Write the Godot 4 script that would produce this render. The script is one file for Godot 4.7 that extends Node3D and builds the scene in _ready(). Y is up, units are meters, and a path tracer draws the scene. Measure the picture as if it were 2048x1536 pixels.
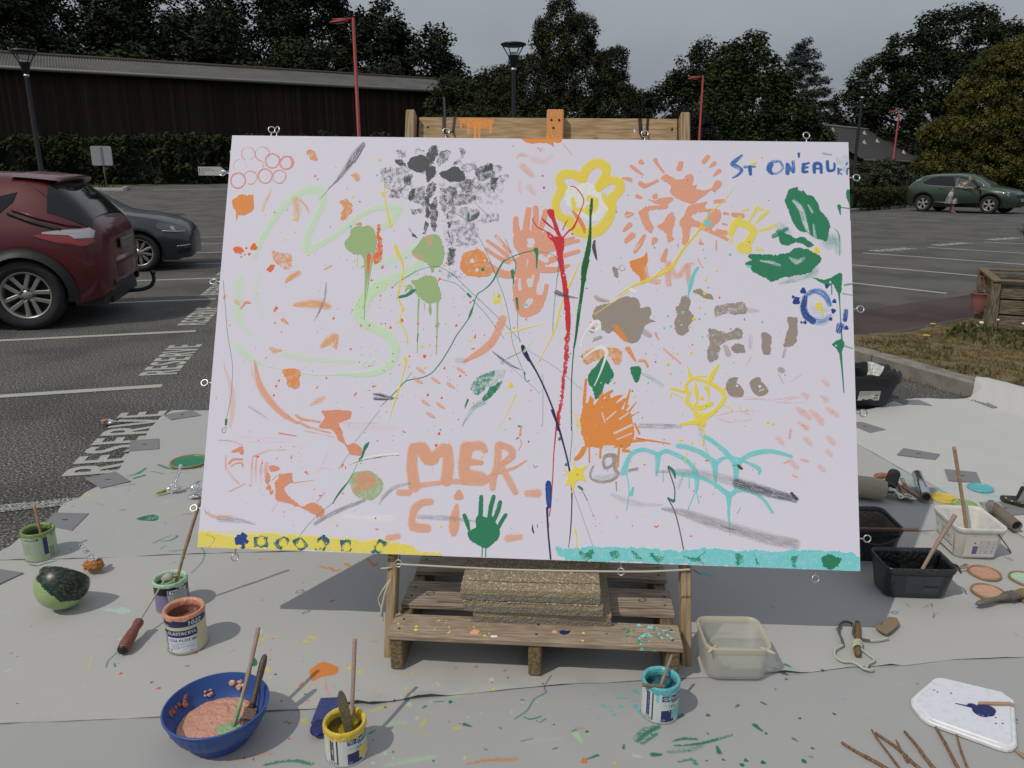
extends Node3D
# A painted board on a pallet easel in a car park, paint tins and tubs on white sheets around it.
var taken:={}
var M:={}
var rng:=RandomNumberGenerator.new()
var nz:PackedByteArray
const SUN_TRAVEL:=Vector3(.6,-1.0,-.5)
const INK:={"lg": [203,238,196],"pk": [231,137,126],"sa": [238,169,142],"sb": [231,155,123],"sm": [234,172,142],"or": [238,148,73],"ro": [242,112,59],"bk": [73,76,82],"gy": [139,135,137],"nv": [29,32,82],"sg": [164,192,135],"gr": [41,132,94],"dg": [16,98,45],"rd": [212,39,52],"wh": [228,224,239],"yo": [243,219,73],"ye": [243,224,89],"cr": [243,243,240],"tq": [123,215,219],"ta": [162,150,140],"bl": [52,103,180],"bd": [32,66,148],"tb": [32,94,121],"mn": [203,231,215]}
func _ready()->void:
	rng.seed=11
	var cam:=Camera3D.new()
	cam.name="camera"
	add_child(cam)
	cam.position=Vector3(0,1.56,0)
	cam.rotation_degrees=Vector3(-15.2,0,0)
	cam.fov=53.06
	cam.near=.05
	cam.far=900.0
	cam.current=true
	var env:=Environment.new()
	env.background_mode=Environment.BG_SKY
	env.tonemap_mode=Environment.TONE_MAPPER_LINEAR
	env.tonemap_exposure=.58
	env.sdfgi_enabled=true
	env.ssao_enabled=true
	env.ssil_enabled=true
	var sm:=ProceduralSkyMaterial.new()
	sm.sky_top_color=lin(.66,.72,.80)
	sm.sky_horizon_color=lin(.27,.305,.34)
	sm.sky_curve=.12
	sm.ground_bottom_color=lin(.06,.06,.055)
	sm.ground_horizon_color=lin(.12,.125,.13)
	sm.sun_angle_max=30.0
	sm.sun_curve=.12
	sm.sky_cover=cloud_streaks()
	sm.sky_cover_modulate=Color(1,1,1,1)
	env.sky=Sky.new()
	env.sky.sky_material=sm
	var we:=WorldEnvironment.new()
	we.name="world_environment"
	we.environment=env
	add_child(we)
	var sun:=DirectionalLight3D.new()
	sun.name="sun"
	add_child(sun)
	sun.basis=Basis.looking_at(SUN_TRAVEL.normalized(),Vector3.UP)
	sun.light_color=Color(1.0,.965,.91)
	sun.light_energy=1.05
	sun.light_angular_distance=.6
	sun.shadow_enabled=true
	nz=even_noise()
	materials()
	build_ground()
	build_barn()
	build_brick_building()
	build_street_furniture()
	build_trees()
	build_hedges()
	build_lawn_corner()
	build_cars()
	build_sheets()
	build_easel()
	build_board()
	build_left_props()
	build_front_props()
	build_right_props()
# ------------------------------------------------------------------ helpers: names, labels, nodes
func lin(r:float,g:float,b:float)->Color:
	return Color(r,g,b).linear_to_srgb()
func numbered(called:String)->String:
	if not taken.has(called):
		taken[called]=0
		return called
	taken[called]+=1
	return "%s_%03d"%[called,taken[called]]
func tag(o:Node,label:String,category:String,group:="")->void:
	o.set_meta("label",label)
	o.set_meta("category",category)
	if group:
		o.set_meta("group",group)
func thing(called:String,label:String,category:String,at:=Vector3.ZERO,turn:=.0,group:="")->Node3D:
	var o:=Node3D.new()
	o.name=numbered(called)
	add_child(o)
	o.position=at
	o.rotation.y=turn
	tag(o,label,category,group)
	return o
func part(called:String,b:Bd,m:Material,parent:Node3D,at:=Transform3D())->MeshInstance3D:
	var o:=MeshInstance3D.new()
	o.name=called
	o.mesh=b.done()
	o.material_override=m
	parent.add_child(o,true)
	o.transform=at
	return o
func share(called:String,mesh:Mesh,m:Material,parent:Node3D,at:Transform3D)->MeshInstance3D:
	var o:=MeshInstance3D.new()
	o.name=called
	o.mesh=mesh
	o.material_override=m
	parent.add_child(o,true)
	o.transform=at
	return o
func solo(called:String,b:Bd,m:Material,label:String,category:String,group:="")->MeshInstance3D:
	var o:=part(numbered(called),b,m,self)
	tag(o,label,category,group)
	return o
func struct(called:String,b:Bd,m:Material)->MeshInstance3D:
	var o:=part(numbered(called),b,m,self)
	o.set_meta("kind","structure")
	return o
func copy_of(src:Node3D,at:Vector3,turn:float,label:String)->Node3D:
	var c:Node3D=src.duplicate()
	c.name=numbered(String(src.name).rstrip("0123456789").rstrip("_"))
	add_child(c)
	c.position=at
	c.rotation.y=turn
	c.set_meta("label",label)
	return c
# ------------------------------------------------------------------ helpers: shapes
static func V(x:float,y:float,z:float)->Vector3:
	return Vector3(x,y,z)
func NB()->Bd:
	return Bd.new()
func FB()->Bd:
	return Bd.new().flat()
class Bd:
	var st:=SurfaceTool.new()
	var tint:=Color.WHITE
	func _init(smooth:=true)->void:
		st.begin(Mesh.PRIMITIVE_TRIANGLES)
		st.set_smooth_group(0 if smooth else -1)
		st.set_color(Color.WHITE)
	func flat()->Bd:
		st.set_smooth_group(-1)
		return self
	func smooth(g:=0)->Bd:
		st.set_smooth_group(g)
		return self
	func color(c:Color)->Bd:
		tint=c
		return self
	func tri(a:Vector3,b:Vector3,c:Vector3,ua:=Vector2.ZERO,ub:=Vector2.ZERO,uc:=Vector2.ZERO)->void:
		# counter-clockwise seen from outside; written in Godot's clockwise order
		st.set_color(tint); st.set_uv(ua); st.add_vertex(a)
		st.set_color(tint); st.set_uv(uc); st.add_vertex(c)
		st.set_color(tint); st.set_uv(ub); st.add_vertex(b)
	func quad(a:Vector3,b:Vector3,c:Vector3,d:Vector3,ua:=Vector2(0,1),ub:=Vector2(1,1),uc:=Vector2(1,0),ud:=Vector2(0,0))->void:
		tri(a,b,c,ua,ub,uc)
		tri(a,c,d,ua,uc,ud)
	func box(c:Vector3,s:Vector3,bs:=Basis(),bev:=.0)->Bd:
		var h:=s*.5
		if bev<=.0:
			var p:=[]
			for k in 8:
				p.append(c+bs*Vector3(h.x if k & 1 else -h.x,h.y if k & 2 else -h.y,h.z if k & 4 else -h.z))
			for f in [[4,5,7,6],[1,0,2,3],[5,1,3,7],[0,4,6,2],[6,7,3,2],[0,1,5,4]]:
				quad(p[f[0]],p[f[1]],p[f[2]],p[f[3]])
			return self
		bev=minf(bev,minf(h.x,minf(h.y,h.z))*.9)
		# three points per corner: on the x, y and z face
		var q:=[]
		for k in 8:
			var sg:=Vector3(1 if k & 1 else -1,1 if k & 2 else -1,1 if k & 4 else -1)
			var i:=h-Vector3(bev,bev,bev)
			q.append([c+bs*(sg*Vector3(h.x,i.y,i.z)),c+bs*(sg*Vector3(i.x,h.y,i.z)),c+bs*(sg*Vector3(i.x,i.y,h.z))])
		for f in [[4,5,7,6,2],[1,0,2,3,2],[5,1,3,7,0],[0,4,6,2,0],[6,7,3,2,1],[0,1,5,4,1]]:
			quad(q[f[0]][f[4]],q[f[1]][f[4]],q[f[2]][f[4]],q[f[3]][f[4]])
		for e in [[0,1,1,2],[4,5,2,1],[2,3,2,1],[6,7,1,2],[0,2,2,0],[4,6,0,2],[1,3,0,2],[5,7,2,0],[0,4,0,1],[2,6,1,0],[1,5,1,0],[3,7,0,1]]:
			quad(q[e[0]][e[3]],q[e[0]][e[2]],q[e[1]][e[2]],q[e[1]][e[3]])
		for k in 8:
			var odd:=(k & 1)+((k >> 1) & 1)+((k >> 2) & 1)
			if odd%2==1:
				tri(q[k][0],q[k][1],q[k][2])
			else:
				tri(q[k][0],q[k][2],q[k][1])
		return self
	func tube(pts:Array,r0:float,r1:=-1.0,n:=8,caps:=true,radii:=[])->Bd:
		if r1<.0:
			r1=r0
		var rings:=[]
		var t:Vector3=(pts[1]-pts[0]).normalized()
		var u:=t.cross(Vector3.UP if absf(t.y)<.9 else Vector3.RIGHT).normalized()
		var along:=.0
		for i in pts.size():
			if i>0:
				along+=pts[i].distance_to(pts[i-1])
			var a:Vector3=pts[maxi(i-1,0)]
			var b:Vector3=pts[mini(i+1,pts.size()-1)]
			t=(b-a).normalized()
			u=(u-t*u.dot(t)).normalized()
			var v:=t.cross(u)
			var r:float=lerpf(r0,r1,float(i)/(pts.size()-1))
			if radii.size()>i:
				r=radii[i]
			var ring:=[]
			for k in n+1:
				var a2:=TAU*(k%n)/n
				ring.append(pts[i]+(u*cos(a2)+v*sin(a2))*r)
			rings.append([ring,along])
		for i in rings.size()-1:
			for k in n:
				quad(rings[i][0][k],rings[i][0][k+1],rings[i+1][0][k+1],rings[i+1][0][k],Vector2(float(k)/n,rings[i][1]),Vector2((k+1.0)/n,rings[i][1]),Vector2((k+1.0)/n,rings[i+1][1]),Vector2(float(k)/n,rings[i+1][1]))
		if caps:
			for k in n:
				tri(pts[0],rings[0][0][k+1],rings[0][0][k])
				tri(pts[-1],rings[-1][0][k],rings[-1][0][k+1])
		return self
	func lathe(prof:Array,n:=32,xf:=Transform3D(),wob:=.0,oval:=1.0,u0:=.0)->Bd:
		# prof: [r, y] pairs from bottom outside upwards (and back down inside)
		var total:=.0
		var acc:=[.0]
		for i in range(1,prof.size()):
			total+=Vector2(prof[i][0],prof[i][1]).distance_to(Vector2(prof[i-1][0],prof[i-1][1]))
			acc.append(total)
		for i in prof.size()-1:
			for k in n:
				var pa:=TAU*k/n
				var pb:=TAU*((k+1)%n)/n
				var wa:=1.0+wob*(sin(3.0*pa+1.0)+sin(5.0*pa))
				var wb:=1.0+wob*(sin(3.0*pb+1.0)+sin(5.0*pb))
				var A:=[Vector3(cos(pa)*wa,0,-sin(pa)*wa*oval),Vector3(cos(pb)*wb,0,-sin(pb)*wb*oval)]
				var p0:Vector3=xf*(A[0]*prof[i][0]+Vector3.UP*prof[i][1])
				var p1:Vector3=xf*(A[1]*prof[i][0]+Vector3.UP*prof[i][1])
				var p2:Vector3=xf*(A[1]*prof[i+1][0]+Vector3.UP*prof[i+1][1])
				var p3:Vector3=xf*(A[0]*prof[i+1][0]+Vector3.UP*prof[i+1][1])
				var ua:=u0+float(k)/n
				var ub:=u0+(k+1.0)/n
				var va:float=1.0-acc[i]/total
				var vb:float=1.0-acc[i+1]/total
				if prof[i][0]>1e-6:
					tri(p0,p1,p2,Vector2(ua,va),Vector2(ub,va),Vector2(ub,vb))
				if prof[i+1][0]>1e-6:
					tri(p0,p2,p3,Vector2(ua,va),Vector2(ub,vb),Vector2(ua,vb))
		return self
	func prism(poly:PackedVector2Array,y0:float,y1:float,xf:=Transform3D(),bev:=.0)->Bd:
		# poly in x, z; counter-clockwise seen from above means x right, -z up
		if Geometry2D.is_polygon_clockwise(poly):
			poly.reverse()
		var n:=poly.size()
		var top:=poly
		if bev>.0:
			var ins:=Geometry2D.offset_polygon(poly,-bev)
			if ins.size()==1 and ins[0].size()==n:
				top=ins[0]
				# keep corners paired with the nearest of the outer ring
				var best:=0
				for k in n:
					if top[k].distance_squared_to(poly[0])<top[best].distance_squared_to(poly[0]):
						best=k
				var turned:=PackedVector2Array()
				for k in n:
					turned.append(top[(best+k)%n])
				top=turned
		var V:=func(p:Vector2,y:float)->Vector3:return xf*Vector3(p.x,y,-p.y)
		var idx:=Geometry2D.triangulate_polygon(top)
		for i in range(0,idx.size(),3):
			var a:=top[idx[i]]
			var b:=top[idx[i+1]]
			var c:=top[idx[i+2]]
			if (b-a).cross(c-a)<.0:
				var s:=b
				b=c
				c=s
			tri(V.call(a,y1),V.call(b,y1),V.call(c,y1),a,b,c)
		idx=Geometry2D.triangulate_polygon(poly)
		for i in range(0,idx.size(),3):
			var a:=poly[idx[i]]
			var b:=poly[idx[i+1]]
			var c:=poly[idx[i+2]]
			if (b-a).cross(c-a)<.0:
				var s:=b
				b=c
				c=s
			tri(V.call(a,y0),V.call(c,y0),V.call(b,y0),a,c,b)
		for k in n:
			var p:=poly[k]
			var q:=poly[(k+1)%n]
			var ym:=y1-bev
			quad(V.call(p,y0),V.call(q,y0),V.call(q,ym),V.call(p,ym))
			if bev>.0:
				quad(V.call(p,ym),V.call(q,ym),V.call(top[(k+1)%n],y1),V.call(top[k],y1))
		return self
	func grid(f:Callable,nu:int,nv:int,flip:=false)->Bd:
		# f(u, v) -> Vector3; outside is on the side where u turns towards v counter-clockwise
		var p:=[]
		for j in nv+1:
			var row:=[]
			for i in nu+1:
				row.append(f.call(float(i)/nu,float(j)/nv))
			p.append(row)
		for j in nv:
			for i in nu:
				var a:=Vector2(float(i)/nu,float(j)/nv)
				var b:=Vector2((i+1.0)/nu,(j+1.0)/nv)
				if flip:
					quad(p[j][i],p[j+1][i],p[j+1][i+1],p[j][i+1],a,Vector2(a.x,b.y),b,Vector2(b.x,a.y))
				else:
					quad(p[j][i],p[j][i+1],p[j+1][i+1],p[j+1][i],a,Vector2(b.x,a.y),b,Vector2(a.x,b.y))
		return self
	func ball(c:Vector3,r:Vector3,n:=12,m:=8,bs:=Basis())->Bd:
		grid(func(u:float,v:float)->Vector3:
			var a:=TAU*u if u<1.0 else .0
			var e:=(v-.5)*PI
			return c+bs*(Vector3(cos(a)*cos(e),sin(e),-sin(a)*cos(e))*r),n,m)
		return self
	func done()->ArrayMesh:
		st.generate_normals()
		st.index()
		return st.commit()
func round_rect(w:float,d:float,r:float,n:=5)->PackedVector2Array:
	var p:=PackedVector2Array()
	for c in [[1,1,.0],[-1,1,.25],[-1,-1,.5],[1,-1,.75]]:
		for k in n+1:
			var a:float=TAU*(c[2]+.25*k/n)
			p.append(Vector2(c[0]*(w*.5-r)+cos(a)*r,c[1]*(d*.5-r)+sin(a)*r))
	return p
func look(from:Vector3,to:Vector3)->Transform3D:
	# local y runs along from -> to
	var y:=(to-from).normalized()
	var x:=y.cross(Vector3.FORWARD if absf(y.z)<.9 else Vector3.RIGHT).normalized()
	return Transform3D(Basis(x,y,x.cross(y)),from)
func bend(pts:Array,n:=6)->Array:
	# Catmull-Rom through the points
	var out:=[]
	for i in pts.size()-1:
		var a:Vector3=pts[maxi(i-1,0)]
		var d:Vector3=pts[mini(i+2,pts.size()-1)]
		for k in n:
			out.append(pts[i].cubic_interpolate(pts[i+1],a,d,float(k)/n))
	out.append(pts[-1])
	return out
# ------------------------------------------------------------------ helpers: noise, textures, materials
func noise_bytes(side:int,freq:float,octaves:int,kind:=FastNoiseLite.TYPE_SIMPLEX_SMOOTH,s:=3)->PackedByteArray:
	var n:=FastNoiseLite.new()
	n.seed=s
	n.noise_type=kind
	n.frequency=freq
	n.fractal_octaves=octaves
	var im:=n.get_seamless_image(side,side)
	im.convert(Image.FORMAT_L8)
	return im.get_data()
func even_noise()->PackedByteArray:
	return equalised(noise_bytes(256,.09,3))
func equalised(d:PackedByteArray)->PackedByteArray:
	var h:=PackedInt32Array()
	h.resize(256)
	for v in d:
		h[v]+=1
	var map:=PackedByteArray()
	map.resize(256)
	var acc:=0
	for i in 256:
		map[i]=clampi(int(255.0*(acc+h[i]*.5)/d.size()),0,255)
		acc+=h[i]
	for i in d.size():
		d[i]=map[d[i]]
	return d
func ramp(d:PackedByteArray,side:int,stops:Array)->ImageTexture:
	# stops: [position, linear Color]; the picture holds sRGB
	var lut:=PackedByteArray()
	for i in 256:
		var t:=i/255.0
		var c:Color=stops[0][1]
		for k in stops.size()-1:
			if t>=stops[k][0]:
				var f:=clampf((t-stops[k][0])/(stops[k+1][0]-stops[k][0]),.0,1.0)
				c=(stops[k][1] as Color).lerp(stops[k+1][1],f)
		c=c.linear_to_srgb()
		lut.append_array([clampi(int(c.r*255),0,255),clampi(int(c.g*255),0,255),clampi(int(c.b*255),0,255)])
	var o:=PackedByteArray()
	o.resize(d.size()*3)
	for i in d.size():
		var k:=d[i]*3
		o[i*3]=lut[k]
		o[i*3+1]=lut[k+1]
		o[i*3+2]=lut[k+2]
	return ImageTexture.create_from_image(Image.create_from_data(side,side,false,Image.FORMAT_RGB8,o))
func grey_tex(d:PackedByteArray,side:int)->ImageTexture:
	return ImageTexture.create_from_image(Image.create_from_data(side,side,false,Image.FORMAT_L8,d))
func C3(r:float,g:float,b:float)->Color:
	return Color(r,g,b)
func pn(r:float,g:float,b:float,rough:=.6,metal:=.0)->StandardMaterial3D:
	var m:=StandardMaterial3D.new()
	m.albedo_color=lin(r,g,b)
	m.roughness=rough
	m.metallic=metal
	return m
func tripl(tex:Texture2D,scale:Vector3,rough:=.7,bump:Texture2D=null,depth:=.2,world:=false,tint:=Color.WHITE)->StandardMaterial3D:
	var m:=StandardMaterial3D.new()
	m.albedo_color=tint
	m.albedo_texture=tex
	m.roughness=rough
	m.uv1_triplanar=true
	m.uv1_world_triplanar=world
	m.uv1_scale=scale
	if bump:
		m.heightmap_enabled=true
		m.heightmap_texture=bump
		m.heightmap_scale=depth
	return m
func cloud_streaks()->ImageTexture:
	var w:=1024
	var h:=512
	var n:=FastNoiseLite.new()
	n.seed=5
	n.frequency=.9
	n.fractal_octaves=5
	var d:=PackedByteArray()
	d.resize(w*h*4)
	for j in h:
		var e:=PI*(.5-(j+.5)/h)
		var flat:=1.0/(maxf(sin(e),.0)+.12)
		for i in w:
			var a:=TAU*i/w
			var v:=.5+.8*n.get_noise_3d(cos(a)*cos(e)*flat*.6,3.0+sin(a)*cos(e)*flat*1.5,.0)
			v=clampf(v,.0,1.0)
			var k:=(j*w+i)*4
			d[k]=215
			d[k+1]=220
			d[k+2]=228
			d[k+3]=int(26.0*v) if e>.0 else 0
	return ImageTexture.create_from_image(Image.create_from_data(w,h,false,Image.FORMAT_RGBA8,d))
func mix3(a:Color,b:Color,t:float)->Color:
	return a.lerp(b,t)
func materials()->void:
	var fine:=equalised(noise_bytes(512,.09,3,FastNoiseLite.TYPE_SIMPLEX_SMOOTH,8))
	var soft:=equalised(noise_bytes(256,.018,4,FastNoiseLite.TYPE_SIMPLEX_SMOOTH,21))
	var cell:=equalised(noise_bytes(512,.10,1,FastNoiseLite.TYPE_CELLULAR,4))
	var grain:=equalised(noise_bytes(256,.03,4,FastNoiseLite.TYPE_SIMPLEX_SMOOTH,33))
	var t_fine:=grey_tex(fine,512)
	var t_soft:=grey_tex(soft,256)
	var t_cell:=grey_tex(cell,512)
	M.t_fine=t_fine
	M.t_soft=t_soft
	M.t_cell=t_cell
	# broad light and dark patches that multiply a fine pattern
	var patch:=ramp(soft,256,[[.0,C3(.62,.62,.62)],[.5,C3(.9,.89,.88)],[1.0,C3(1,1,1)]])
	M.patch=patch
	M.asphalt=tripl(ramp(fine,512,[[.0,C3(.03,.03,.03)],[.4,C3(.085,.083,.08)],[.78,C3(.14,.136,.13)],[.92,C3(.23,.22,.205)],[1.0,C3(.42,.40,.36)]]),Vector3.ONE*1.2,.88,t_fine,.5,true)
	broad(M.asphalt,patch,.14)
	M.red_asphalt=tripl(ramp(fine,512,[[.0,C3(.045,.027,.027)],[.6,C3(.082,.05,.049)],[1.0,C3(.15,.11,.105)]]),Vector3.ONE*1.9,.9,t_fine,.4,true)
	broad(M.red_asphalt,patch,.2)
	M.line_paint=tripl(ramp(fine,512,[[.0,C3(.10,.10,.095)],[.14,C3(.32,.32,.29)],[.35,C3(.44,.44,.40)],[1.0,C3(.52,.52,.48)]]),Vector3.ONE*2.3,.8,t_fine,.2,true)
	M.worn_paint=tripl(ramp(fine,512,[[.0,C3(.06,.06,.06)],[.4,C3(.12,.12,.11)],[.7,C3(.36,.36,.33)],[1.0,C3(.46,.46,.42)]]),Vector3.ONE*1.3,.85,null,.0,true)
	M.kerb=tripl(ramp(fine,512,[[.0,C3(.16,.15,.13)],[.3,C3(.26,.245,.21)],[1.0,C3(.36,.34,.30)]]),Vector3.ONE*2.4,.9,t_fine,.35,true)
	broad(M.kerb,patch,.9)
	M.soil=tripl(ramp(fine,512,[[.0,C3(.07,.05,.025)],[.4,C3(.22,.155,.072)],[1.0,C3(.36,.27,.14)]]),Vector3.ONE*1.3,.95,t_fine,1.2,true)
	broad(M.soil,ramp(soft,256,[[.0,C3(.34,.44,.30)],[.45,C3(.75,.75,.6)],[.6,C3(1,1,1)],[1.0,C3(1,1,1)]]),.9)
	M.verge=tripl(ramp(fine,512,[[.0,C3(.025,.032,.012)],[.5,C3(.07,.075,.027)],[1.0,C3(.15,.13,.06)]]),Vector3.ONE*.7,.95,null,.0,true)
	broad(M.verge,patch,.1)
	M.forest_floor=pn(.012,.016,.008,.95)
	# timber: grain along x (wood_x) or z (wood_z) or y (wood_y) of the mesh
	var wood:=ramp(grain,256,[[.0,C3(.23,.16,.09)],[.3,C3(.30,.215,.125)],[.6,C3(.35,.255,.15)],[1.0,C3(.40,.30,.185)]])
	var old:=ramp(grain,256,[[.0,C3(.19,.142,.105)],[.3,C3(.26,.20,.15)],[.6,C3(.31,.245,.187)],[1.0,C3(.36,.295,.235)]])
	var dark:=ramp(grain,256,[[.0,C3(.11,.076,.038)],[.4,C3(.165,.118,.06)],[1.0,C3(.22,.162,.09)]])
	var tg:=grey_tex(grain,256)
	M.wood_x=tripl(wood,Vector3(.7,9,9),.8,tg,.12)
	M.wood_y=tripl(wood,Vector3(9,.7,9),.8,tg,.12)
	M.old_x=tripl(old,Vector3(.8,10,10),.85,tg,.15)
	M.dark_y=tripl(dark,Vector3(8,.8,8),.85,tg,.12)
	M.dark_z=tripl(dark,Vector3(8,8,.8),.85,tg,.12)
	M.planter=tripl(ramp(grain,256,[[.0,C3(.07,.055,.035)],[.5,C3(.165,.135,.092)],[1.0,C3(.24,.2,.145)]]),Vector3(.8,9,9),.85,tg,.12)
	M.planter_y=tripl(M.planter.albedo_texture,Vector3(9,.8,9),.85,tg,.12)
	M.bamboo=tripl(ramp(grain,256,[[.0,C3(.22,.13,.07)],[.5,C3(.36,.235,.135)],[1.0,C3(.44,.31,.19)]]),Vector3(30,6,30),.6)
	M.pink_stick=tripl(ramp(grain,256,[[.0,C3(.24,.17,.13)],[1.0,C3(.40,.30,.245)]]),Vector3(30,6,30),.7)
	M.twig=tripl(ramp(grain,256,[[.0,C3(.06,.035,.02)],[.5,C3(.17,.09,.045)],[1.0,C3(.29,.17,.085)]]),Vector3(20,4,20),.75)
	M.slab_core=tripl(ramp(fine,512,[[.0,C3(.16,.145,.11)],[.3,C3(.29,.265,.205)],[1.0,C3(.38,.355,.29)]]),Vector3.ONE*4.0,.92,t_fine,.5,true)
	M.slab_band=tripl(ramp(fine,512,[[.0,C3(.34,.28,.165)],[1.0,C3(.50,.43,.28)]]),Vector3.ONE*4.0,.92,t_fine,.4,true)
	M.pebble_a=tripl(ramp(fine,512,[[.0,C3(.20,.15,.10)],[.4,C3(.36,.29,.20)],[.75,C3(.46,.39,.29)],[1.0,C3(.55,.50,.42)]]),Vector3.ONE*1.1,.85,null,.0,true)
	M.tile_grey=tripl(ramp(fine,512,[[.0,C3(.19,.193,.205)],[.5,C3(.225,.228,.24)],[1.0,C3(.26,.262,.275)]]),Vector3.ONE*5.0,.85,t_fine,.12,true)
	M.tile_dark=pn(.05,.05,.055,.9)
	M.white_edge=pn(.72,.71,.76,.7)
	M.zinc=pn(.62,.62,.64,.32,.9)
	M.tin=pn(.50,.50,.49,.36,.85)
	M.black=pn(.012,.012,.013,.45)
	M.rubber=pn(.018,.018,.018,.85)
	M.black_metal=pn(.012,.014,.017,.4)
	M.red_metal=pn(.27,.028,.026,.45)
	M.cord=tripl(ramp(fine,512,[[.0,C3(.40,.36,.27)],[1.0,C3(.66,.62,.51)]]),Vector3.ONE*20.0,.9)
	M.foil=StandardMaterial3D.new()
	M.foil.albedo_color=lin(.82,.82,.83)
	M.foil.metallic=1.0
	M.foil.roughness=.22
	M.glass=StandardMaterial3D.new()
	M.glass.albedo_color=Color(.55,.6,.6,.16)
	M.glass.transparency=BaseMaterial3D.TRANSPARENCY_ALPHA
	M.glass.roughness=.05
	M.dark_glass=pn(.009,.010,.012,.06)
	M.roof_sheet=tripl(ramp(fine,512,[[.0,C3(.055,.054,.052)],[.6,C3(.10,.098,.094)],[.93,C3(.14,.137,.13)],[1.0,C3(.3,.3,.28)]]),Vector3.ONE*.25,.9,null,.0,true)
	broad(M.roof_sheet,patch,.05)
	M.paint_green=wet(.02,.24,.115)
	M.paint_dark_green=wet(.05,.10,.035)
	M.paint_sage=wet(.26,.40,.20)
	M.paint_salmon=wet(.62,.30,.19)
	M.paint_terracotta=wet(.42,.13,.065)
	M.paint_yellow=wet(.68,.50,.06)
	M.paint_ochre=wet(.36,.27,.02)
	M.paint_turquoise=wet(.12,.46,.52)
	M.paint_deep_turquoise=wet(.03,.20,.25)
	M.paint_mint=wet(.42,.62,.46)
	M.paint_lime=wet(.26,.38,.08)
	M.paint_black=wet(.008,.009,.01)
	M.paint_navy=wet(.012,.022,.13)
	M.paint_taupe=wet(.14,.125,.10)
	M.lid_rim=tripl(ramp(fine,512,[[.0,C3(.13,.075,.02)],[.6,C3(.30,.20,.08)],[1.0,C3(.40,.32,.19)]]),Vector3.ONE*14.0,.4,null,.0,true)
func mottle(r:float,g:float,b:float,r2:float,g2:float,b2:float,scale:Vector3,rough:float)->StandardMaterial3D:
	var k:=clampi(int((r+g+b)/(r2+g2+b2)*5.0),1,4)
	if not M.has(k):
		M[k]=ramp(nz,256,[[.0,Color(1,1,1)*(k+.5)/5.0],[1.0,Color.WHITE]])
	return tripl(M[k],scale,rough,null,.0,false,lin(r2,g2,b2))
func wet(r:float,g:float,b:float)->StandardMaterial3D:
	if not M.has("wet"):
		M.wet=ramp(nz,256,[[.0,C3(.71,.71,.71)],[.5,C3(.89,.89,.89)],[1.0,C3(1,1,1)]])
	return tripl(M.wet,Vector3.ONE*9.0,.32,M.t_soft,.25,true,lin(r*1.12,g*1.12,b*1.12))
func broad(m:StandardMaterial3D,t:Texture2D,scale:float)->void:
	m.detail_enabled=true
	m.detail_blend_mode=BaseMaterial3D.BLEND_MODE_MUL
	m.detail_albedo=t
	m.detail_uv_layer=BaseMaterial3D.DETAIL_UV_2
	m.uv2_triplanar=true
	m.uv2_world_triplanar=true
	m.uv2_scale=Vector3.ONE*scale
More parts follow.
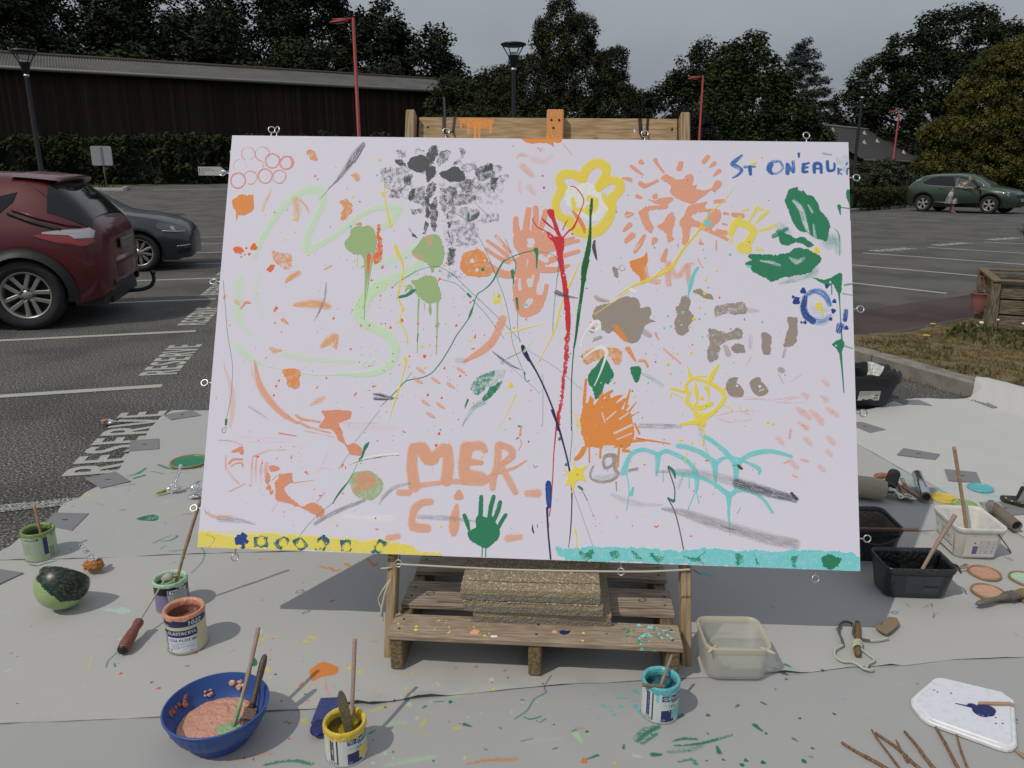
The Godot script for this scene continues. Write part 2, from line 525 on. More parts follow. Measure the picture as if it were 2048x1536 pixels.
# ------------------------------------------------------------------ helpers: a canvas for print and for paint marks
class Canvas:
	var w:int
	var h:int
	var k:float
	var buf:=PackedByteArray()
	var hgt:=PackedByteArray()
	var nz:PackedByteArray
	var ink:Dictionary
	var rng:=RandomNumberGenerator.new()
	func _init(unit_w:float,unit_h:float,pix_w:int,noise:PackedByteArray,inks:Dictionary,base:Array)->void:
		k=pix_w/unit_w
		w=pix_w
		h=int(round(unit_h*k))
		nz=noise
		ink=inks
		buf.resize(w*h*3)
		hgt.resize(w*h)
		var row:=PackedByteArray()
		for i in w:
			row.append_array(base)
		var all:=PackedByteArray()
		for j in h:
			all.append_array(row)
		buf=all
	func put(i:int,c:Array,a:float)->void:
		var b:=i*3
		if a>=.99:
			buf[b]=c[0]
			buf[b+1]=c[1]
			buf[b+2]=c[2]
		else:
			buf[b]=int(buf[b]+(c[0]-buf[b])*a)
			buf[b+1]=int(buf[b+1]+(c[1]-buf[b+1])*a)
			buf[b+2]=int(buf[b+2]+(c[2]-buf[b+2])*a)
		hgt[i]=maxi(hgt[i],int(a*(110+.45*nz[((i%w)*2 & 255)+(((i/w)*2 & 255) << 8)])))
	func dots(col:String,list:Array)->void:
		for i in range(0,list.size(),3):
			var p:=[]
			for q in 14:
				var a:=TAU*q/14.0
				var r:float=list[i+2]*(1.0+.18*sin(a*3+i))
				p.append_array([list[i]+cos(a)*r,list[i+1]+sin(a)*r*1.1])
			poly(col,p,.0)
	func spatter(col:String,box:Array,n:int,r0:float,r1:float,s:int)->void:
		rng.seed=s
		for i in n:
			var x:=rng.randf_range(box[0],box[2])
			var y:=rng.randf_range(box[1],box[3])
			var r:=r0+(r1-r0)*pow(rng.randf(),3.0)
			if rng.randf()<.4:
				var a:=rng.randf()*TAU
				stroke(col,[x,y,r*.5,x+cos(a)*r*3,y+sin(a)*r*3,r],.9,.2,.0)
			else:
				dots(col,[x,y,r])
	func curved(list:Array,w:int)->Array:
		# Catmull-Rom between the given points, gently
		var m:=list.size()/w
		var shut:=w==2
		var out:=[]
		for i in (m if shut else m-1):
			var p:=[]
			for e in [-1,0,1,2]:
				var k:int=posmod(i+e,m) if shut else clampi(i+e,0,m-1)
				p.append(list.slice(k*w,k*w+w))
			var edge:bool=shut and (minf(p[1][0],p[2][0])<2 or minf(p[1][1],p[2][1])<2 or maxf(p[1][0],p[2][0])*k>self.w-3 or maxf(p[1][1],p[2][1])*k>h-5)
			for t in ([.0] if edge else [.0,.34,.67]):
				for q in w:
					var a:float=p[1][q]
					var b:float=p[2][q]
					var t2:float=t*t
					var t3:float=t2*t
					out.append((2*t3-3*t2+1)*a+(t3-2*t2+t)*(b-p[0][q])*.42+(3*t2-2*t3)*b+(t3-t2)*(p[3][q]-a)*.42)
		if not shut:
			out.append_array(list.slice(-w))
		return out
	func poly(col:String,list:Array,jag:=.0,alpha:=1.0,dry:=.0)->void:
		var c:Array=ink[col]
		var p:=PackedVector2Array()
		rng.seed=int(list[0]*31+list[1]*7)+list.size()
		if jag>.0 and list.size()>10:
			list=curved(list,2)
		var n:=list.size()/2
		var slow:=.0
		for i in n:
			var a:=Vector2(list[i*2],list[i*2+1])*k
			var e:=(i+1)%n
			var b:=Vector2(list[e*2],list[e*2+1])*k
			p.append(a)
			if jag>.0:
				var m:=int(a.distance_to(b)/2.6)
				var nrm:=(b-a).orthogonal().normalized()
				for q in range(1,m):
					slow=slow*.7+rng.randfn(.0,jag*k*.22)
					p.append(a.lerp(b,float(q)/m)+nrm*(slow+rng.randfn(.0,jag*k*.10)))
		fill(p,c,alpha,dry)
	func fill(p:PackedVector2Array,c:Array,alpha:float,dry:float)->void:
		var y0:=h
		var y1:=0
		for q in p:
			y0=mini(y0,int(q.y))
			y1=maxi(y1,int(q.y)+1)
		y0=maxi(y0,0)
		y1=mini(y1,h-1)
		var n:=p.size()
		for y in range(y0,y1+1):
			var fy:=y+.5
			var xs:=[]
			for i in n:
				var a:=p[i]
				var b:=p[(i+1)%n]
				if (a.y<=fy)!=(b.y<=fy):
					xs.append(a.x+(fy-a.y)/(b.y-a.y)*(b.x-a.x))
			xs.sort()
			for i in range(0,xs.size()-1,2):
				var xa:=maxi(int(round(xs[i])),0)
				var xb:=mini(int(round(xs[i+1])),w)
				for x in range(xa,xb):
					var al:=alpha
					if dry>.0:
						var v:=nz[((x*3) & 255)+(((y*3) & 255) << 8)]*.6+nz[((x/2) & 255)+(((y/2) & 255) << 8)]*.4
						al*=clampf((v/255.0-.16-dry*.68)*5.0+.5,.10*(1.0-dry),1.0)
						if al<.02:
							continue
					put(y*w+x,c,al)
	func s(col:String,list:Array,alpha:=1.0,soft:=.15,dry:=.0)->void:
		stroke(col,list,alpha,soft,dry)
	func p(col:String,list:Array,jag:=.0,alpha:=1.0,dry:=.0)->void:
		poly(col,list,jag,alpha,dry)
	func stroke(col:String,list:Array,alpha:=1.0,soft:=.15,dry:=.0)->void:
		var c:Array=ink[col]
		if list.size()>8:
			list=curved(list,3)
		var n:=list.size()/3
		var bx0:=1e9
		var by0:=1e9
		var bx1:=-1e9
		var by1:=-1e9
		for i in n:
			var r:float=list[i*3+2]*1.2*k+2
			bx0=minf(bx0,list[i*3]*k-r)
			by0=minf(by0,list[i*3+1]*k-r)
			bx1=maxf(bx1,list[i*3]*k+r)
			by1=maxf(by1,list[i*3+1]*k+r)
		var ox:=maxi(int(bx0),0)
		var oy:=maxi(int(by0),0)
		var ex:=mini(int(bx1),w-1)
		var ey:=mini(int(by1),h-1)
		if ex<ox or ey<oy:
			return
		var mw:=ex-ox+1
		var mask:=PackedByteArray()
		mask.resize(mw*(ey-oy+1))
		var run:=.0
		for i in n-1:
			var ax:float=list[i*3]*k
			var ay:float=list[i*3+1]*k
			var ar:float=maxf(list[i*3+2]*k,.75)
			var dx:float=list[i*3+3]*k-ax
			var dy:float=list[i*3+4]*k-ay
			var br:float=maxf(list[i*3+5]*k,.75)
			var ll:=maxf(dx*dx+dy*dy,.0001)
			var len:=sqrt(ll)
			var rr:=maxf(ar,br)*1.15+1.0
			for y in range(maxi(int(minf(ay,ay+dy)-rr),oy),mini(int(maxf(ay,ay+dy)+rr)+1,ey+1)):
				var py:=y+.5-ay
				for x in range(maxi(int(minf(ax,ax+dx)-rr),ox),mini(int(maxf(ax,ax+dx)+rr)+1,ex+1)):
					var px:=x+.5-ax
					var t:=clampf((px*dx+py*dy)/ll,.0,1.0)
					var qx:=px-dx*t
					var qy:=py-dy*t
					var d:=qx*qx+qy*qy
					var r:=ar+(br-ar)*t
					if d>r*r*1.3+2.0:
						continue
					d=sqrt(d)
					var g:=nz[((x*2) & 255)+(((y*2) & 255) << 8)]/255.0-.5
					var e:=d/r+(g*.22 if r>3.0 else .0)
					var al:=clampf((1.0-e)/maxf(soft,1.2/r)+.25,.0,1.0)
					if dry>.0 and al>.0:
						var across:=(px*dy-py*dx)/len
						var s:=nz[(int((run+t*len)*.22) & 255)+((int(across*2.3) & 255) << 8)]
						var s2:=nz[((x*3) & 255)+(((y*3) & 255) << 8)]
						al*=clampf(((s*.45+s2*.55)/255.0-.10-dry*.62-soft*.12*e)*3.2+.5,.0,1.0)
					var mi:=(y-oy)*mw+x-ox
					var v:=int(al*255.0)
					if v>mask[mi]:
						mask[mi]=v
			run+=len
		for y in range(oy,ey+1):
			for x in range(ox,ex+1):
				var v:=mask[(y-oy)*mw+x-ox]
				if v>4:
					put(y*w+x,c,v/255.0*alpha)
	func text(s:String,x:float,y:float,size:float,col:String,face:="Droid Sans",bold:=true,lean:=.0,turn:=.0,wide:=1.0)->void:
		# x, y: left end of the baseline; size: height of a capital
		var tm:=TextMesh.new()
		var f:=SystemFont.new()
		f.font_names=PackedStringArray([face])
		f.font_weight=700 if bold else 400
		tm.font=f
		tm.text=s
		tm.font_size=48
		tm.pixel_size=1.0
		tm.depth=.0
		tm.curve_step=3.0
		tm.horizontal_alignment=HORIZONTAL_ALIGNMENT_LEFT
		tm.vertical_alignment=VERTICAL_ALIGNMENT_BOTTOM
		var arr:=tm.get_mesh_arrays() if tm.get_surface_count() else []
		if arr.is_empty():
			return
		var v:PackedVector3Array=arr[Mesh.ARRAY_VERTEX]
		var lo:=Vector2(1e9,1e9)
		for q in v:
			lo.x=minf(lo.x,q.x)
			lo.y=minf(lo.y,q.y)
		var idx:PackedInt32Array=arr[Mesh.ARRAY_INDEX] if arr[Mesh.ARRAY_INDEX]!=null else PackedInt32Array(range(v.size()))
		var sc:=size/34.3
		var ct:=cos(turn)
		var sn:=sin(turn)
		var low:=lo.y if not ("p" in s or "y" in s or "g" in s or "j" in s or "," in s) else lo.y+9.0
		for i in range(0,idx.size(),3):
			var tri:=PackedVector2Array()
			for q in 3:
				var p:=v[idx[i+q]]
				var u:=(p.x-lo.x+(p.y-low)*lean)*sc*wide
				var t:=(p.y-low)*sc
				tri.append(Vector2(x+u*ct+t*sn,y+u*sn-t*ct)*k)
			fill(tri,ink[col],1.0,.0)
	func texture()->ImageTexture:
		return ImageTexture.create_from_image(Image.create_from_data(w,h,false,Image.FORMAT_RGB8,buf))
	func relief()->ImageTexture:
		return ImageTexture.create_from_image(Image.create_from_data(w,h,false,Image.FORMAT_L8,hgt))
# ------------------------------------------------------------------ the setting
func gh(x:float,z:float)->float:
	# the car park is flat, and climbs gently towards the barn
	var s:=smoothstep(10.0,-8.0,x)
	var d:=maxf(.0,-z-22.0)
	var rise:=.05*d*s
	if d>44.0:
		rise+=(d-44.0)*.03
	return rise
func sheet_mesh(poly:PackedVector2Array,step:float,lift:float)->Bd:
	# a flat-lying sheet that follows the ground, cut from a polygon of (x, z)
	var b:=Bd.new()
	var lo:=poly[0]
	var hi:=poly[0]
	for p in poly:
		lo=lo.min(p)
		hi=hi.max(p)
	var nx:=int(ceil((hi.x-lo.x)/step))
	var nzz:=int(ceil((hi.y-lo.y)/step))
	for i in nx:
		for j in nzz:
			var c:=PackedVector2Array([lo+Vector2(i,j)*step,lo+Vector2(i+1,j)*step,lo+Vector2(i+1,j+1)*step,lo+Vector2(i,j+1)*step])
			for q in Geometry2D.intersect_polygons(c,poly):
				var idx:=Geometry2D.triangulate_polygon(q)
				for k in range(0,idx.size(),3):
					var t:=[q[idx[k]],q[idx[k+1]],q[idx[k+2]]]
					if (t[1]-t[0]).cross(t[2]-t[0])>.0:
						t.reverse()
					b.tri(Vector3(t[0].x,gh(t[0].x,t[0].y)+lift,t[0].y),Vector3(t[1].x,gh(t[1].x,t[1].y)+lift,t[1].y),Vector3(t[2].x,gh(t[2].x,t[2].y)+lift,t[2].y),t[0],t[1],t[2])
	return b
func strip(a:Vector2,b:Vector2,width:float,m:Material,parent:Node3D,called:String,lift:=.004)->void:
	var s:=Bd.new()
	var n:=maxi(1,int(a.distance_to(b)/2.0))
	var w:=(b-a).orthogonal().normalized()*width*.5
	for i in n:
		var p:=a.lerp(b,float(i)/n)
		var q:=a.lerp(b,(i+1.0)/n)
		var v:=[]
		for e in [p-w,q-w,q+w,p+w]:
			v.append(Vector3(e.x,gh(e.x,e.y)+lift,e.y))
		s.quad(v[0],v[1],v[2],v[3])
	part(called,s,m,parent)
func build_ground()->void:
	# one sheet to the horizon; the asphalt lies on it
	var b:=NB()
	var xs:=[-420.0,-260,-180,-130,-100,-80,-65,-55,-45,-38,-32,-26,-20,-15,-10,-5,0,5,10,15,20,30,45,60,80,110,150,220,420]
	var zs:=[60.0,20,0,-15,-22,-26,-30,-34,-38,-42,-46,-50,-56,-62,-68,-76,-86,-100,-120,-150,-200,-280,-420]
	for i in xs.size()-1:
		for j in zs.size()-1:
			var v:=[]
			for e in [[i,j],[i+1,j],[i+1,j+1],[i,j+1]]:
				v.append(V(xs[e[0]],gh(xs[e[0]],zs[e[1]])-.03,zs[e[1]]))
			b.quad(v[0],v[1],v[2],v[3])
	struct("ground",b,M.verge)
	var park:=struct("car_park",sheet_mesh(PackedVector2Array([Vector2(-70,14),Vector2(60,14),Vector2(60,-36.5),Vector2(21.5,-41.5),Vector2(15.2,-36.2),Vector2(13.5,-46),Vector2(-12,-46),Vector2(-22,-40.2),Vector2(-70,-36)]),4.0,.0),M.asphalt)
	# bays on the left: lines and the word painted in each
	var dir:=Vector2(.964,-.266)
	var row:=Vector2(-.266,-.964)*2.22
	for k in range(-1,8):
		var e:=Vector2(-2.68,-5.68)+row*k
		strip(e,e-dir*5.2,.095,M.line_paint if k>=0 else M.worn_paint,park,"bay_line")
	for k in 6:
		word(Vector2(-2.13,-3.90)+row*k,Vector2(-.2,-.98),.29,1.16,park)
	# bays on the right
	for l in [[3.9,-13.0,5.93,-10.45],[6.09,-13.9,9.6,-9.9],[7.27,-16.11,11.2,-11.8],[9.27,-17.36,13.1,-13.3],[11.39,-18.82,15.4,-15.0],[13.4,-20.4,17.4,-16.6],[15.4,-22.0,19.4,-18.2]]:
		strip(Vector2(l[0],l[1]),Vector2(l[2],l[3]),.10,M.line_paint,park,"bay_line")
	for w in [[7.75,-16.35],[9.8,-17.75],[12.0,-19.3]]:
		word(Vector2(w[0],w[1]),Vector2(.86,-.51),.30,1.3,park)
	# far bays, left and right
	for l in [[-18.6,-36.3,-24.5,-35.9],[-15.9,-32.4,-21.5,-32.0],[-14.6,-30.1,-20.0,-29.7],[-17.2,-34.3,-23.0,-33.9]]:
		strip(Vector2(l[0],l[1]),Vector2(l[2],l[3]),.11,M.line_paint,park,"bay_line",.012)
	for l in [[15.3,-34.6,16.2,-29.2],[13.6,-30.8,14.9,-26.9],[11.77,-27.3,12.1,-25.9],[16.9,-33.6,17.2,-28.0]]:
		strip(Vector2(l[0],l[1]),Vector2(l[2],l[3]),.10,M.worn_paint,park,"bay_line")
	# the verge island on the left with its white kerb
	var isl:=struct("grass_verge",sheet_mesh(PackedVector2Array([Vector2(-60,-38.2),Vector2(-21.2,-38.9),Vector2(-18.9,-38.6),Vector2(-19.6,-40.2),Vector2(-60,-43)]),3.0,.09),M.verge)
	for s in [[-60.0,-38.0,-21.2,-38.75],[-21.2,-38.75,-18.8,-38.5],[-18.8,-38.5,-19.5,-40.3]]:
		kerb_piece(Vector2(s[0],s[1]),Vector2(s[2],s[3]),.16,.13,pn(.4,.4,.37,.8),isl)
	var tufts:=grass_stuff(PackedVector2Array([Vector2(-40,-38.9),Vector2(-21.0,-39.1),Vector2(-19.5,-39.6),Vector2(-40,-42)]),900,.10,.30,[C3(.10,.075,.02),C3(.06,.065,.02),C3(.03,.04,.015)],.1)
	tufts.name=numbered("dry_grass")
	tufts.set_meta("kind","stuff")
	tufts.set_meta("label","dry grass along the verge under the white sign")
	add_child(tufts)
	strip(Vector2(-11.6,-40.2),Vector2(-17.5,-38.6),.16,M.line_paint,park,"edge_line",.02)
	# kerb in front of the clipped hedge on the right
	var hk:=Node3D.new()
	hk.name=numbered("kerb")
	add_child(hk)
	hk.set_meta("kind","structure")
	kerb_piece(Vector2(14.6,-34.3),Vector2(24.0,-43.5),.2,.13,M.kerb,hk)
	kerb_piece(Vector2(14.6,-34.3),Vector2(10.6,-46.5),.2,.13,M.kerb,hk)
func word(at:Vector2,along:Vector2,height:float,length:float,parent:Node3D)->void:
	# «RESERVE» laid flat on the asphalt; the tops of the letters point left of the reading direction
	var tm:=TextMesh.new()
	var f:=SystemFont.new()
	f.font_names=PackedStringArray(["Droid Sans"])
	f.font_weight=700
	tm.font=f
	tm.text="RESERVE"
	tm.font_size=48
	tm.pixel_size=.01
	tm.depth=.02
	tm.horizontal_alignment=HORIZONTAL_ALIGNMENT_LEFT
	tm.vertical_alignment=VERTICAL_ALIGNMENT_BOTTOM
	var size:=tm.get_aabb()
	var d:=V(along.x,0,along.y).normalized()
	var up:=V(d.z,0,-d.x)
	var o:=MeshInstance3D.new()
	o.name="painted_word"
	o.mesh=tm
	o.material_override=M.line_paint
	parent.add_child(o,true)
	var sx:=length/size.size.x
	var sy:=height/size.size.y
	o.transform=Transform3D(Basis(d*sx,up*sy,Vector3.UP*.1),V(at.x,.0035,at.y)-d*sx*size.position.x-up*sy*size.position.y)
func kerb_piece(a:Vector2,b:Vector2,width:float,height:float,m:Material,parent:Node3D)->void:
	# a row of kerb stones, each a piece of its own
	var n:=maxi(1,int(a.distance_to(b)/1.0))
	n=mini(n,24)
	var d:=(b-a).normalized()
	var bs:=Basis(V(d.x,0,d.y),Vector3.UP,V(-d.y,0,d.x))
	for i in n:
		var p:=a.lerp(b,(i+.5)/n)
		var q:=a.lerp(b,(i+1.0)/n)
		var g:=gh(p.x,p.y)
		var g2:=gh(q.x,q.y)
		var bb:=FB()
		bb.box(V(p.x,(g+g2)*.5+height*.5-.1,p.y),V(a.distance_to(b)/n-.012,height+.2,width),bs,.018)
		part("kerb_stone",bb,m,parent)
func grass_stuff(poly:PackedVector2Array,n:int,h0:float,h1:float,cols:Array,lift:=.0)->MultiMeshInstance3D:
	# tufts of bent blades strewn over a polygon
	var b:=NB()
	var r:=RandomNumberGenerator.new()
	r.seed=n
	for i in 9:
		var a:=r.randf()*TAU
		var d:=V(cos(a),0,sin(a))
		var s:=d.cross(Vector3.UP)*.035
		var o:=d*r.randf()*.12
		var t:=r.randf_range(.7,1.0)
		var p:=o+Vector3.UP*t*.6+d*.12
		var q:=o+Vector3.UP*t+d*r.randf_range(.25,.5)
		b.quad(o-s,o+s,p+s*.7,p-s*.7)
		b.tri(p-s*.7,p+s*.7,q)
	var lo:=poly[0]
	var hi:=poly[0]
	for p in poly:
		lo=lo.min(p)
		hi=hi.max(p)
	var spots:=[]
	while spots.size()<n:
		var p:=Vector2(r.randf_range(lo.x,hi.x),r.randf_range(lo.y,hi.y))
		if Geometry2D.is_point_in_polygon(p,poly):
			spots.append(p)
	var buf:=PackedFloat32Array()
	for p in spots:
		var h:=r.randf_range(h0,h1)
		var a:=r.randf()*TAU
		var c:Color=cols[r.randi()%cols.size()]*r.randf_range(.7,1.3)
		put_row(buf,Basis(Vector3.UP,a).scaled(V(h,h,h)),V(p.x,gh(p.x,p.y)+lift,p.y),c)
	return multi(b.done(),buf,leaf_mat())
func put_row(buf:PackedFloat32Array,s:Basis,o:Vector3,c:Color)->void:
	buf.append_array([s.x.x,s.y.x,s.z.x,o.x,s.x.y,s.y.y,s.z.y,o.y,s.x.z,s.y.z,s.z.z,o.z,c.r,c.g,c.b,1.0])
func multi(mesh:Mesh,buf:PackedFloat32Array,m:Material)->MultiMeshInstance3D:
	var mm:=MultiMesh.new()
	mm.transform_format=MultiMesh.TRANSFORM_3D
	mm.use_colors=true
	mm.mesh=mesh
	mm.instance_count=buf.size()/16
	for i in mm.instance_count:
		var k:=i*16
		mm.set_instance_transform(i,Transform3D(Basis(V(buf[k],buf[k+4],buf[k+8]),V(buf[k+1],buf[k+5],buf[k+9]),V(buf[k+2],buf[k+6],buf[k+10])),V(buf[k+3],buf[k+7],buf[k+11])))
		mm.set_instance_color(i,Color(buf[k+12],buf[k+13],buf[k+14]))
	var o:=MultiMeshInstance3D.new()
	o.multimesh=mm
	o.material_override=m
	return o
func leaf_mat()->StandardMaterial3D:
	if not M.has("leaf"):
		var m:=StandardMaterial3D.new()
		m.vertex_color_use_as_albedo=true
		m.roughness=.75
		m.metallic_specular=.25
		m.backlight_enabled=true
		m.backlight=Color(.03,.035,.01)
		M.leaf=m
	return M.leaf
# ------------------------------------------------------------------ buildings
func build_barn()->void:
	# long timber shed; its front runs from far right to near left
	var P:=V(-4.86,0,-68.0)
	var w:=V(-.8777,0,.4792)
	var nrm:=V(-.4792,0,-.8777)
	var eave:=8.26
	var L:=40.0
	var o:=thing("timber_barn","long dark timber barn with corrugated roof behind the left hedge","barn",P,.0)
	var cb:=[C3(.022,.013,.009),C3(.03,.017,.011),C3(.042,.023,.014),C3(.016,.011,.009)]
	var r:=RandomNumberGenerator.new()
	r.seed=77
	var wm:=tripl(ramp(equalised(noise_bytes(256,.02,4)),256,[[.0,C3(.6,.58,.56)],[.7,C3(1,1,1)],[1.0,C3(1.9,1.75,1.55)]]),V(2.5,.12,2.5),.9,null,.0,true)
	wm.vertex_color_use_as_albedo=true
	var boards:=FB()
	var x:=.0
	while x<L:
		var bw:=r.randf_range(.14,.22)
		boards.color(cb[r.randi()%4]*r.randf_range(.75,1.25))
		var c:=w*(x+bw*.5)-nrm*r.randf_range(.0,.03)+Vector3.UP*(eave*.5+.4)
		boards.box(c,V(bw-.012,eave-.8+r.randf()*.1,.03),Basis(w,Vector3.UP,w.cross(Vector3.UP)))
		x+=bw
	part("boards",boards,wm,o).set_meta("kind","stuff")
	var body:=FB()
	var D:=10.5
	body.box(w*L*.5+nrm*(D*.5+.05)+Vector3.UP*(eave*.5-.1),V(L,eave-.2,D),Basis(w,Vector3.UP,w.cross(Vector3.UP)))
	var g0:=nrm*.05
	var g1:=nrm*(D+.05)
	var gp:=nrm*D*.5+Vector3.UP*1.35
	for e in [.0,L]:
		body.tri(w*e+g0+Vector3.UP*(eave-.2),w*e+g1+Vector3.UP*(eave-.2),w*e+gp+Vector3.UP*(eave-.2))
	part("walls",body,pn(.016,.011,.009,.9),o)
	# corrugated sheets: the waves run down the slope
	var roof:=NB()
	var up:=Vector3.UP
	for side in [[-.55,5.25,.0],[11.05,5.25,.0]]:
		roof.grid(func(u:float,v:float)->Vector3:
			return w*(-.6+u*(L+1.2))+nrm*lerpf(side[0],side[1],v)+up*(eave-.05+v*1.5+.045*sin(u*230.0*TAU)),920,1,side[0]>1.0)
	part("roof",roof,M.roof_sheet,o)
	var ridge:=NB()
	ridge.tube([w*-.6+nrm*5.25+up*(eave+1.5),w*(L+.6)+nrm*5.25+up*(eave+1.5)],.12)
	part("ridge_cap",ridge,pn(.075,.055,.042,.9),o)
	var gut:=NB()
	gut.tube([w*-.9-nrm*.62+up*(eave-.12),w*(L+.6)-nrm*.62+up*(eave-.12)],.12)
	part("gutter",gut,pn(.17,.17,.165,.6),o)
	var pipe:=NB()
	pipe.tube([w*-.75-nrm*.62+up*(eave-.2),w*-.3-nrm*.3+up*(eave-.9),w*.1-nrm*.12+up*(eave-1.3),w*.1-nrm*.12+up*1.5],.06)
	part("downpipe",pipe,pn(.15,.15,.15,.6),o)
func build_brick_building()->void:
	var A:=V(22.89,5.26,-62.0)
	var d:=V(.716,0,-.698)
	var n:=V(.698,0,.716)
	var o:=thing("brick_outbuilding","brick outbuilding with weathered slate roof beyond the right hedge","building",V(A.x,0,A.z),.0)
	var half:=4.3
	var e:=2.7
	var L:=24.0
	var fine:=tripl(ramp(equalised(noise_bytes(256,.05,2)),256,[[.0,C3(.035,.021,.017)],[.5,C3(.058,.032,.025)],[1.0,C3(.085,.052,.042)]]),V(1.5,5.0,1.5),.9,null,.0,true)
	var b:=FB()
	b.box(d*L*.5+Vector3.UP*e*.5,V(L,e,half*2-.5),Basis(d,Vector3.UP,d.cross(Vector3.UP)))
	for s in [.0,L]:
		b.tri(d*s-n*(half-.25)+Vector3.UP*e,d*s+n*(half-.25)+Vector3.UP*e,d*s+Vector3.UP*(A.y-.15))
	part("walls",b,fine,o)
	# brick courses of the gable that faces the car park, standing slightly proud
	var slate:=tripl(ramp(equalised(noise_bytes(512,.06,3)),512,[[.0,C3(.022,.021,.022)],[.5,C3(.042,.039,.038)],[.9,C3(.062,.058,.055)],[1.0,C3(.13,.12,.11)]]),Vector3.ONE*.6,.75,null,.0,true)
	var rows:=FB()
	var over:=.35
	for side in [1.0,-1.0]:
		var dn:Vector3=(n*side*half+Vector3.UP*(e-A.y)).normalized()
		var out:Vector3=d.cross(dn)*(1.0 if side<0 else -1.0)
		if out.y<.0:
			out=-out
		var len:=Vector2(half,A.y-e).length()+.3
		for k in 22:
			var t:=(k+.5)/22.0*len
			rows.box(d*(L*.5)+Vector3.UP*A.y+dn*t+out*(.03+.012*(k%2)),V(L+2*over,.02,len/22.0+.03),Basis(d,out,d.cross(out)).rotated(d,(.03 if side>0 else -.03)))
	part("slate_courses",rows,slate,o).set_meta("kind","stuff")
	var cap:=NB()
	cap.tube([Vector3.UP*(A.y+.06)-d*over,Vector3.UP*(A.y+.06)+d*(L+over)],.11)
	part("ridge_tiles",cap,pn(.17,.165,.16,.8),o)
	var dn2:Vector3=(n*half+Vector3.UP*(e-A.y)).normalized()
	var g:=NB()
	g.tube([Vector3.UP*(A.y+.02)-d*(over+.03),Vector3.UP*(A.y+.02)-d*(over+.03)+dn2*4.95],.07)
	g.tube([Vector3.UP*(A.y+.02)-d*(over+.03),Vector3.UP*(A.y+.02)-d*(over+.03)+V(-dn2.x,dn2.y,-dn2.z)*4.95],.07)
	part("verge_trim",g,pn(.11,.10,.095,.8),o)
	var gut:=NB()
	gut.tube([n*(half+.2)+Vector3.UP*(e-.1)-d*over,n*(half+.2)+Vector3.UP*(e-.1)+d*(L+over)],.08)
	part("gutter",gut,pn(.10,.10,.10,.6),o)
	# small white vents in the slates
	for v in [[2.0,.9],[4.6,2.6],[8.0,.9],[8.0,2.2],[12.6,.9],[16.0,.8],[17.3,3.4],[10.0,3.9]]:
		var vb:=FB()
		var p:Vector3=d*v[0]+Vector3.UP*(A.y+.08)+dn2*v[1]
		vb.tri(p-d*.18,p+d*.18,p+Vector3.UP*.26+n*.05)
		vb.tri(p+d*.18+n*.25-Vector3.UP*.12,p-d*.18+n*.25-Vector3.UP*.12,p+Vector3.UP*.26+n*.05)
		vb.tri(p+d*.18,p+d*.18+n*.25-Vector3.UP*.12,p+Vector3.UP*.26+n*.05)
		vb.tri(p-d*.18+n*.25-Vector3.UP*.12,p-d*.18,p+Vector3.UP*.26+n*.05)
		part("roof_vent",vb,pn(.35,.34,.32,.7),o)
# ------------------------------------------------------------------ street furniture
func lantern_lamp(at:Vector3,h:float,label:String)->void:
	var o:=thing("street_lantern",label,"street lamp",at,.0,"black lantern lamps of the car park")
	var post:=NB()
	post.lathe([[.11,.0],[.11,.9],[.075,1.0],[.06,h-.95],[.06,h-.72]],14)
	part("post",post,M.black_metal,o)
	var neck:=NB()
	neck.lathe([[.045,h-.72],[.045,h-.68],[.07,h-.66],[.16,h-.36],[.17,h-.34],[.15,h-.34],[.0,h-.36]],16)
	part("lamp_cup",neck,M.black_metal,o)
	var band:=NB()
	band.lathe([[.075,h-.73],[.075,h-.68],[.05,h-.67]],14)
	part("steel_band",band,pn(.5,.5,.5,.35,.6),o)
	var light:=NB()
	light.lathe([[.12,h-.345],[.12,h-.26],[.0,h-.25]],14)
	part("light_unit",light,pn(.5,.5,.5,.35,.6),o)
	for k in 4:
		var a:=TAU*k/4.0+.5
		var d:=V(cos(a),0,sin(a))
		var arm:=NB()
		arm.tube([d*.15+Vector3.UP*(h-.36),d*.36+Vector3.UP*(h-.05)],.016,.016,6)
		part("bracket",arm,M.black_metal,o)
	var hat:=NB()
	hat.lathe([[.0,h-.10],[.30,h-.09],[.37,h-.06],[.37,h-.02],[.30,h],[.0,h+.03]],24)
	part("hat",hat,M.black_metal,o)
func red_lamp(at:Vector3,h:float,label:String)->void:
	var o:=thing("red_street_lamp",label,"street lamp",at,.0,"slim red street lamps")
	var post:=NB()
	post.tube([Vector3.ZERO,V(0,1.2,0),V(0,1.21,0),V(0,h,0)],.07,.05,10,true,[.085,.085,.06,.045])
	part("post",post,M.red_metal,o)
	var arm:=NB()
	arm.tube([V(.02,h-.03,0),V(-.62,h-.05,.02)],.03,.026,8)
	part("arm",arm,M.red_metal,o)
	var head:=NB()
	head.ball(V(-.42,h-.11,.02),V(.30,.055,.10),14,8,Basis(Vector3.BACK,.1))
	part("lamp_head",head,M.red_metal,o)
	var lens:=NB()
	lens.ball(V(-.44,h-.145,.02),V(.2,.03,.07),12,6)
	part("lens",lens,pn(.3,.3,.3,.2),o)
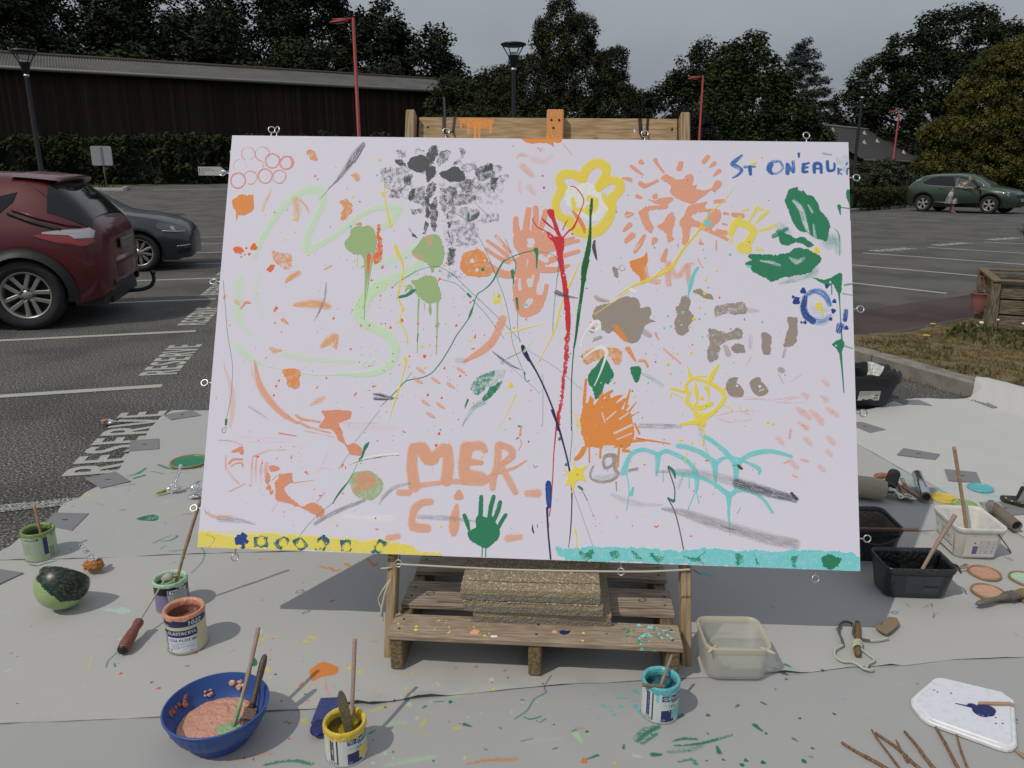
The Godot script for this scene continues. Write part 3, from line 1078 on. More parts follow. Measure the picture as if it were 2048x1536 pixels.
func build_street_furniture()->void:
	lantern_lamp(V(.045,gh(0,-24),-24.0),5.18,"black lantern lamp rising behind the middle of the easel")
	lantern_lamp(V(-14.45,gh(-14.4,-24.5),-24.5),5.0,"black lantern lamp in front of the timber barn, behind the red car")
	lantern_lamp(V(16.28,0,-38.0),5.75,"black lantern lamp between the brick outbuilding and a red lamp")
	lantern_lamp(V(27.4,0,-50.0),5.3,"black lantern lamp against the yellowish tree above the green car")
	red_lamp(V(-4.74,gh(-4.7,-25),-25.0),5.95,"tall red lamp in front of the barn, left of the pallet easel")
	red_lamp(V(8.82,0,-38.0),5.98,"red lamp just right of the pallet easel, before the green trees")
	red_lamp(V(24.75,0,-52.0),5.55,"red lamp in front of the brick outbuilding's slate roof")
	# white sign seen from the back
	var g:=gh(-20.9,-40.8)
	var s:=thing("traffic_sign","square traffic sign seen from its plain grey back, on the verge","sign",V(-20.87,g,-40.8),.2)
	var post:=NB()
	post.tube([V(.03,0,-.04),V(0,2.05,-.04)],.04,.04,10)
	part("post",post,pn(.22,.23,.23,.5,.3),s)
	var pl:=FB()
	pl.prism(round_rect(.98,.95,.09),.0,.03,Transform3D(Basis(Vector3.RIGHT,PI/2),V(0,1.56,0)),.005)
	part("plate",pl,pn(.34,.36,.385,.5),s)
	var rail:=FB()
	rail.box(V(0,1.56,.045),V(.09,.92,.03))
	part("rail",rail,pn(.23,.24,.26,.5),s)
	# white arrow sign
	var a:=thing("arrow_sign","white arrow-shaped direction sign before the hedge, left of the board","sign",V(-11.2,gh(-11.2,-32),-32.0),.06)
	var ap:=NB()
	ap.tube([Vector3.ZERO,V(0,2.0,0)],.04,.04,10)
	part("post",ap,pn(.3,.3,.3,.5,.3),a)
	var cv:=Canvas.new(120,36,360,nz,{"k": [60,60,64],"w": [188,190,186]},[196,198,192])
	cv.poly("k",[4,5,7,5,7,31,4,31],.0)
	cv.text("SALLE DES FETES",11,11,4,"k")
	cv.text("MEDIATHEQUE - MUSEE",11,18,4,"k")
	cv.text("ECOLE",11,25,4,"k")
	cv.text("STADE",11,32,4,"k")
	var am:=StandardMaterial3D.new()
	am.albedo_texture=cv.texture()
	am.roughness=.5
	var ab:=FB()
	var lo:=V(-1.33,1.05,.06)
	var pts:=[lo,lo+V(.86,-.01,0),lo+V(1.08,.17,0),lo+V(.86,.33,0),lo+V(.0,.33,0)]
	for k in [[0,1,2],[0,2,3],[0,3,4]]:
		var uv:=[]
		for q in k:
			uv.append(Vector2((pts[q].x-lo.x)/1.1,1.0-(pts[q].y-lo.y)/.33))
		ab.tri(pts[k[0]],pts[k[1]],pts[k[2]],uv[0],uv[1],uv[2])
	for k in 5:
		var p:Vector3=pts[k]
		var q:Vector3=pts[(k+1)%5]
		ab.quad(p-V(0,0,.03),q-V(0,0,.03),q,p,Vector2.ONE*.02,Vector2.ONE*.02,Vector2.ONE*.02,Vector2.ONE*.02)
	for k in [[0,2,1],[0,3,2],[0,4,3]]:
		ab.tri(pts[k[0]]-V(0,0,.03),pts[k[1]]-V(0,0,.03),pts[k[2]]-V(0,0,.03))
	part("arrow_plate",ab,am,a)
	var br:=FB()
	br.box(V(-.16,1.2,.03),V(.36,.05,.03))
	part("bracket",br,pn(.3,.3,.3,.5),a)
# ------------------------------------------------------------------ trees and hedges
func clump(n:int,size:float,s:int,long:=1.0)->ArrayMesh:
	# a handful of leaf faces spread through a unit ball
	var b:=FB()
	var r:=RandomNumberGenerator.new()
	r.seed=s
	for i in n:
		var c:=V(r.randfn(),r.randfn(),r.randfn()).normalized()*pow(r.randf(),.5)
		var nrm:=(c.normalized()+V(r.randfn(),r.randfn()+.6,r.randfn())*.6).normalized()
		var u:=nrm.cross(V(r.randfn(),r.randfn(),r.randfn()).normalized()).normalized()
		var v:=nrm.cross(u)
		var q:=size*r.randf_range(.7,1.3)
		b.tri(c-u*q*long,c+v*q*.55-nrm*q*.15,c+u*q*long)
		b.tri(c-u*q*long,c+u*q*long,c-v*q*.55-nrm*q*.15)
	return b.done()
func crown_rows(lobes:Array,per:float,clump_r:float,cols:Array,r:RandomNumberGenerator,droop:=.0)->PackedFloat32Array:
	# lobes: [centre, radii]; clumps sit on and just under each lobe's skin, thinned with noise so that gaps show
	var buf:=PackedFloat32Array()
	var n:=FastNoiseLite.new()
	n.seed=r.randi()%1000
	n.frequency=.35/clump_r
	for l in lobes:
		var c:Vector3=l[0]
		var rad:Vector3=l[1]
		var area:=(rad.x*rad.y+rad.y*rad.z+rad.x*rad.z)*4.0
		for i in int(area*per/(clump_r*clump_r)):
			var d:=V(r.randfn(),r.randfn(),r.randfn()).normalized()
			var p:=c+d*rad*(1.0-.35*r.randf()*r.randf())*(1.0+.12*n.get_noise_3d(d.x*9,d.y*9,d.z*9))
			if droop>.0:
				p.y-=droop*r.randf()*r.randf()
			if n.get_noise_3dv(p)<-.28:
				continue
			var hid:=false
			for m in lobes:
				if m[0]!=c and ((p-m[0])/m[1]).length_squared()<.45:
					hid=true
					break
			if hid:
				continue
			var col:Color=cols[r.randi()%cols.size()]*r.randf_range(1.15,1.75)
			var s:=clump_r*r.randf_range(.7,1.25)
			put_row(buf,Basis(Vector3.UP,r.randf()*TAU).rotated(Vector3.RIGHT,r.randf_range(-.5,.5)).scaled(V(s,s*(.8+droop*.3),s)),p,col)
	return buf
func tree(called:String,label:String,base:Vector3,trunk_r:float,lobes:Array,per:float,clump_r:float,cols:Array,mesh:Mesh,group:="",droop:=.0,s:=1)->Node3D:
	var r:=RandomNumberGenerator.new()
	r.seed=s*7+3
	var o:=thing(called,label,"tree",base,.0,group)
	var top:=Vector3.ZERO
	for l in lobes:
		top+=l[0]/lobes.size()
	var tr:=NB()
	tr.tube(bend([V(0,-.3,0),V(top.x*.1,top.y*.35,top.z*.1),V(top.x*.5,top.y*.75,top.z*.5),top*.92]),trunk_r,trunk_r*.3,9)
	part("trunk",tr,M.bark,o)
	var k:=0
	for l in lobes:
		if k>=7:
			break
		k+=1
		var lb:=NB()
		var st:=V(top.x*.3,top.y*r.randf_range(.35,.7),top.z*.3)
		lb.tube(bend([st,st.lerp(l[0],.5)+Vector3.UP*.4,l[0]],4),trunk_r*.42,trunk_r*.12,7)
		part("limb",lb,M.bark,o)
	var cr:=multi(mesh,crown_rows(lobes,per,clump_r,cols,r,droop),leaf_mat())
	cr.name="crown"
	cr.set_meta("kind","stuff")
	o.add_child(cr,true)
	return o
func round_lobes(h:float,w:float,low:float,n:int,s:int)->Array:
	# an uneven domed crown: h total height, w width, low height of the lowest leaves
	var r:=RandomNumberGenerator.new()
	r.seed=s
	var out:=[]
	var H:=h-low
	for i in n:
		var t:=(i+.5)/n
		var a:=i*2.399+r.randf()
		var prof:=sqrt(maxf(.05,1.0-pow(t*1.25-.35,2.0)))
		var rr:=w*.5*prof*r.randf_range(.45,.72)
		var q:=w*r.randf_range(.20,.27)*(1.15-.45*t)
		out.append([V(cos(a)*rr,low+q*.7+(H-q*1.5)*t,sin(a)*rr),V(q,q*r.randf_range(.75,1.0),q)])
	out.append([V(0,low+H*.5,0),V(w*.3,H*.38,w*.3)])
	return out
func build_trees()->void:
	M.bark=mottle(.02,.017,.013,.08,.066,.05,V(2,.6,2),.95)
	var broad_leaf:=clump(46,.235,5)
	var dense:=clump(48,.22,15)
	var willow:=clump(46,.19,9,1.4)
	var dark:=[C3(.014,.020,.010),C3(.018,.025,.011),C3(.012,.017,.009),C3(.022,.029,.013)]
	var mid:=[C3(.021,.038,.012),C3(.017,.031,.011),C3(.030,.050,.015),C3(.014,.024,.010)]
	var olive:=[C3(.025,.030,.014),C3(.020,.025,.012),C3(.033,.038,.019),C3(.016,.020,.010)]
	# the wooded slope behind the barn: every crown a tree
	var r:=RandomNumberGenerator.new()
	r.seed=4
	var words:=["tall dark","broad dark","dense deep green","shadowy round-headed","leaning dark","wide spreading"]
	var spots:=[]
	# x, z, height, width: skyline trees first (right to left), then the rows below them
	for q in [[-4.6,-96,9.6,9.5],[-10.2,-98,14.9,10.6],[-16.6,-100,17.8,12.3],[-24,-102,24.4,13.4],[-33,-104,29.3,14.6],[-44,-106,32.9,15.7],[-56,-106,34.2,16.8],[-70,-104,34.2,16.8],[-85,-100,34.2,17.9],[-100,-95,34.2,17.9],
		[-8,-86,8,8],[-14.5,-87,10,8.5],[-22.5,-88,13,9.5],[-31.5,-88,16,10.5],[-41,-88,18,11],[-52,-86,19,12],[-64,-84,20,12],[-77,-80,21,12],[-90,-76,22,13],
		[-17,-80,7.5,7],[-27,-78,9,8],[-36,-75,10.5,9],[-45,-70,11,9],[-54,-64,13,10],[-64,-60,14,10]]:
		spots.append(q)
	var k:=0
	for q in spots:
		var side:="above the barn roof"
		var lab:="%s woodland tree, number %d from the gap at the barn's end, %s"%[words[k%6],k+1,side]
		if k<10:
			lab=["small dark tree ending the woodland skyline beside the willow","rounded dark tree, next left of the skyline's end","dark skyline tree above the barn roof's far corner","tall dark tree where the wooded skyline leaves the sky","very tall dark tree left of the woodland's sky gap","huge dark woodland tree behind the tall red lamp","huge shadowy woodland tree above the middle of the barn","dark woodland tree above the barn's left half","dark woodland tree above the barn's left end","dark woodland tree in the far upper left corner"][k]
		elif k<19:
			lab=["low dark tree behind the olive bush at the barn's end","second-row dark tree above the barn's downpipe","second-row tree above the barn's right third","second-row tree behind the arm of the tall red lamp","second-row tree over the barn, left of the red lamp","second-row dark tree over the middle of the barn ridge","second-row dark tree above the traffic sign","second-row dark tree above the red car","second-row dark tree left of the left lantern lamp"][k-10]
		else:
			lab=["lowest dark bushy tree just over the barn's right end","low dark tree touching the barn ridge right of the red lamp","low dark tree touching the barn ridge at the red lamp","low dark tree on the barn ridge above the arrow sign","low dark tree on the barn ridge above the traffic sign","low dark tree on the barn ridge at the left lantern lamp"][k-19]
		tree("woodland_tree",lab,V(q[0],gh(q[0],q[1])-.5,q[1]),.4,round_lobes(q[2],q[3],1.5,11,k+10),.62,1.05,dark if k%3 else [dark[1],dark[3],mid[3]],broad_leaf,"trees of the wooded slope",.0,k+1)
		k+=1
	# olive bush at the end of the barn
	tree("olive_bush","low olive green bush at the right end of the barn",V(-4.4,gh(-4.4,-66),-64.5),.15,round_lobes(7.6,5.2,.2,8,91),.9,.6,olive,dense,"",.0,31)
	# big loose tree in the middle
	var wl:=[[V(0,4.2,0),V(5.6,3.9,3.5)],[V(-3.6,4.8,.5),V(2.8,3.4,2.4)],[V(3.6,5.0,.5),V(2.9,3.4,2.4)],[V(-4.6,4.2,1.0),V(1.7,3.0,1.6)],[V(5.0,4.6,1.0),V(1.7,2.8,1.6)],[V(-2.6,6.6,.5),V(2.4,2.4,2.0)],[V(-1.6,7.4,0),V(3.0,2.4,2.4)],[V(1.8,7.8,0),V(2.9,2.4,2.4)],[V(.6,10.2,0),V(2.0,1.9,1.7)],[V(.2,12.2,0),V(1.15,1.5,1.1)],[V(1.9,11.4,.2),V(.9,1.1,.9)],[V(3.9,8.9,0),V(1.3,1.4,1.2)],[V(-4.1,8.1,0),V(1.2,.8,1.0)],[V(-4.6,2.4,1),V(1.7,2.2,1.6)],[V(4.9,2.6,1),V(1.7,2.4,1.6)],[V(-.9,11.2,0),V(.8,1.1,.8)]]
	tree("willow_tree","large loose olive tree behind the middle lantern lamp",V(3.3,gh(3.5,-60)-.4,-60),.4,wl,1.25,.45,olive,willow,"",.5,33)
	tree("round_tree","dark round-crowned tree between the willow and the bright maple",V(17.2,gh(17,-75),-75),.35,[[V(1.0,10.6,0),V(2.5,2.4,2.3)],[V(-.9,10.0,0),V(1.9,1.7,1.7)],[V(2.4,9.0,0),V(2.0,1.9,1.9)],[V(-2.5,7.4,0),V(2.6,2.2,2.3)],[V(-4.4,6.4,.5),V(2.2,2.2,2.0)],[V(.5,6.4,0),V(3.6,3.0,2.6)],[V(-3.2,3.2,1),V(3.4,3.2,2.6)],[V(2.5,3.2,0),V(3.2,3.4,2.6)]],.85,.7,dark,broad_leaf,"",.0,35)
	tree("copper_shrub","dark purplish shrub tree behind the right end of the pallet",V(9.9,0,-46),.15,[[V(0,3.9,0),V(1.5,1.3,1.2)],[V(-.9,2.6,0),V(1.2,1.4,1.1)],[V(.9,2.6,0),V(1.2,1.5,1.1)],[V(0,1.3,0),V(1.8,1.3,1.2)]],1.2,.35,[C3(.018,.013,.012),C3(.026,.017,.015),C3(.014,.013,.011)],dense,"",.0,36)
	tree("maple_tree","bright green maple left of the brick outbuilding",V(15.6,0,-55),.3,[[V(.1,9.0,0),V(1.3,1.6,1.2)],[V(1.0,8.1,0),V(1.2,1.3,1.2)],[V(-1.2,7.6,0),V(1.5,1.5,1.3)],[V(2.3,6.9,0),V(1.2,1.3,1.1)],[V(.2,5.8,0),V(2.4,2.2,1.9)],[V(3.2,4.9,0),V(1.9,1.7,1.6)],[V(-1.9,4.9,.4),V(1.7,1.9,1.6)],[V(4.6,3.4,0),V(1.7,1.6,1.5)],[V(1.4,3.0,.6),V(2.6,2.2,1.9)],[V(-1.4,2.2,.8),V(1.9,2.0,1.6)],[V(3.4,1.6,1.2),V(2.1,1.6,1.6)]],1.1,.5,mid,broad_leaf,"",.0,37)
	# cedar with flat sprays
	var sp:=clump(30,.20,41,1.6)
	var cl:=[]
	var rr:=RandomNumberGenerator.new()
	rr.seed=8
	for i in 30:
		var t:=i/30.0
		var a:=i*2.399
		var q:=.5+(1.0-t)*3.6
		cl.append([V(cos(a)*q*.75,6.0+t*8.2,sin(a)*q*.75),V(q*.42+.25,.24,q*.42+.25)])
	tree("cedar_tree","blue-grey cedar with flat sprays peeking over the maple",V(28.0,0,-80),.28,cl,.75,.5,[C3(.030,.040,.034),C3(.040,.052,.045),C3(.022,.03,.026)],sp,"",.0,38)
	# the big spreading tree on the right
	var big:=[[V(.0,12.6,0),V(4.2,2.9,3.2)],[V(-3.6,11.4,0),V(3.0,2.3,2.6)],[V(3.6,11.8,0),V(3.4,2.5,2.8)],[V(6.8,9.6,0),V(3.2,2.5,2.8)],[V(-6.0,9.4,0),V(2.9,2.2,2.5)],[V(-1.0,9.2,1.5),V(5.2,2.6,3.0)],[V(-8.0,7.0,0),V(2.6,2.0,2.3)],[V(4.2,7.4,1.5),V(5.0,2.4,3.0)],[V(-4.2,6.4,1.5),V(4.6,2.3,2.8)],[V(-8.6,4.6,.5),V(2.6,1.9,2.2)],[V(-4.6,3.8,1.8),V(4.6,2.0,2.5)],[V(1.6,4.6,2.0),V(4.2,2.0,2.6)],[V(9.4,7.2,0),V(3.0,2.4,2.6)],[V(-7.4,2.0,1),V(3.6,2.0,2.2)],[V(-1.5,1.8,1.5),V(4.2,2.0,2.4)]]
	tree("spreading_tree","largest dark spreading tree rising behind the brick outbuilding",V(38.6,0,-72),.6,big,.8,.62,[C3(.013,.019,.009),C3(.018,.025,.010),C3(.011,.016,.008),C3(.022,.028,.011)],broad_leaf,"",.0,39)
	tree("far_tree","dark tree top at the right edge behind the yellowish tree",V(56.5,0,-78),.4,round_lobes(13.2,9,1.0,9,55),.7,.9,dark,broad_leaf,"",.0,40)
	# yellowish layered tree down to the ground
	var yl:=[[V(1.3,7.9,0),V(1.9,1.3,1.7)],[V(-.4,7.2,0),V(1.6,1.3,1.5)],[V(3.0,7.2,0),V(1.8,1.3,1.6)],[V(-1.5,5.7,0),V(1.6,1.2,1.5)],[V(1.4,5.6,.8),V(2.3,1.5,1.8)],[V(3.8,5.4,0),V(1.9,1.5,1.7)],[V(-2.9,3.7,0),V(1.5,1.0,1.4)],[V(-.6,3.8,1.0),V(2.0,1.3,1.7)],[V(2.4,3.6,1.0),V(2.4,1.5,1.8)],[V(-3.2,1.9,.3),V(1.6,1.1,1.4)],[V(-.8,1.8,1.2),V(2.2,1.3,1.7)],[V(2.5,1.7,1.2),V(2.5,1.4,1.8)],[V(5.2,3.4,0),V(1.8,2.2,1.7)]]
	tree("yellowish_tree","yellowish green layered tree behind the green car",V(27.6,0,-45.5),.3,yl,1.35,.36,[C3(.060,.056,.013),C3(.046,.045,.012),C3(.078,.071,.017),C3(.03,.032,.011)],dense,"",.0,42)
func hedge(called:String,label:String,a:Vector2,b:Vector2,width:float,height:float,clump_r:float,per:float,cols:Array,mesh:Mesh,rough:float,s:int,group:="")->void:
	var r:=RandomNumberGenerator.new()
	r.seed=s
	var o:=thing(called,label,"hedge",Vector3.ZERO,.0,group)
	var d:=(b-a).normalized()
	var bs:=Basis(V(d.x,0,d.y),Vector3.UP,V(-d.y,0,d.x))
	var L:=a.distance_to(b)
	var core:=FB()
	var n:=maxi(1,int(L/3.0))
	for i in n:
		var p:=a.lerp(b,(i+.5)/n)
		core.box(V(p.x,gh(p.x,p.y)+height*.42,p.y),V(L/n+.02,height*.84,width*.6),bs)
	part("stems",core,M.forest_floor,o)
	var fn:=FastNoiseLite.new()
	fn.seed=s
	fn.frequency=.35
	var buf:=PackedFloat32Array()
	for i in int(L*(height*2+width)*per/(clump_r*clump_r)):
		var t:=r.randf()
		var p:=a.lerp(b,t)
		var hh:=height*(1.0+rough*fn.get_noise_1d(t*L*3.0))
		var face:=r.randf()*(hh*2+width)
		var q:=V(0,face,width*.5)
		if face>hh*2:
			q=V(0,hh,(face-hh*2)-width*.5)
		elif face>hh:
			q=V(0,face-hh,-width*.5)
		q.z*=1.0+rough*.6*fn.get_noise_2d(t*L*4.0,q.y*6.0)
		q+=V(r.randfn(),r.randfn(),r.randfn())*clump_r*(.12+rough*.4)
		var sc:=clump_r*r.randf_range(.7,1.2)
		put_row(buf,Basis(Vector3.UP,r.randf()*TAU).scaled(Vector3.ONE*sc),V(p.x,gh(p.x,p.y)+.02,p.y)+bs*q,cols[r.randi()%cols.size()]*r.randf_range(.7,1.3))
	var cr:=multi(mesh,buf,leaf_mat())
	cr.name="foliage"
	cr.set_meta("kind","stuff")
	o.add_child(cr,true)
func build_hedges()->void:
	var leaf:=clump(26,.30,61)
	hedge("rough_hedge","overgrown dark hedge along the foot of the timber barn",Vector2(-42,-42.5),Vector2(3.0,-47.0),1.6,2.25,.42,1.1,[C3(.030,.040,.014),C3(.020,.030,.011),C3(.045,.052,.018),C3(.014,.02,.009)],leaf,.16,5)
	hedge("clipped_hedge","low clipped hedge right of the board, behind its kerb",Vector2(14.9,-35.4),Vector2(24.0,-44.6),1.3,.88,.16,.85,[C3(.032,.038,.012),C3(.022,.028,.010),C3(.05,.052,.018)],leaf,.03,6)
	var dense:=clump(28,.30,71)
	tree("laurel_bush","round dark bush behind the clipped hedge, left of the green car",V(19.6,0,-42.5),.06,[[V(0,1.0,0),V(1.3,.85,.9)],[V(1.3,.9,0),V(1.0,.8,.8)],[V(.4,1.7,0),V(.8,.6,.7)]],1.2,.22,[C3(.030,.042,.025),C3(.02,.03,.017),C3(.045,.058,.036)],dense,"",.0,51)
	tree("rusty_bush","brownish bush under the brick outbuilding's eaves",V(21.9,0,-50.5),.06,[[V(0,1.2,0),V(1.4,1.1,.9)],[V(1.5,1.6,0),V(1.1,.9,.8)]],1.2,.28,[C3(.035,.03,.015),C3(.03,.036,.015)],dense,"",.0,52)
	tree("dark_shrub","dark shrub between the green car and the yellowish tree",V(30.2,0,-41.5),.06,[[V(0,1.0,0),V(1.8,1.0,.9)],[V(2.2,1.1,0),V(1.5,1.2,.9)]],1.1,.26,[C3(.018,.026,.012),C3(.026,.034,.014)],dense,"",.0,53)
# ------------------------------------------------------------------ the lawn corner on the right
func lawn_h(x:float,z:float)->float:
	# distance behind the kerb line, which runs through (3.0, -6.41) along (0.33, 0.94)
	var d:=(x-3.03)*.943-(z+6.41)*.332
	var f:=smoothstep(.0,1.6,d)
	return .105-.075*f+.02*sin(x*5.1)*sin(z*4.3)*f
func build_lawn_corner()->void:
	var pave:=struct("footpath",sheet_mesh(PackedVector2Array([Vector2(2.3,-7.05),Vector2(3.32,-7.27),Vector2(5.27,-8.53),Vector2(12,-12.9),Vector2(12,-14.4),Vector2(6.17,-10.32),Vector2(4.11,-9.05),Vector2(1.9,-7.7)]),4.0,.004),M.red_asphalt)
	var edge_mat:=tripl(M.kerb.albedo_texture,Vector3.ONE*2.4,.9,null,.0,true,Color(.62,.6,.6))
	kerb_piece(Vector2(2.5,-6.78),Vector2(5.27,-8.57),.06,.03,edge_mat,pave)
	kerb_piece(Vector2(5.27,-8.57),Vector2(9.5,-11.3),.06,.03,edge_mat,pave)
	var lawn:=PackedVector2Array([Vector2(2.62,-7.05),Vector2(3.05,-7.12),Vector2(3.32,-7.24),Vector2(5.27,-8.50),Vector2(9.3,-11.1),Vector2(9.3,-1.4),Vector2(4.82,-1.4),Vector2(3.09,-6.4)])
	var b:=NB()
	var lo:=Vector2(2.5,-11.2)
	for i in 35:
		for j in 50:
			var c:=PackedVector2Array([lo+Vector2(i,j)*.2,lo+Vector2(i+1,j)*.2,lo+Vector2(i+1,j+1)*.2,lo+Vector2(i,j+1)*.2])
			for q in Geometry2D.intersect_polygons(c,lawn):
				for k in range(1,q.size()-1):
					var t:=[q[0],q[k],q[k+1]]
					if (t[1]-t[0]).cross(t[2]-t[0])>.0:
						t.reverse()
					b.tri(V(t[0].x,lawn_h(t[0].x,t[0].y),t[0].y),V(t[1].x,lawn_h(t[1].x,t[1].y),t[1].y),V(t[2].x,lawn_h(t[2].x,t[2].y),t[2].y))
	struct("lawn",b,M.soil)
	var kb:=Node3D.new()
	kb.name=numbered("kerb")
	add_child(kb)
	kb.set_meta("kind","structure")
	kerb_piece(Vector2(2.72,-7.25),Vector2(4.75,-1.5),.13,.125,M.kerb,kb)
	# grass: dry straw, green tufts, all too many to count
	var near:=PackedVector2Array([Vector2(2.8,-6.9),Vector2(3.4,-7.15),Vector2(5.2,-8.3),Vector2(6.4,-8.9),Vector2(6.4,-4.6),Vector2(3.75,-4.9)])
	scatter_grass("dry_grass","dry yellow grass of the lawn corner behind the kerb",near,3600,.018,.05,[C3(.34,.25,.11),C3(.26,.19,.08),C3(.22,.17,.085),C3(.15,.14,.06)],3)
	scatter_grass("green_grass","green grass growing at the foot of the wooden planter",PackedVector2Array([Vector2(4.15,-7.35),Vector2(4.75,-7.95),Vector2(5.3,-7.75),Vector2(6.2,-7.4),Vector2(5.6,-6.6),Vector2(4.6,-6.9)]),700,.03,.085,[C3(.05,.08,.022),C3(.035,.06,.018),C3(.12,.115,.045)],5)
	for q in [[3.35,-6.75,.16],[3.75,-6.55,.2],[3.45,-6.25,.16],[3.55,-5.75,.15],[4.1,-6.0,.2],[3.95,-5.35,.22],[3.62,-6.95,.14]]:
		var p:=PackedVector2Array()
		for k in 8:
			p.append(Vector2(q[0]+cos(TAU*k/8)*q[2]*1.4,q[1]+sin(TAU*k/8)*q[2]))
		scatter_grass("green_tuft","green tuft among the dry grass of the lawn corner",p,26,.02,.045,[C3(.05,.07,.025),C3(.12,.115,.045)],int(q[0]*10))
	# fallen straw along the foot of the kerb
	scatter_grass("kerb_litter","dry leaves and straw gathered along the foot of the kerb",PackedVector2Array([Vector2(2.62,-7.1),Vector2(2.72,-7.1),Vector2(3.42,-5.15),Vector2(3.30,-5.1)]),150,.015,.035,[C3(.36,.25,.10),C3(.22,.13,.05)],9,true)
	# daisies and dandelions
	var white:=NB()
	for k in 7:
		var a:=TAU*k/7.0
		white.tri(Vector3.ZERO,V(cos(a),.1,sin(a)),V(cos(a+.7),.1,sin(a+.7)))
	var r:=RandomNumberGenerator.new()
	r.seed=12
	var buf:=PackedFloat32Array()
	for i in 46:
		var x:=r.randfn(5.25,.33)
		var z:=-7.30+r.randfn(.0,.16)
		var s:=r.randf_range(.012,.02)
		put_row(buf,Basis(Vector3.RIGHT,.5).rotated(Vector3.UP,r.randf()*TAU).scaled(Vector3.ONE*s),V(x,lawn_h(x,z)+r.randf_range(.09,.17),z),C3(.75,.75,.72))
	var da:=multi(white.done(),buf,leaf_mat())
	da.name=numbered("daisies")
	da.set_meta("kind","stuff")
	add_child(da)
	for q in [[4.12,-7.42],[3.62,-6.6],[4.62,-6.62]]:
		var fl:=NB()
		for k in 12:
			var a:=TAU*k/12.0
			fl.tri(V(0,.12,0),V(cos(a)*.03,.13,sin(a)*.03),V(cos(a+.5)*.03,.13,sin(a+.5)*.03))
		var o:=thing("dandelion",{4.12: "yellow dandelion at the red footpath's edge",3.62: "yellow dandelion in the dry grass left of the planter",4.62: "yellow dandelion below the daisies in front of the planter"}[q[0]],"flower",V(q[0],lawn_h(q[0],q[1]),q[1]),.0,"dandelions of the lawn corner")
		part("blossom",fl,pn(.65,.42,.02,.7),o)
		var stem:=NB()
		stem.tube([V(0,-.01,0),V(.005,.12,0)],.003,.003,5)
		part("stem",stem,pn(.06,.09,.03,.7),o)
	build_planter()
func scatter_grass(called:String,label:String,poly:PackedVector2Array,n:int,h0:float,h1:float,cols:Array,s:int,on_ground:=false)->void:
	var g:=grass_stuff(poly,n+s,h0,h1,cols)
	for i in g.multimesh.instance_count:
		var t:Transform3D=g.multimesh.get_instance_transform(i)
		t.origin.y=.006 if on_ground else lawn_h(t.origin.x,t.origin.z)-.004
		g.multimesh.set_instance_transform(i,t)
	g.name=numbered(called)
	g.set_meta("kind","stuff")
	g.set_meta("label",label)
	add_child(g)
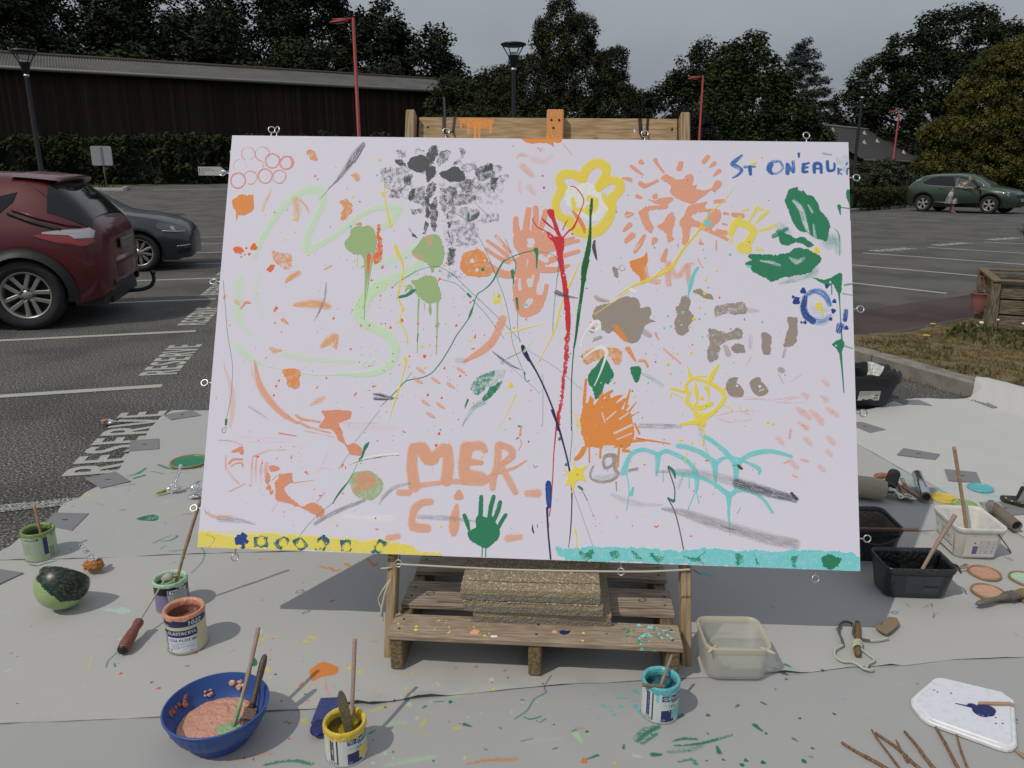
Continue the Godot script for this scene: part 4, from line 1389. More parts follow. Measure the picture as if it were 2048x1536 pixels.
func build_planter()->void:
	var o:=thing("wooden_planter","weathered wooden planter box with gaps between its planks, on the lawn","planter",V(4.88,.02,-7.80),-.42)
	var W:=1.5
	var D:=1.05
	var H:=.50
	for q in [[.04,.0],[W-.04,.0],[.04,-D],[W-.04,-D]]:
		var p:=FB()
		p.box(V(q[0],H*.5,q[1]),V(.085,H,.075),Basis(Vector3.BACK,.05 if q[0]<.5 else -.05),.006)
		part("corner_post",p,M.planter_y,o)
	for k in 3:
		var y:=.085+k*.158
		for z in [-.012,-D+.012]:
			var p:=FB()
			p.box(V(W*.5,y,z),V(W-.15,.143,.032),Basis(),.005)
			part("plank",p,M.planter,o)
		for x in [.045,W-.045]:
			var p:=FB()
			p.box(V(x,y,-D*.5),V(.03,.143,D-.08),Basis(),.005)
			part("plank",p,M.dark_z,o)
	for z in [.012,-D]:
		var p:=FB()
		p.box(V(W*.5,H+.012,z),V(W+.02,.024,.085),Basis(),.005)
		part("top_rail",p,M.planter,o)
	for x in [.03,W-.03]:
		var p:=FB()
		p.box(V(x,H+.012,-D*.5+.006),V(.085,.024,D-.10),Basis(),.005)
		part("top_rail",p,M.dark_z,o)
	var so:=FB()
	so.box(V(W*.5,.22,-D*.5),V(W-.14,.42,D-.1))
	part("soil",so,pn(.02,.014,.01,.95),o)
	# plants in it
	var leaf:=clump(20,.42,81,1.5)
	tree("green_shrub","leafy green shrub growing in the wooden planter",V(5.72,.42,-7.95),.02,[[V(.0,.35,.0),V(.24,.30,.22)],[V(-.12,.62,0),V(.17,.2,.16)],[V(.16,.62,0),V(.2,.22,.18)],[V(.36,.35,.05),V(.26,.3,.2)]],.75,.085,[C3(.045,.075,.02),C3(.03,.05,.016),C3(.075,.105,.035)],leaf,"",.0,61)
	var t:=thing("feathery_shrub","tall feathery dark shrub with thin bare branches at the right edge","shrub",V(5.80,.42,-8.05))
	var r:=RandomNumberGenerator.new()
	r.seed=19
	var needles:=FB()
	for i in 60:
		var d:=V(r.randfn(),r.randfn()*.6,r.randfn()).normalized()
		var s:=d.cross(V(r.randfn(),r.randfn(),r.randfn())).normalized()*.035
		var c:=d*r.randf()*.6
		needles.tri(c-s,c+s,c+d*.6)
	var nm:=needles.done()
	var buf:=PackedFloat32Array()
	for q in [[-.32,1.45,.05],[-.12,1.7,.0],[.1,1.5,.0],[-.30,.95,.1],[-.42,.62,.12],[.05,1.1,.05],[-.18,.75,.0],[.25,1.2,.0],[.35,.8,.0],[.2,1.75,.0]]:
		var e:=V(q[0],q[1],q[2])
		var br:=NB()
		br.tube(bend([V(r.randf_range(-.03,.05),0,0),V(e.x*.25+.03,e.y*.5,e.z*.5),e,e+V(e.x*.35,.18,0)],5),.009,.003,6)
		part("branch",br,M.bark,t)
		for i in 46:
			var p:=e+V(r.randfn()*.085,r.randfn()*.06,r.randfn()*.085)
			var s:=r.randf_range(.05,.09)
			put_row(buf,Basis(Vector3.UP,r.randf()*TAU).rotated(Vector3.RIGHT,r.randfn()*.4).scaled(Vector3.ONE*s),p,[C3(.02,.024,.016),C3(.03,.033,.02),C3(.014,.017,.012)][r.randi()%3])
	var fo:=multi(nm,buf,leaf_mat())
	fo.name="foliage"
	fo.set_meta("kind","stuff")
	t.add_child(fo,true)
	# pink pots hung on the planter
	var pink:=mottle(.26,.10,.095,.40,.165,.155,Vector3.ONE*3.0,.55)
	for q in [[5.20,.215,-7.53,"pink metal pot with grass hung on the planter's front"],[5.12,.13,-8.33,"pink metal pot with a dark leafy plant beside the planter's left end"]]:
		var p:=thing("hanging_pot",q[3],"pot",V(q[0],q[1],q[2]),.0,"pink pots on the planter")
		var body:=NB()
		body.lathe([[.0,.0],[.085,.0],[.088,.004],[.098,.09],[.100,.095],[.101,.10],[.112,.185],[.116,.188],[.117,.196],[.110,.198],[.105,.16],[.0,.155]],28)
		part("body",body,pink,p)
		var earth:=NB()
		earth.lathe([[.106,.168],[.0,.172]],20)
		part("earth",earth,pn(.02,.015,.01,.95),p)
		var strap:=FB()
		if q[0]>5.0:
			strap.grid(func(u:float,v:float)->Vector3:
				var e:=[V(.06,.19,-.09),V(.065,.30,-.095),V(.07,.345,-.115),V(.07,.35,-.20)]
				var k:=mini(int(v*3.0),2)
				return e[k].lerp(e[k+1],v*3.0-k)+V(.018*(u*2-1),0,0),1,9)
			part("strap",strap,pink,p)
			var card:=FB()
			card.box(V(.055,.20,-.02),V(.075,.05,.002),Basis(Vector3.RIGHT,-.3))
			part("plant_tag",card,pn(.16,.30,.36,.5),p)
		var bb:=PackedFloat32Array()
		var blade:=NB()
		blade.tri(V(-.06,0,0),V(.06,0,0),V(.1,1,.2))
		blade.tri(V(0,0,-.08),V(0,0,.08),V(-.15,.8,.1))
		for i in 130:
			var a:=r.randf()*TAU
			var d:=sqrt(r.randf())*.095
			var s:=r.randf_range(.025,.06)
			put_row(bb,Basis(Vector3.UP,r.randf()*TAU).rotated(Vector3.RIGHT,r.randfn()*.4).scaled(Vector3.ONE*s),V(cos(a)*d,.17,sin(a)*d),C3(.04,.07,.022)*r.randf_range(.6,1.4))
		var pl:Node3D
		if q[0]>5.0:
			pl=multi(blade.done(),bb,leaf_mat())
		else:
			var lb:=PackedFloat32Array()
			for i in 150:
				var st:=[V(-.09,.45,0),V(.0,.5,.02),V(.08,.44,0),V(-.02,.36,.06),V(.16,.48,0),V(-.15,.34,0)][i%6] as Vector3
				var t2:=r.randf()
				lb.append_array([])
				put_row(lb,Basis(Vector3.UP,r.randf()*TAU).rotated(Vector3.RIGHT,.9).scaled(V(.12,.05,.12)),V(0,.17,0).lerp(st,.4+.6*t2),[C3(.022,.024,.014),C3(.03,.03,.017)][i%2])
			pl=multi(blade.done(),lb,leaf_mat())
			for st in [V(-.09,.45,0),V(.0,.5,.02),V(.08,.44,0),V(.16,.48,0),V(-.15,.34,0)]:
				var sb:=NB()
				sb.tube([V(0,.165,0),st],.003,.002,5)
				part("stalk",sb,M.bark,p)
		pl.name="foliage"
		pl.set_meta("kind","stuff")
		p.add_child(pl,true)
# ------------------------------------------------------------------ cars
# a car's own axes: x forward, y up, z to its right; x = 0 at the middle of the wheelbase
class Shell:
	var keys:Array
	var arches:Array
	func at(x:float)->Array:
		var i:=0
		while i<keys.size()-2 and keys[i+1][0]<x:
			i+=1
		var a:Array=keys[i]
		var b:Array=keys[i+1]
		var p:Array=keys[maxi(i-1,0)]
		var n:Array=keys[mini(i+2,keys.size()-1)]
		var t:=clampf((x-a[0])/maxf(b[0]-a[0],.0001),.0,1.0)
		var o:=[x]
		for k in range(1,10):
			var h:float=b[0]-a[0]
			var s:float=(b[k]-a[k])/h
			var m0:=s
			var m1:=s
			if p[0]<a[0]:
				var sp:float=(a[k]-p[k])/(a[0]-p[0])
				m0=.0 if sp*s<=.0 else 2.0*sp*s/(sp+s)
			if n[0]>b[0]:
				var sn:float=(n[k]-b[k])/(n[0]-b[0])
				m1=.0 if sn*s<=.0 else 2.0*sn*s/(sn+s)
			var t2:=t*t
			var t3:=t2*t
			o.append((2*t3-3*t2+1)*a[k]+(t3-2*t2+t)*h*m0+(3*t2-2*t3)*b[k]+(t3-t2)*h*m1)
		for q in arches:
			var d:float=absf(x-q[0])
			if d<q[2]:
				var y:float=q[1]+sqrt(q[2]*q[2]-d*d)
				if y>o[2]:
					o[2]=y
					o[1]=lerpf(o[1],o[3],clampf((y-.2)/maxf(o[4]-.2,.05),.0,1.0))
					o[4]=maxf(o[4],y+.04)
		return o
	func line(x:float,n:=20)->Array:
		# the section at x from sill to crown, as Vector2(width, height)
		var k:=at(x)
		var c:=[Vector2(k[1],k[2]),Vector2(k[3],k[4]),Vector2(k[5],k[6]),Vector2(k[7],k[8]),Vector2(0,k[9])]
		var ts:=[Vector2(k[3]-k[1],k[4]-k[2])*.9,Vector2(0,(k[6]-k[2])*.38),(c[3]-c[1])*.42,Vector2(-k[7]*.62,(k[9]-k[8])*1.3+(k[8]-k[6])*.22),Vector2(-k[7]*.9,0)]
		var out:=[]
		for s in 4:
			for i in n/4:
				var t:=float(i)/(n/4)
				var t2:=t*t
				var t3:=t2*t
				out.append(c[s]*(2*t3-3*t2+1)+ts[s]*(t3-2*t2+t)+c[s+1]*(3*t2-2*t3)+ts[s+1]*(t3-t2))
		out.append(c[4])
		return out
	func width(x:float,y:float)->float:
		var l:=line(x,24)
		if y<=l[0].y:
			return l[0].x
		for i in l.size()-1:
			if y<=l[i+1].y and l[i+1].y>l[i].y:
				return lerpf(l[i].x,l[i+1].x,(y-l[i].y)/(l[i+1].y-l[i].y))
		return .0
	func body(x0:float,x1:float,nx:int)->Bd:
		var b:=Bd.new()
		var xs:=[]
		for i in nx+1:
			var t:=float(i)/nx
			xs.append(lerpf(x0,x1,t-.055*sin(TAU*t) ))
		var rows:=[]
		for x in xs:
			var l:=line(x)
			var row:=[]
			for p in l:
				row.append(Vector3(x,p.y,p.x))
			for k in range(l.size()-2,-1,-1):
				row.append(Vector3(x,l[k].y,-l[k].x))
			rows.append(row)
		var m:int=rows[0].size()
		for i in rows.size()-1:
			for k in m-1:
				b.quad(rows[i][k],rows[i+1][k],rows[i+1][k+1],rows[i][k+1])
		for e in [0,rows.size()-1]:
			var row:Array=rows[e]
			for k in m/2:
				var a:Vector3=row[k]
				var c:Vector3=row[k+1]
				var d:Vector3=row[m-2-k]
				var f:Vector3=row[m-1-k]
				if e==0:
					b.quad(f,a,c,d)
				else:
					b.quad(a,f,d,c)
		return b
	func patch(poly:PackedVector2Array,side:float,off:float,nx:=14,ny:=6)->Bd:
		# a panel that hugs the flank: poly in (x, y), each level of y cut once on either side
		var b:=Bd.new()
		var lo:=poly[0].y
		var hi:=poly[0].y
		for p in poly:
			lo=minf(lo,p.y)
			hi=maxf(hi,p.y)
		var rows:=[]
		for j in ny+1:
			var y:=lerpf(lo+.0005,hi-.0005,float(j)/ny)
			var xa:=1e9
			var xb:=-1e9
			for i in poly.size():
				var p:=poly[i]
				var q:=poly[(i+1)%poly.size()]
				if (p.y<=y)!=(q.y<=y):
					var x:=p.x+(y-p.y)/(q.y-p.y)*(q.x-p.x)
					xa=minf(xa,x)
					xb=maxf(xb,x)
			var row:=[]
			for i in nx+1:
				var x:=lerpf(xa,xb,float(i)/nx)
				row.append(Vector3(x,y,side*(width(x,y)+off)))
			rows.append(row)
		for j in ny:
			for i in nx:
				var uv:=[Vector2(float(i)/nx,1.0-float(j)/ny),Vector2((i+1.0)/nx,1.0-float(j)/ny),Vector2((i+1.0)/nx,1.0-(j+1.0)/ny),Vector2(float(i)/nx,1.0-(j+1.0)/ny)]
				if side>.0:
					b.quad(rows[j][i],rows[j][i+1],rows[j+1][i+1],rows[j+1][i],uv[0],uv[1],uv[2],uv[3])
				else:
					b.quad(rows[j][i+1],rows[j][i],rows[j+1][i],rows[j+1][i+1],uv[1],uv[0],uv[3],uv[2])
		# turned-in edges give the panel thickness
		var rim:=[]
		for i in nx+1:
			rim.append(rows[0][i])
		for j in range(1,ny+1):
			rim.append(rows[j][nx])
		for i in range(nx-1,-1,-1):
			rim.append(rows[ny][i])
		for j in range(ny-1,0,-1):
			rim.append(rows[j][0])
		b.flat()
		for i in rim.size():
			var p:Vector3=rim[i]
			var q:Vector3=rim[(i+1)%rim.size()]
			var in_:=Vector3(0,0,-side*(off+.015))
			if side>.0:
				b.quad(p+in_,q+in_,q,p)
			else:
				b.quad(q+in_,p+in_,p,q)
		return b
	func ribbon(pts:Array,side:float,off:float,wide:float)->Bd:
		var b:=Bd.new()
		var v:=[]
		for p in pts:
			v.append(Vector3(p[0],p[1],side*(width(p[0],p[1])+off)))
		b.tube(v,wide,wide,6)
		return b
func car_paint(r:float,g:float,b:float)->StandardMaterial3D:
	var m:=pn(r,g,b,.38,.15)
	m.clearcoat_enabled=true
	m.clearcoat=.55
	m.clearcoat_roughness=.05
	return m
func wheel_at(o:Node3D,x:float,z:float,side:float,r:float,w:float,style:String,tyre_r_in:float,turn:=.0)->void:
	var wd:=Node3D.new()
	wd.name="wheel"
	o.add_child(wd,true)
	# wheel axes: y points out of the car
	wd.transform=Transform3D(Basis(Vector3.RIGHT,(PI/2)*side)*Basis(Vector3.UP,turn),V(x,r,z))
	var t:=NB()
	t.lathe([[tyre_r_in,-w*.5],[r-.025,-w*.5],[r-.004,-w*.36],[r,-w*.2],[r,w*.2],[r-.004,w*.36],[r-.025,w*.49],[r-.06,w*.53],[tyre_r_in+.012,w*.46],[tyre_r_in,w*.40]],44)
	part("tyre",t,M.rubber,wd)
	var R:=tyre_r_in
	var rim:=NB()
	rim.lathe([[R,w*.44],[R-.008,w*.445],[R-.020,w*.40],[R-.028,w*.05],[R-.03,-w*.3]],40)
	var sm:=pn(.36,.35,.33,.35,.7)
	part("rim",rim,sm,wd)
	var back:=NB()
	back.lathe([[R,-w*.05],[.0,-w*.05]],28)
	part("brake_disc",back,pn(.012,.012,.012,.6),wd)
	var hub:=NB()
	hub.lathe([[.075,.0],[.07,w*.30],[.035,w*.36],[.03,w*.375],[.0,w*.38]],20)
	part("hub",hub,sm,wd)
	var n:=5
	if style=="ten":
		n=10
	for k in n:
		var a:=TAU*k/n+.31
		var xf:=Transform3D(Basis(Vector3.UP,a),Vector3.ZERO)
		if style=="double":
			for s in [-1.0,1.0]:
				var sp:=FB()
				sp.prism(PackedVector2Array([Vector2(.045,.012*s),Vector2(R-.012,.030*s),Vector2(R-.012,.074*s),Vector2(.055,.05*s)]),w*.18,w*.36,xf,.006)
				part("spoke",sp,sm,wd)
		elif style=="ten":
			var sp:=FB()
			sp.prism(PackedVector2Array([Vector2(.05,-.010),Vector2(R*.6,-.026),Vector2(R-.014,-.012),Vector2(R-.014,.012),Vector2(R*.6,.026),Vector2(.05,.010)]),w*.18,w*.37,xf,.006)
			part("spoke",sp,sm,wd)
		else:
			var bright:=pn(.5,.5,.5,.3,.6)
			var sp:=FB()
			sp.prism(PackedVector2Array([Vector2(.02,-.02),Vector2(R*.62,-.035),Vector2(R-.012,-.10),Vector2(R-.012,-.045),Vector2(R*.72,.0),Vector2(R-.012,.045),Vector2(R-.012,.10),Vector2(R*.62,.035),Vector2(.02,.02)]),w*.2,w*.38,xf,.004)
			part("spoke",sp,bright,wd)
		var nut:=NB()
		nut.lathe([[.013,w*.28],[.012,w*.385],[.0,w*.385]],8,Transform3D(Basis(),V(cos(a+TAU/10)*.055,0,sin(a+TAU/10)*.055)))
		if k<5:
			part("wheel_nut",nut,pn(.06,.06,.06,.4,.5),wd)
func arch_trim(sh:Shell,x:float,y:float,r0:float,r1:float,side:float,a0:float,a1:float,off:=.012)->Bd:
	var b:=NB()
	var n:=26
	for i in n:
		var v:=[]
		for q in [[i,0],[i+1,0],[i+1,1],[i,1]]:
			var a:=deg_to_rad(lerpf(a0,a1,float(q[0])/n))
			var rr:=r1 if q[1] else r0
			var px:=x+cos(a)*rr
			var py:=y+sin(a)*rr
			v.append(V(px,py,side*(sh.width(px,maxf(py,.22))+off*(1.0 if q[1]==0 else .55))))
		if side>0:
			b.quad(v[0],v[3],v[2],v[1])
		else:
			b.quad(v[0],v[1],v[2],v[3])
		# inner return
		var p:Vector3=v[0]
		var q2:Vector3=v[1]
		b.quad(p,q2,q2+V(0,0,-side*.12),p+V(0,0,-side*.12))
	return b
func P2(list:Array)->PackedVector2Array:
	var p:=PackedVector2Array()
	for i in range(0,list.size(),2):
		p.append(Vector2(list[i],list[i+1]))
	return p
func underbody(o:Node3D,x0:float,x1:float,w:float,y0:float,y1:float,wells:Array)->void:
	var b:=FB()
	var xs:=[x0]
	for q in wells:
		xs.append(q[0]-q[1])
		xs.append(q[0]+q[1])
	xs.append(x1)
	for i in range(0,xs.size(),2):
		b.box(V((xs[i]+xs[i+1])*.5,(y0+y1)*.5,0),V(xs[i+1]-xs[i],y1-y0,w*2))
	for q in wells:
		b.box(V(q[0],(y0+y1)*.5+.1,0),V(q[1]*2,y1-y0+.2,w*2-.56))
	part("underbody",b,M.black,o)
func build_cars()->void:
	build_red_car()
	build_grey_car()
	build_green_car()
func build_red_car()->void:
	# its rear axle stands at x = -1.265
	var f:=V(-.970,0,.243)
	var rt:=V(-.243,0,-.970)
	var axle:=V(-5.02,0,-7.95)+rt*.82
	var o:=thing("red_car","dark red crossover car seen from its rear left, with a tow bar","car")
	o.transform=Transform3D(Basis(f,Vector3.UP,rt).scaled(Vector3.ONE*1.035),axle+f*1.31)
	var sh:=Shell.new()
	sh.arches=[[1.265,.345,.395],[-1.265,.345,.395]]
	sh.keys=[
		[-2.03,.50,.42,.60,.60,.56,.82,.46,.90,.93],[-1.99,.66,.34,.74,.58,.70,.88,.56,1.00,1.03],[-1.90,.76,.29,.83,.60,.80,.92,.60,1.09,1.12],[-1.75,.80,.25,.87,.66,.84,.96,.60,1.26,1.30],[-1.50,.82,.22,.885,.72,.85,1.00,.57,1.44,1.49],
		[-1.25,.82,.20,.885,.74,.845,1.02,.565,1.48,1.535],[-.7,.82,.20,.875,.68,.835,1.02,.58,1.50,1.555],[.0,.82,.20,.87,.62,.83,1.00,.58,1.50,1.565],[.45,.82,.20,.87,.62,.83,.99,.57,1.42,1.50],[.95,.82,.20,.875,.66,.82,.98,.60,1.16,1.22],[1.25,.82,.20,.88,.68,.80,.94,.62,1.02,1.06],[1.7,.78,.24,.85,.62,.74,.86,.5,.92,.96],[2.0,.62,.30,.70,.52,.6,.72,.4,.78,.80],[2.08,.46,.36,.52,.50,.46,.62,.3,.66,.68]]
	var paint:=car_paint(.095,.006,.010)
	part("body",sh.body(-2.03,2.08,84),paint,o)
	underbody(o,-1.93,1.85,.70,.2,.62,[[-1.265,.39],[1.265,.39]])
	var black:=pn(.014,.014,.015,.55)
	for s in [-1.0,1.0]:
		part("wheel_arch_trim",arch_trim(sh,-1.265,.345,.385,.475,s,-18,190,.03),black,o)
		part("wheel_arch_trim",arch_trim(sh,1.265,.345,.385,.475,s,-10,195,.03),black,o)
		part("sill_trim",sh.patch(P2([-.84,.20,.84,.20,.84,.36,-.84,.36]),s,.012),black,o)
		part("side_window",sh.patch(P2([-.86,1.04,.68,1.03,.30,1.39,-.30,1.42,-.80,1.38]),s,.006),M.dark_glass,o)
		part("quarter_window",sh.patch(P2([-.93,1.10,-.90,1.25,-1.28,1.345,-1.24,1.25,-1.05,1.08]),s,.006),M.dark_glass,o)
		var seam:=sh.ribbon([[-.80,.37],[-.86,.55],[-1.02,.78],[-1.10,.98],[-1.02,1.12],[-.92,1.28],[-.86,1.42]],s,.001,.005)
		part("door_seam",seam,pn(.02,.004,.005,.6),o)
		part("roof_seam",sh.ribbon([[-1.62,1.20],[-1.50,1.33],[-1.36,1.43],[-1.20,1.50]],s,.001,.004),pn(.02,.004,.005,.6),o)
		# tail lamp: boomerang with a clear stripe over red
		var lamp:=thing_part("tail_lamp",o)
		part("red_lens",sh.patch(P2([-1.63,.86,-1.40,.935,-1.60,.96,-1.90,.95,-1.945,.86,-1.85,.82]),s,.014),gloss(.30,.018,.012),lamp)
		part("clear_lens",sh.patch(P2([-1.40,.955,-1.60,.945,-1.72,.94,-1.78,.90,-1.935,.90,-1.945,.965,-1.90,1.00,-1.66,.985]),s,.022),gloss(.42,.42,.44),lamp)
		part("lamp_fin",sh.ribbon([[-1.20,1.15],[-1.42,1.06],[-1.62,1.00],[-1.66,.985]],s,.012,.018),black,lamp)
		part("lamp_ridge",sh.ribbon([[-1.24,1.18],[-1.46,1.10],[-1.70,1.035],[-1.84,1.01]],s,.010,.016),paint,lamp)
	# tailgate glass, hugging the shell between the pillars
	var glass:=NB()
	for e in [[glass,-1.915,-1.535,12,.008]]:
		var rows:=[]
		for i in 11:
			var x:=lerpf(e[1],e[2],i/10.0)
			var l:=sh.line(x,24)
			var row:=[]
			for k in range(14,25):
				row.append(V(x-e[4],l[k].y+e[4],-l[k].x))
			for k in range(23,13,-1):
				row.append(V(x-e[4],l[k].y+e[4],l[k].x))
			rows.append(row)
		for i in 10:
			for k in rows[0].size()-1:
				glass.quad(rows[i][k],rows[i][k+1],rows[i+1][k+1],rows[i+1][k])
	part("rear_window",glass,M.dark_glass,o)
	var spoiler:=NB()
	spoiler.grid(func(u:float,v:float)->Vector3:
		var t:=u*2.0-1.0
		return V(lerpf(-1.30,-1.74,v)+.10*t*t,1.548-.025*v-.055*t*t-.02*v*v,-.60*t),12,4)
	spoiler.grid(func(u:float,v:float)->Vector3:
		var t:=u*2.0-1.0
		return V(lerpf(-1.74,-1.45,v)+.10*t*t,1.503-.05*minf(v*3,1.0)-.055*t*t,-.60*t),12,3)
	part("roof_spoiler",spoiler,paint,o)
	# bumper: black lower half with a round reflector housing
	var bump:=NB()
	bump.grid(func(u:float,v:float)->Vector3:
		var t:=u*2.0-1.0
		var x:=-2.055+.30*pow(absf(t),3.5)+.05*v*v
		return V(x,lerpf(.27,.47,v),-.80*t),22,4)
	part("bumper",bump,black,o)
	var rb:=NB()
	rb.grid(func(u:float,v:float)->Vector3:
		var t:=u*2.0-1.0
		var x:=-2.075+.32*pow(absf(t),3.5)+.09*pow(maxf(v-.7,.0)*3.3,2.0)
		return V(x,lerpf(.46,.70,v),-.815*t),22,6)
	part("bumper_cover",rb,paint,o)
	for s in [-1.0,1.0]:
		var fog:=NB()
		fog.lathe([[.075,.0],[.07,.02],[.055,.025],[.05,.01],[.0,.005]],20,Transform3D(Basis(Vector3.BACK,PI/2)*Basis(Vector3.RIGHT,s*.5),V(-1.985,.40,s*.60)))
		part("reflector",fog,pn(.05,.012,.013,.3),o)
	var plate:=FB()
	plate.box(V(-2.06,.80,0),V(.02,.11,.52),Basis(),.004)
	part("number_plate",plate,pn(.16,.16,.15,.5),o)
	# badge lettering on the tailgate
	var cv:=Canvas.new(180,60,180,nz,{"k": [150,150,150]},[70,10,14])
	cv.text("JUKE",6,46,34,"k","Droid Sans",true,.3)
	var bm:=StandardMaterial3D.new()
	bm.albedo_texture=cv.texture()
	bm.roughness=.4
	var badge:=FB()
	badge.quad(V(-2.0,.735,-.60),V(-2.03,.735,-.46),V(-2.028,.775,-.46),V(-1.998,.775,-.60))
	part("badge",badge,bm,o)
	var tow:=NB()
	tow.tube(bend([V(-1.85,.26,0),V(-2.10,.255,0),V(-2.24,.29,0),V(-2.29,.36,0),V(-2.29,.42,0)],5),.022,.02,10)
	tow.ball(V(-2.29,.445,0),Vector3.ONE*.03,12,8)
	part("tow_bar",tow,M.black_metal,o)
	var box:=FB()
	box.box(V(-1.83,.225,.1),V(.25,.09,1.0),Basis(),.02)
	part("silencer",box,M.black,o)
	for x in [-1.265,1.265]:
		for s in [-1.0,1.0]:
			wheel_at(o,x,s*.77,s,.35,.22,"double",.235,.2)
func thing_part(called:String,o:Node3D)->Node3D:
	var n:=Node3D.new()
	n.name=called
	o.add_child(n,true)
	return n
func gloss(r:float,g:float,b:float)->StandardMaterial3D:
	var m:=pn(r,g,b,.12)
	m.clearcoat_enabled=true
	m.clearcoat=1.0
	m.clearcoat_roughness=.03
	return m
func build_grey_car()->void:
	var f:=V(.964,0,-.266)
	var rt:=V(.266,0,.964)
	var axle:=V(-6.22,0,-13.0)-rt*.75
	var o:=thing("grey_car","dark grey hatchback parked nose right beyond the red car","car")
	o.transform=Transform3D(Basis(f,Vector3.UP,rt),axle-f*1.31)
	var sh:=Shell.new()
	sh.arches=[[1.31,.316,.36],[-1.31,.316,.36]]
	sh.keys=[
		[-2.08,.5,.40,.60,.60,.58,.85,.45,.95,1.0],[-1.98,.72,.28,.82,.60,.78,.92,.56,1.12,1.2],[-1.6,.78,.20,.88,.62,.83,.96,.58,1.32,1.4],[-.9,.80,.17,.895,.62,.84,.96,.58,1.39,1.47],[.0,.80,.17,.895,.60,.84,.94,.575,1.385,1.475],[.42,.80,.17,.895,.60,.84,.93,.57,1.30,1.40],[.80,.80,.17,.895,.60,.83,.92,.60,1.10,1.18],[1.12,.80,.17,.895,.62,.82,.90,.62,.96,1.00],[1.5,.79,.18,.89,.58,.80,.84,.60,.905,.945],[1.85,.74,.19,.84,.52,.75,.74,.52,.82,.86],[2.02,.66,.20,.74,.48,.66,.66,.46,.74,.78],[2.10,.58,.21,.64,.42,.58,.58,.42,.66,.69],[2.13,.50,.24,.56,.40,.52,.54,.40,.60,.62]]
	var paint:=car_paint(.034,.041,.05)
	part("body",sh.body(-2.08,2.13,80),paint,o)
	underbody(o,-1.9,1.9,.70,.17,.56,[[-1.31,.37],[1.31,.37]])
	for s in [-1.0,1.0]:
		part("side_window",sh.patch(P2([-1.45,.985,.72,.965,.38,1.24,.05,1.345,-.9,1.36,-1.35,1.28]),s,.005),M.dark_glass,o)
		part("pillar",sh.patch(P2([-.20,.975,-.10,.975,-.12,1.34,-.20,1.34]),s,.008,3,5),M.black,o)
		part("headlamp",sh.patch(P2([1.62,.70,1.90,.635,2.03,.63,2.05,.655,1.90,.745,1.66,.80,1.60,.76]),s,.010),gloss(.07,.08,.09),o)
		part("lamp_stripe",sh.ribbon([[1.70,.665],[1.90,.648],[2.03,.645]],s,.02,.009),pn(.5,.52,.54,.25),o)
		part("lamp_projector",sh.patch(P2([1.84,.665,1.90,.66,1.87,.735,1.82,.745]),s,.018,4,4),pn(.4,.42,.44,.2,.4),o)
		part("bumper_strip",sh.ribbon([[1.90,.405],[2.0,.41],[2.09,.42]],s,.008,.011),pn(.6,.6,.62,.25,.7),o)
		part("bumper_vent",sh.patch(P2([1.88,.27,2.08,.29,2.10,.38,1.94,.36]),s,.006),M.black,o)
		part("door_seam",sh.ribbon([[.86,.30],[.92,.55],[.90,.80],[.78,.93]],s,.001,.004),pn(.008,.009,.01,.6),o)
		part("bonnet_seam",sh.ribbon([[.95,.955],[1.3,.89],[1.6,.83],[1.9,.755]],s,.001,.004),pn(.008,.009,.01,.6),o)
		part("side_badge",sh.patch(P2([1.02,.70,1.10,.70,1.10,.715,1.02,.715]),s,.006,3,2),pn(.45,.45,.46,.3,.6),o)
		part("wheel_arch_trim",arch_trim(sh,1.31,.316,.352,.375,s,-20,200,.004),M.black,o)
		part("wheel_arch_trim",arch_trim(sh,-1.31,.316,.352,.375,s,-20,200,.004),M.black,o)
		var mir:=NB()
		mir.ball(V(.62,1.02,s*.98),V(.09,.07,.10),12,8)
		part("mirror",mir,paint,o)
	var ws:=NB()
	ws.grid(func(u:float,v:float)->Vector3:
		var t:=u*2.0-1.0
		return V(lerpf(1.02,.36,v)-.12*t*t,lerpf(1.00,1.405,v)+.012-.055*t*t,lerpf(.72,.58,v)*t),12,6)
	part("windscreen",ws,gloss(.03,.034,.04),o)
	for q in [[.0,.25],[-.4,-.1]]:
		var wp:=NB()
		wp.tube([V(1.04,.985,q[0]+.35),V(1.0,1.03,q[1]-.2)],.012,.008,6)
		part("wiper",wp,M.black,o)
	for x in [-1.31,1.31]:
		for s in [-1.0,1.0]:
			wheel_at(o,x,s*.775,s,.316,.205,"ten",.222,.1)
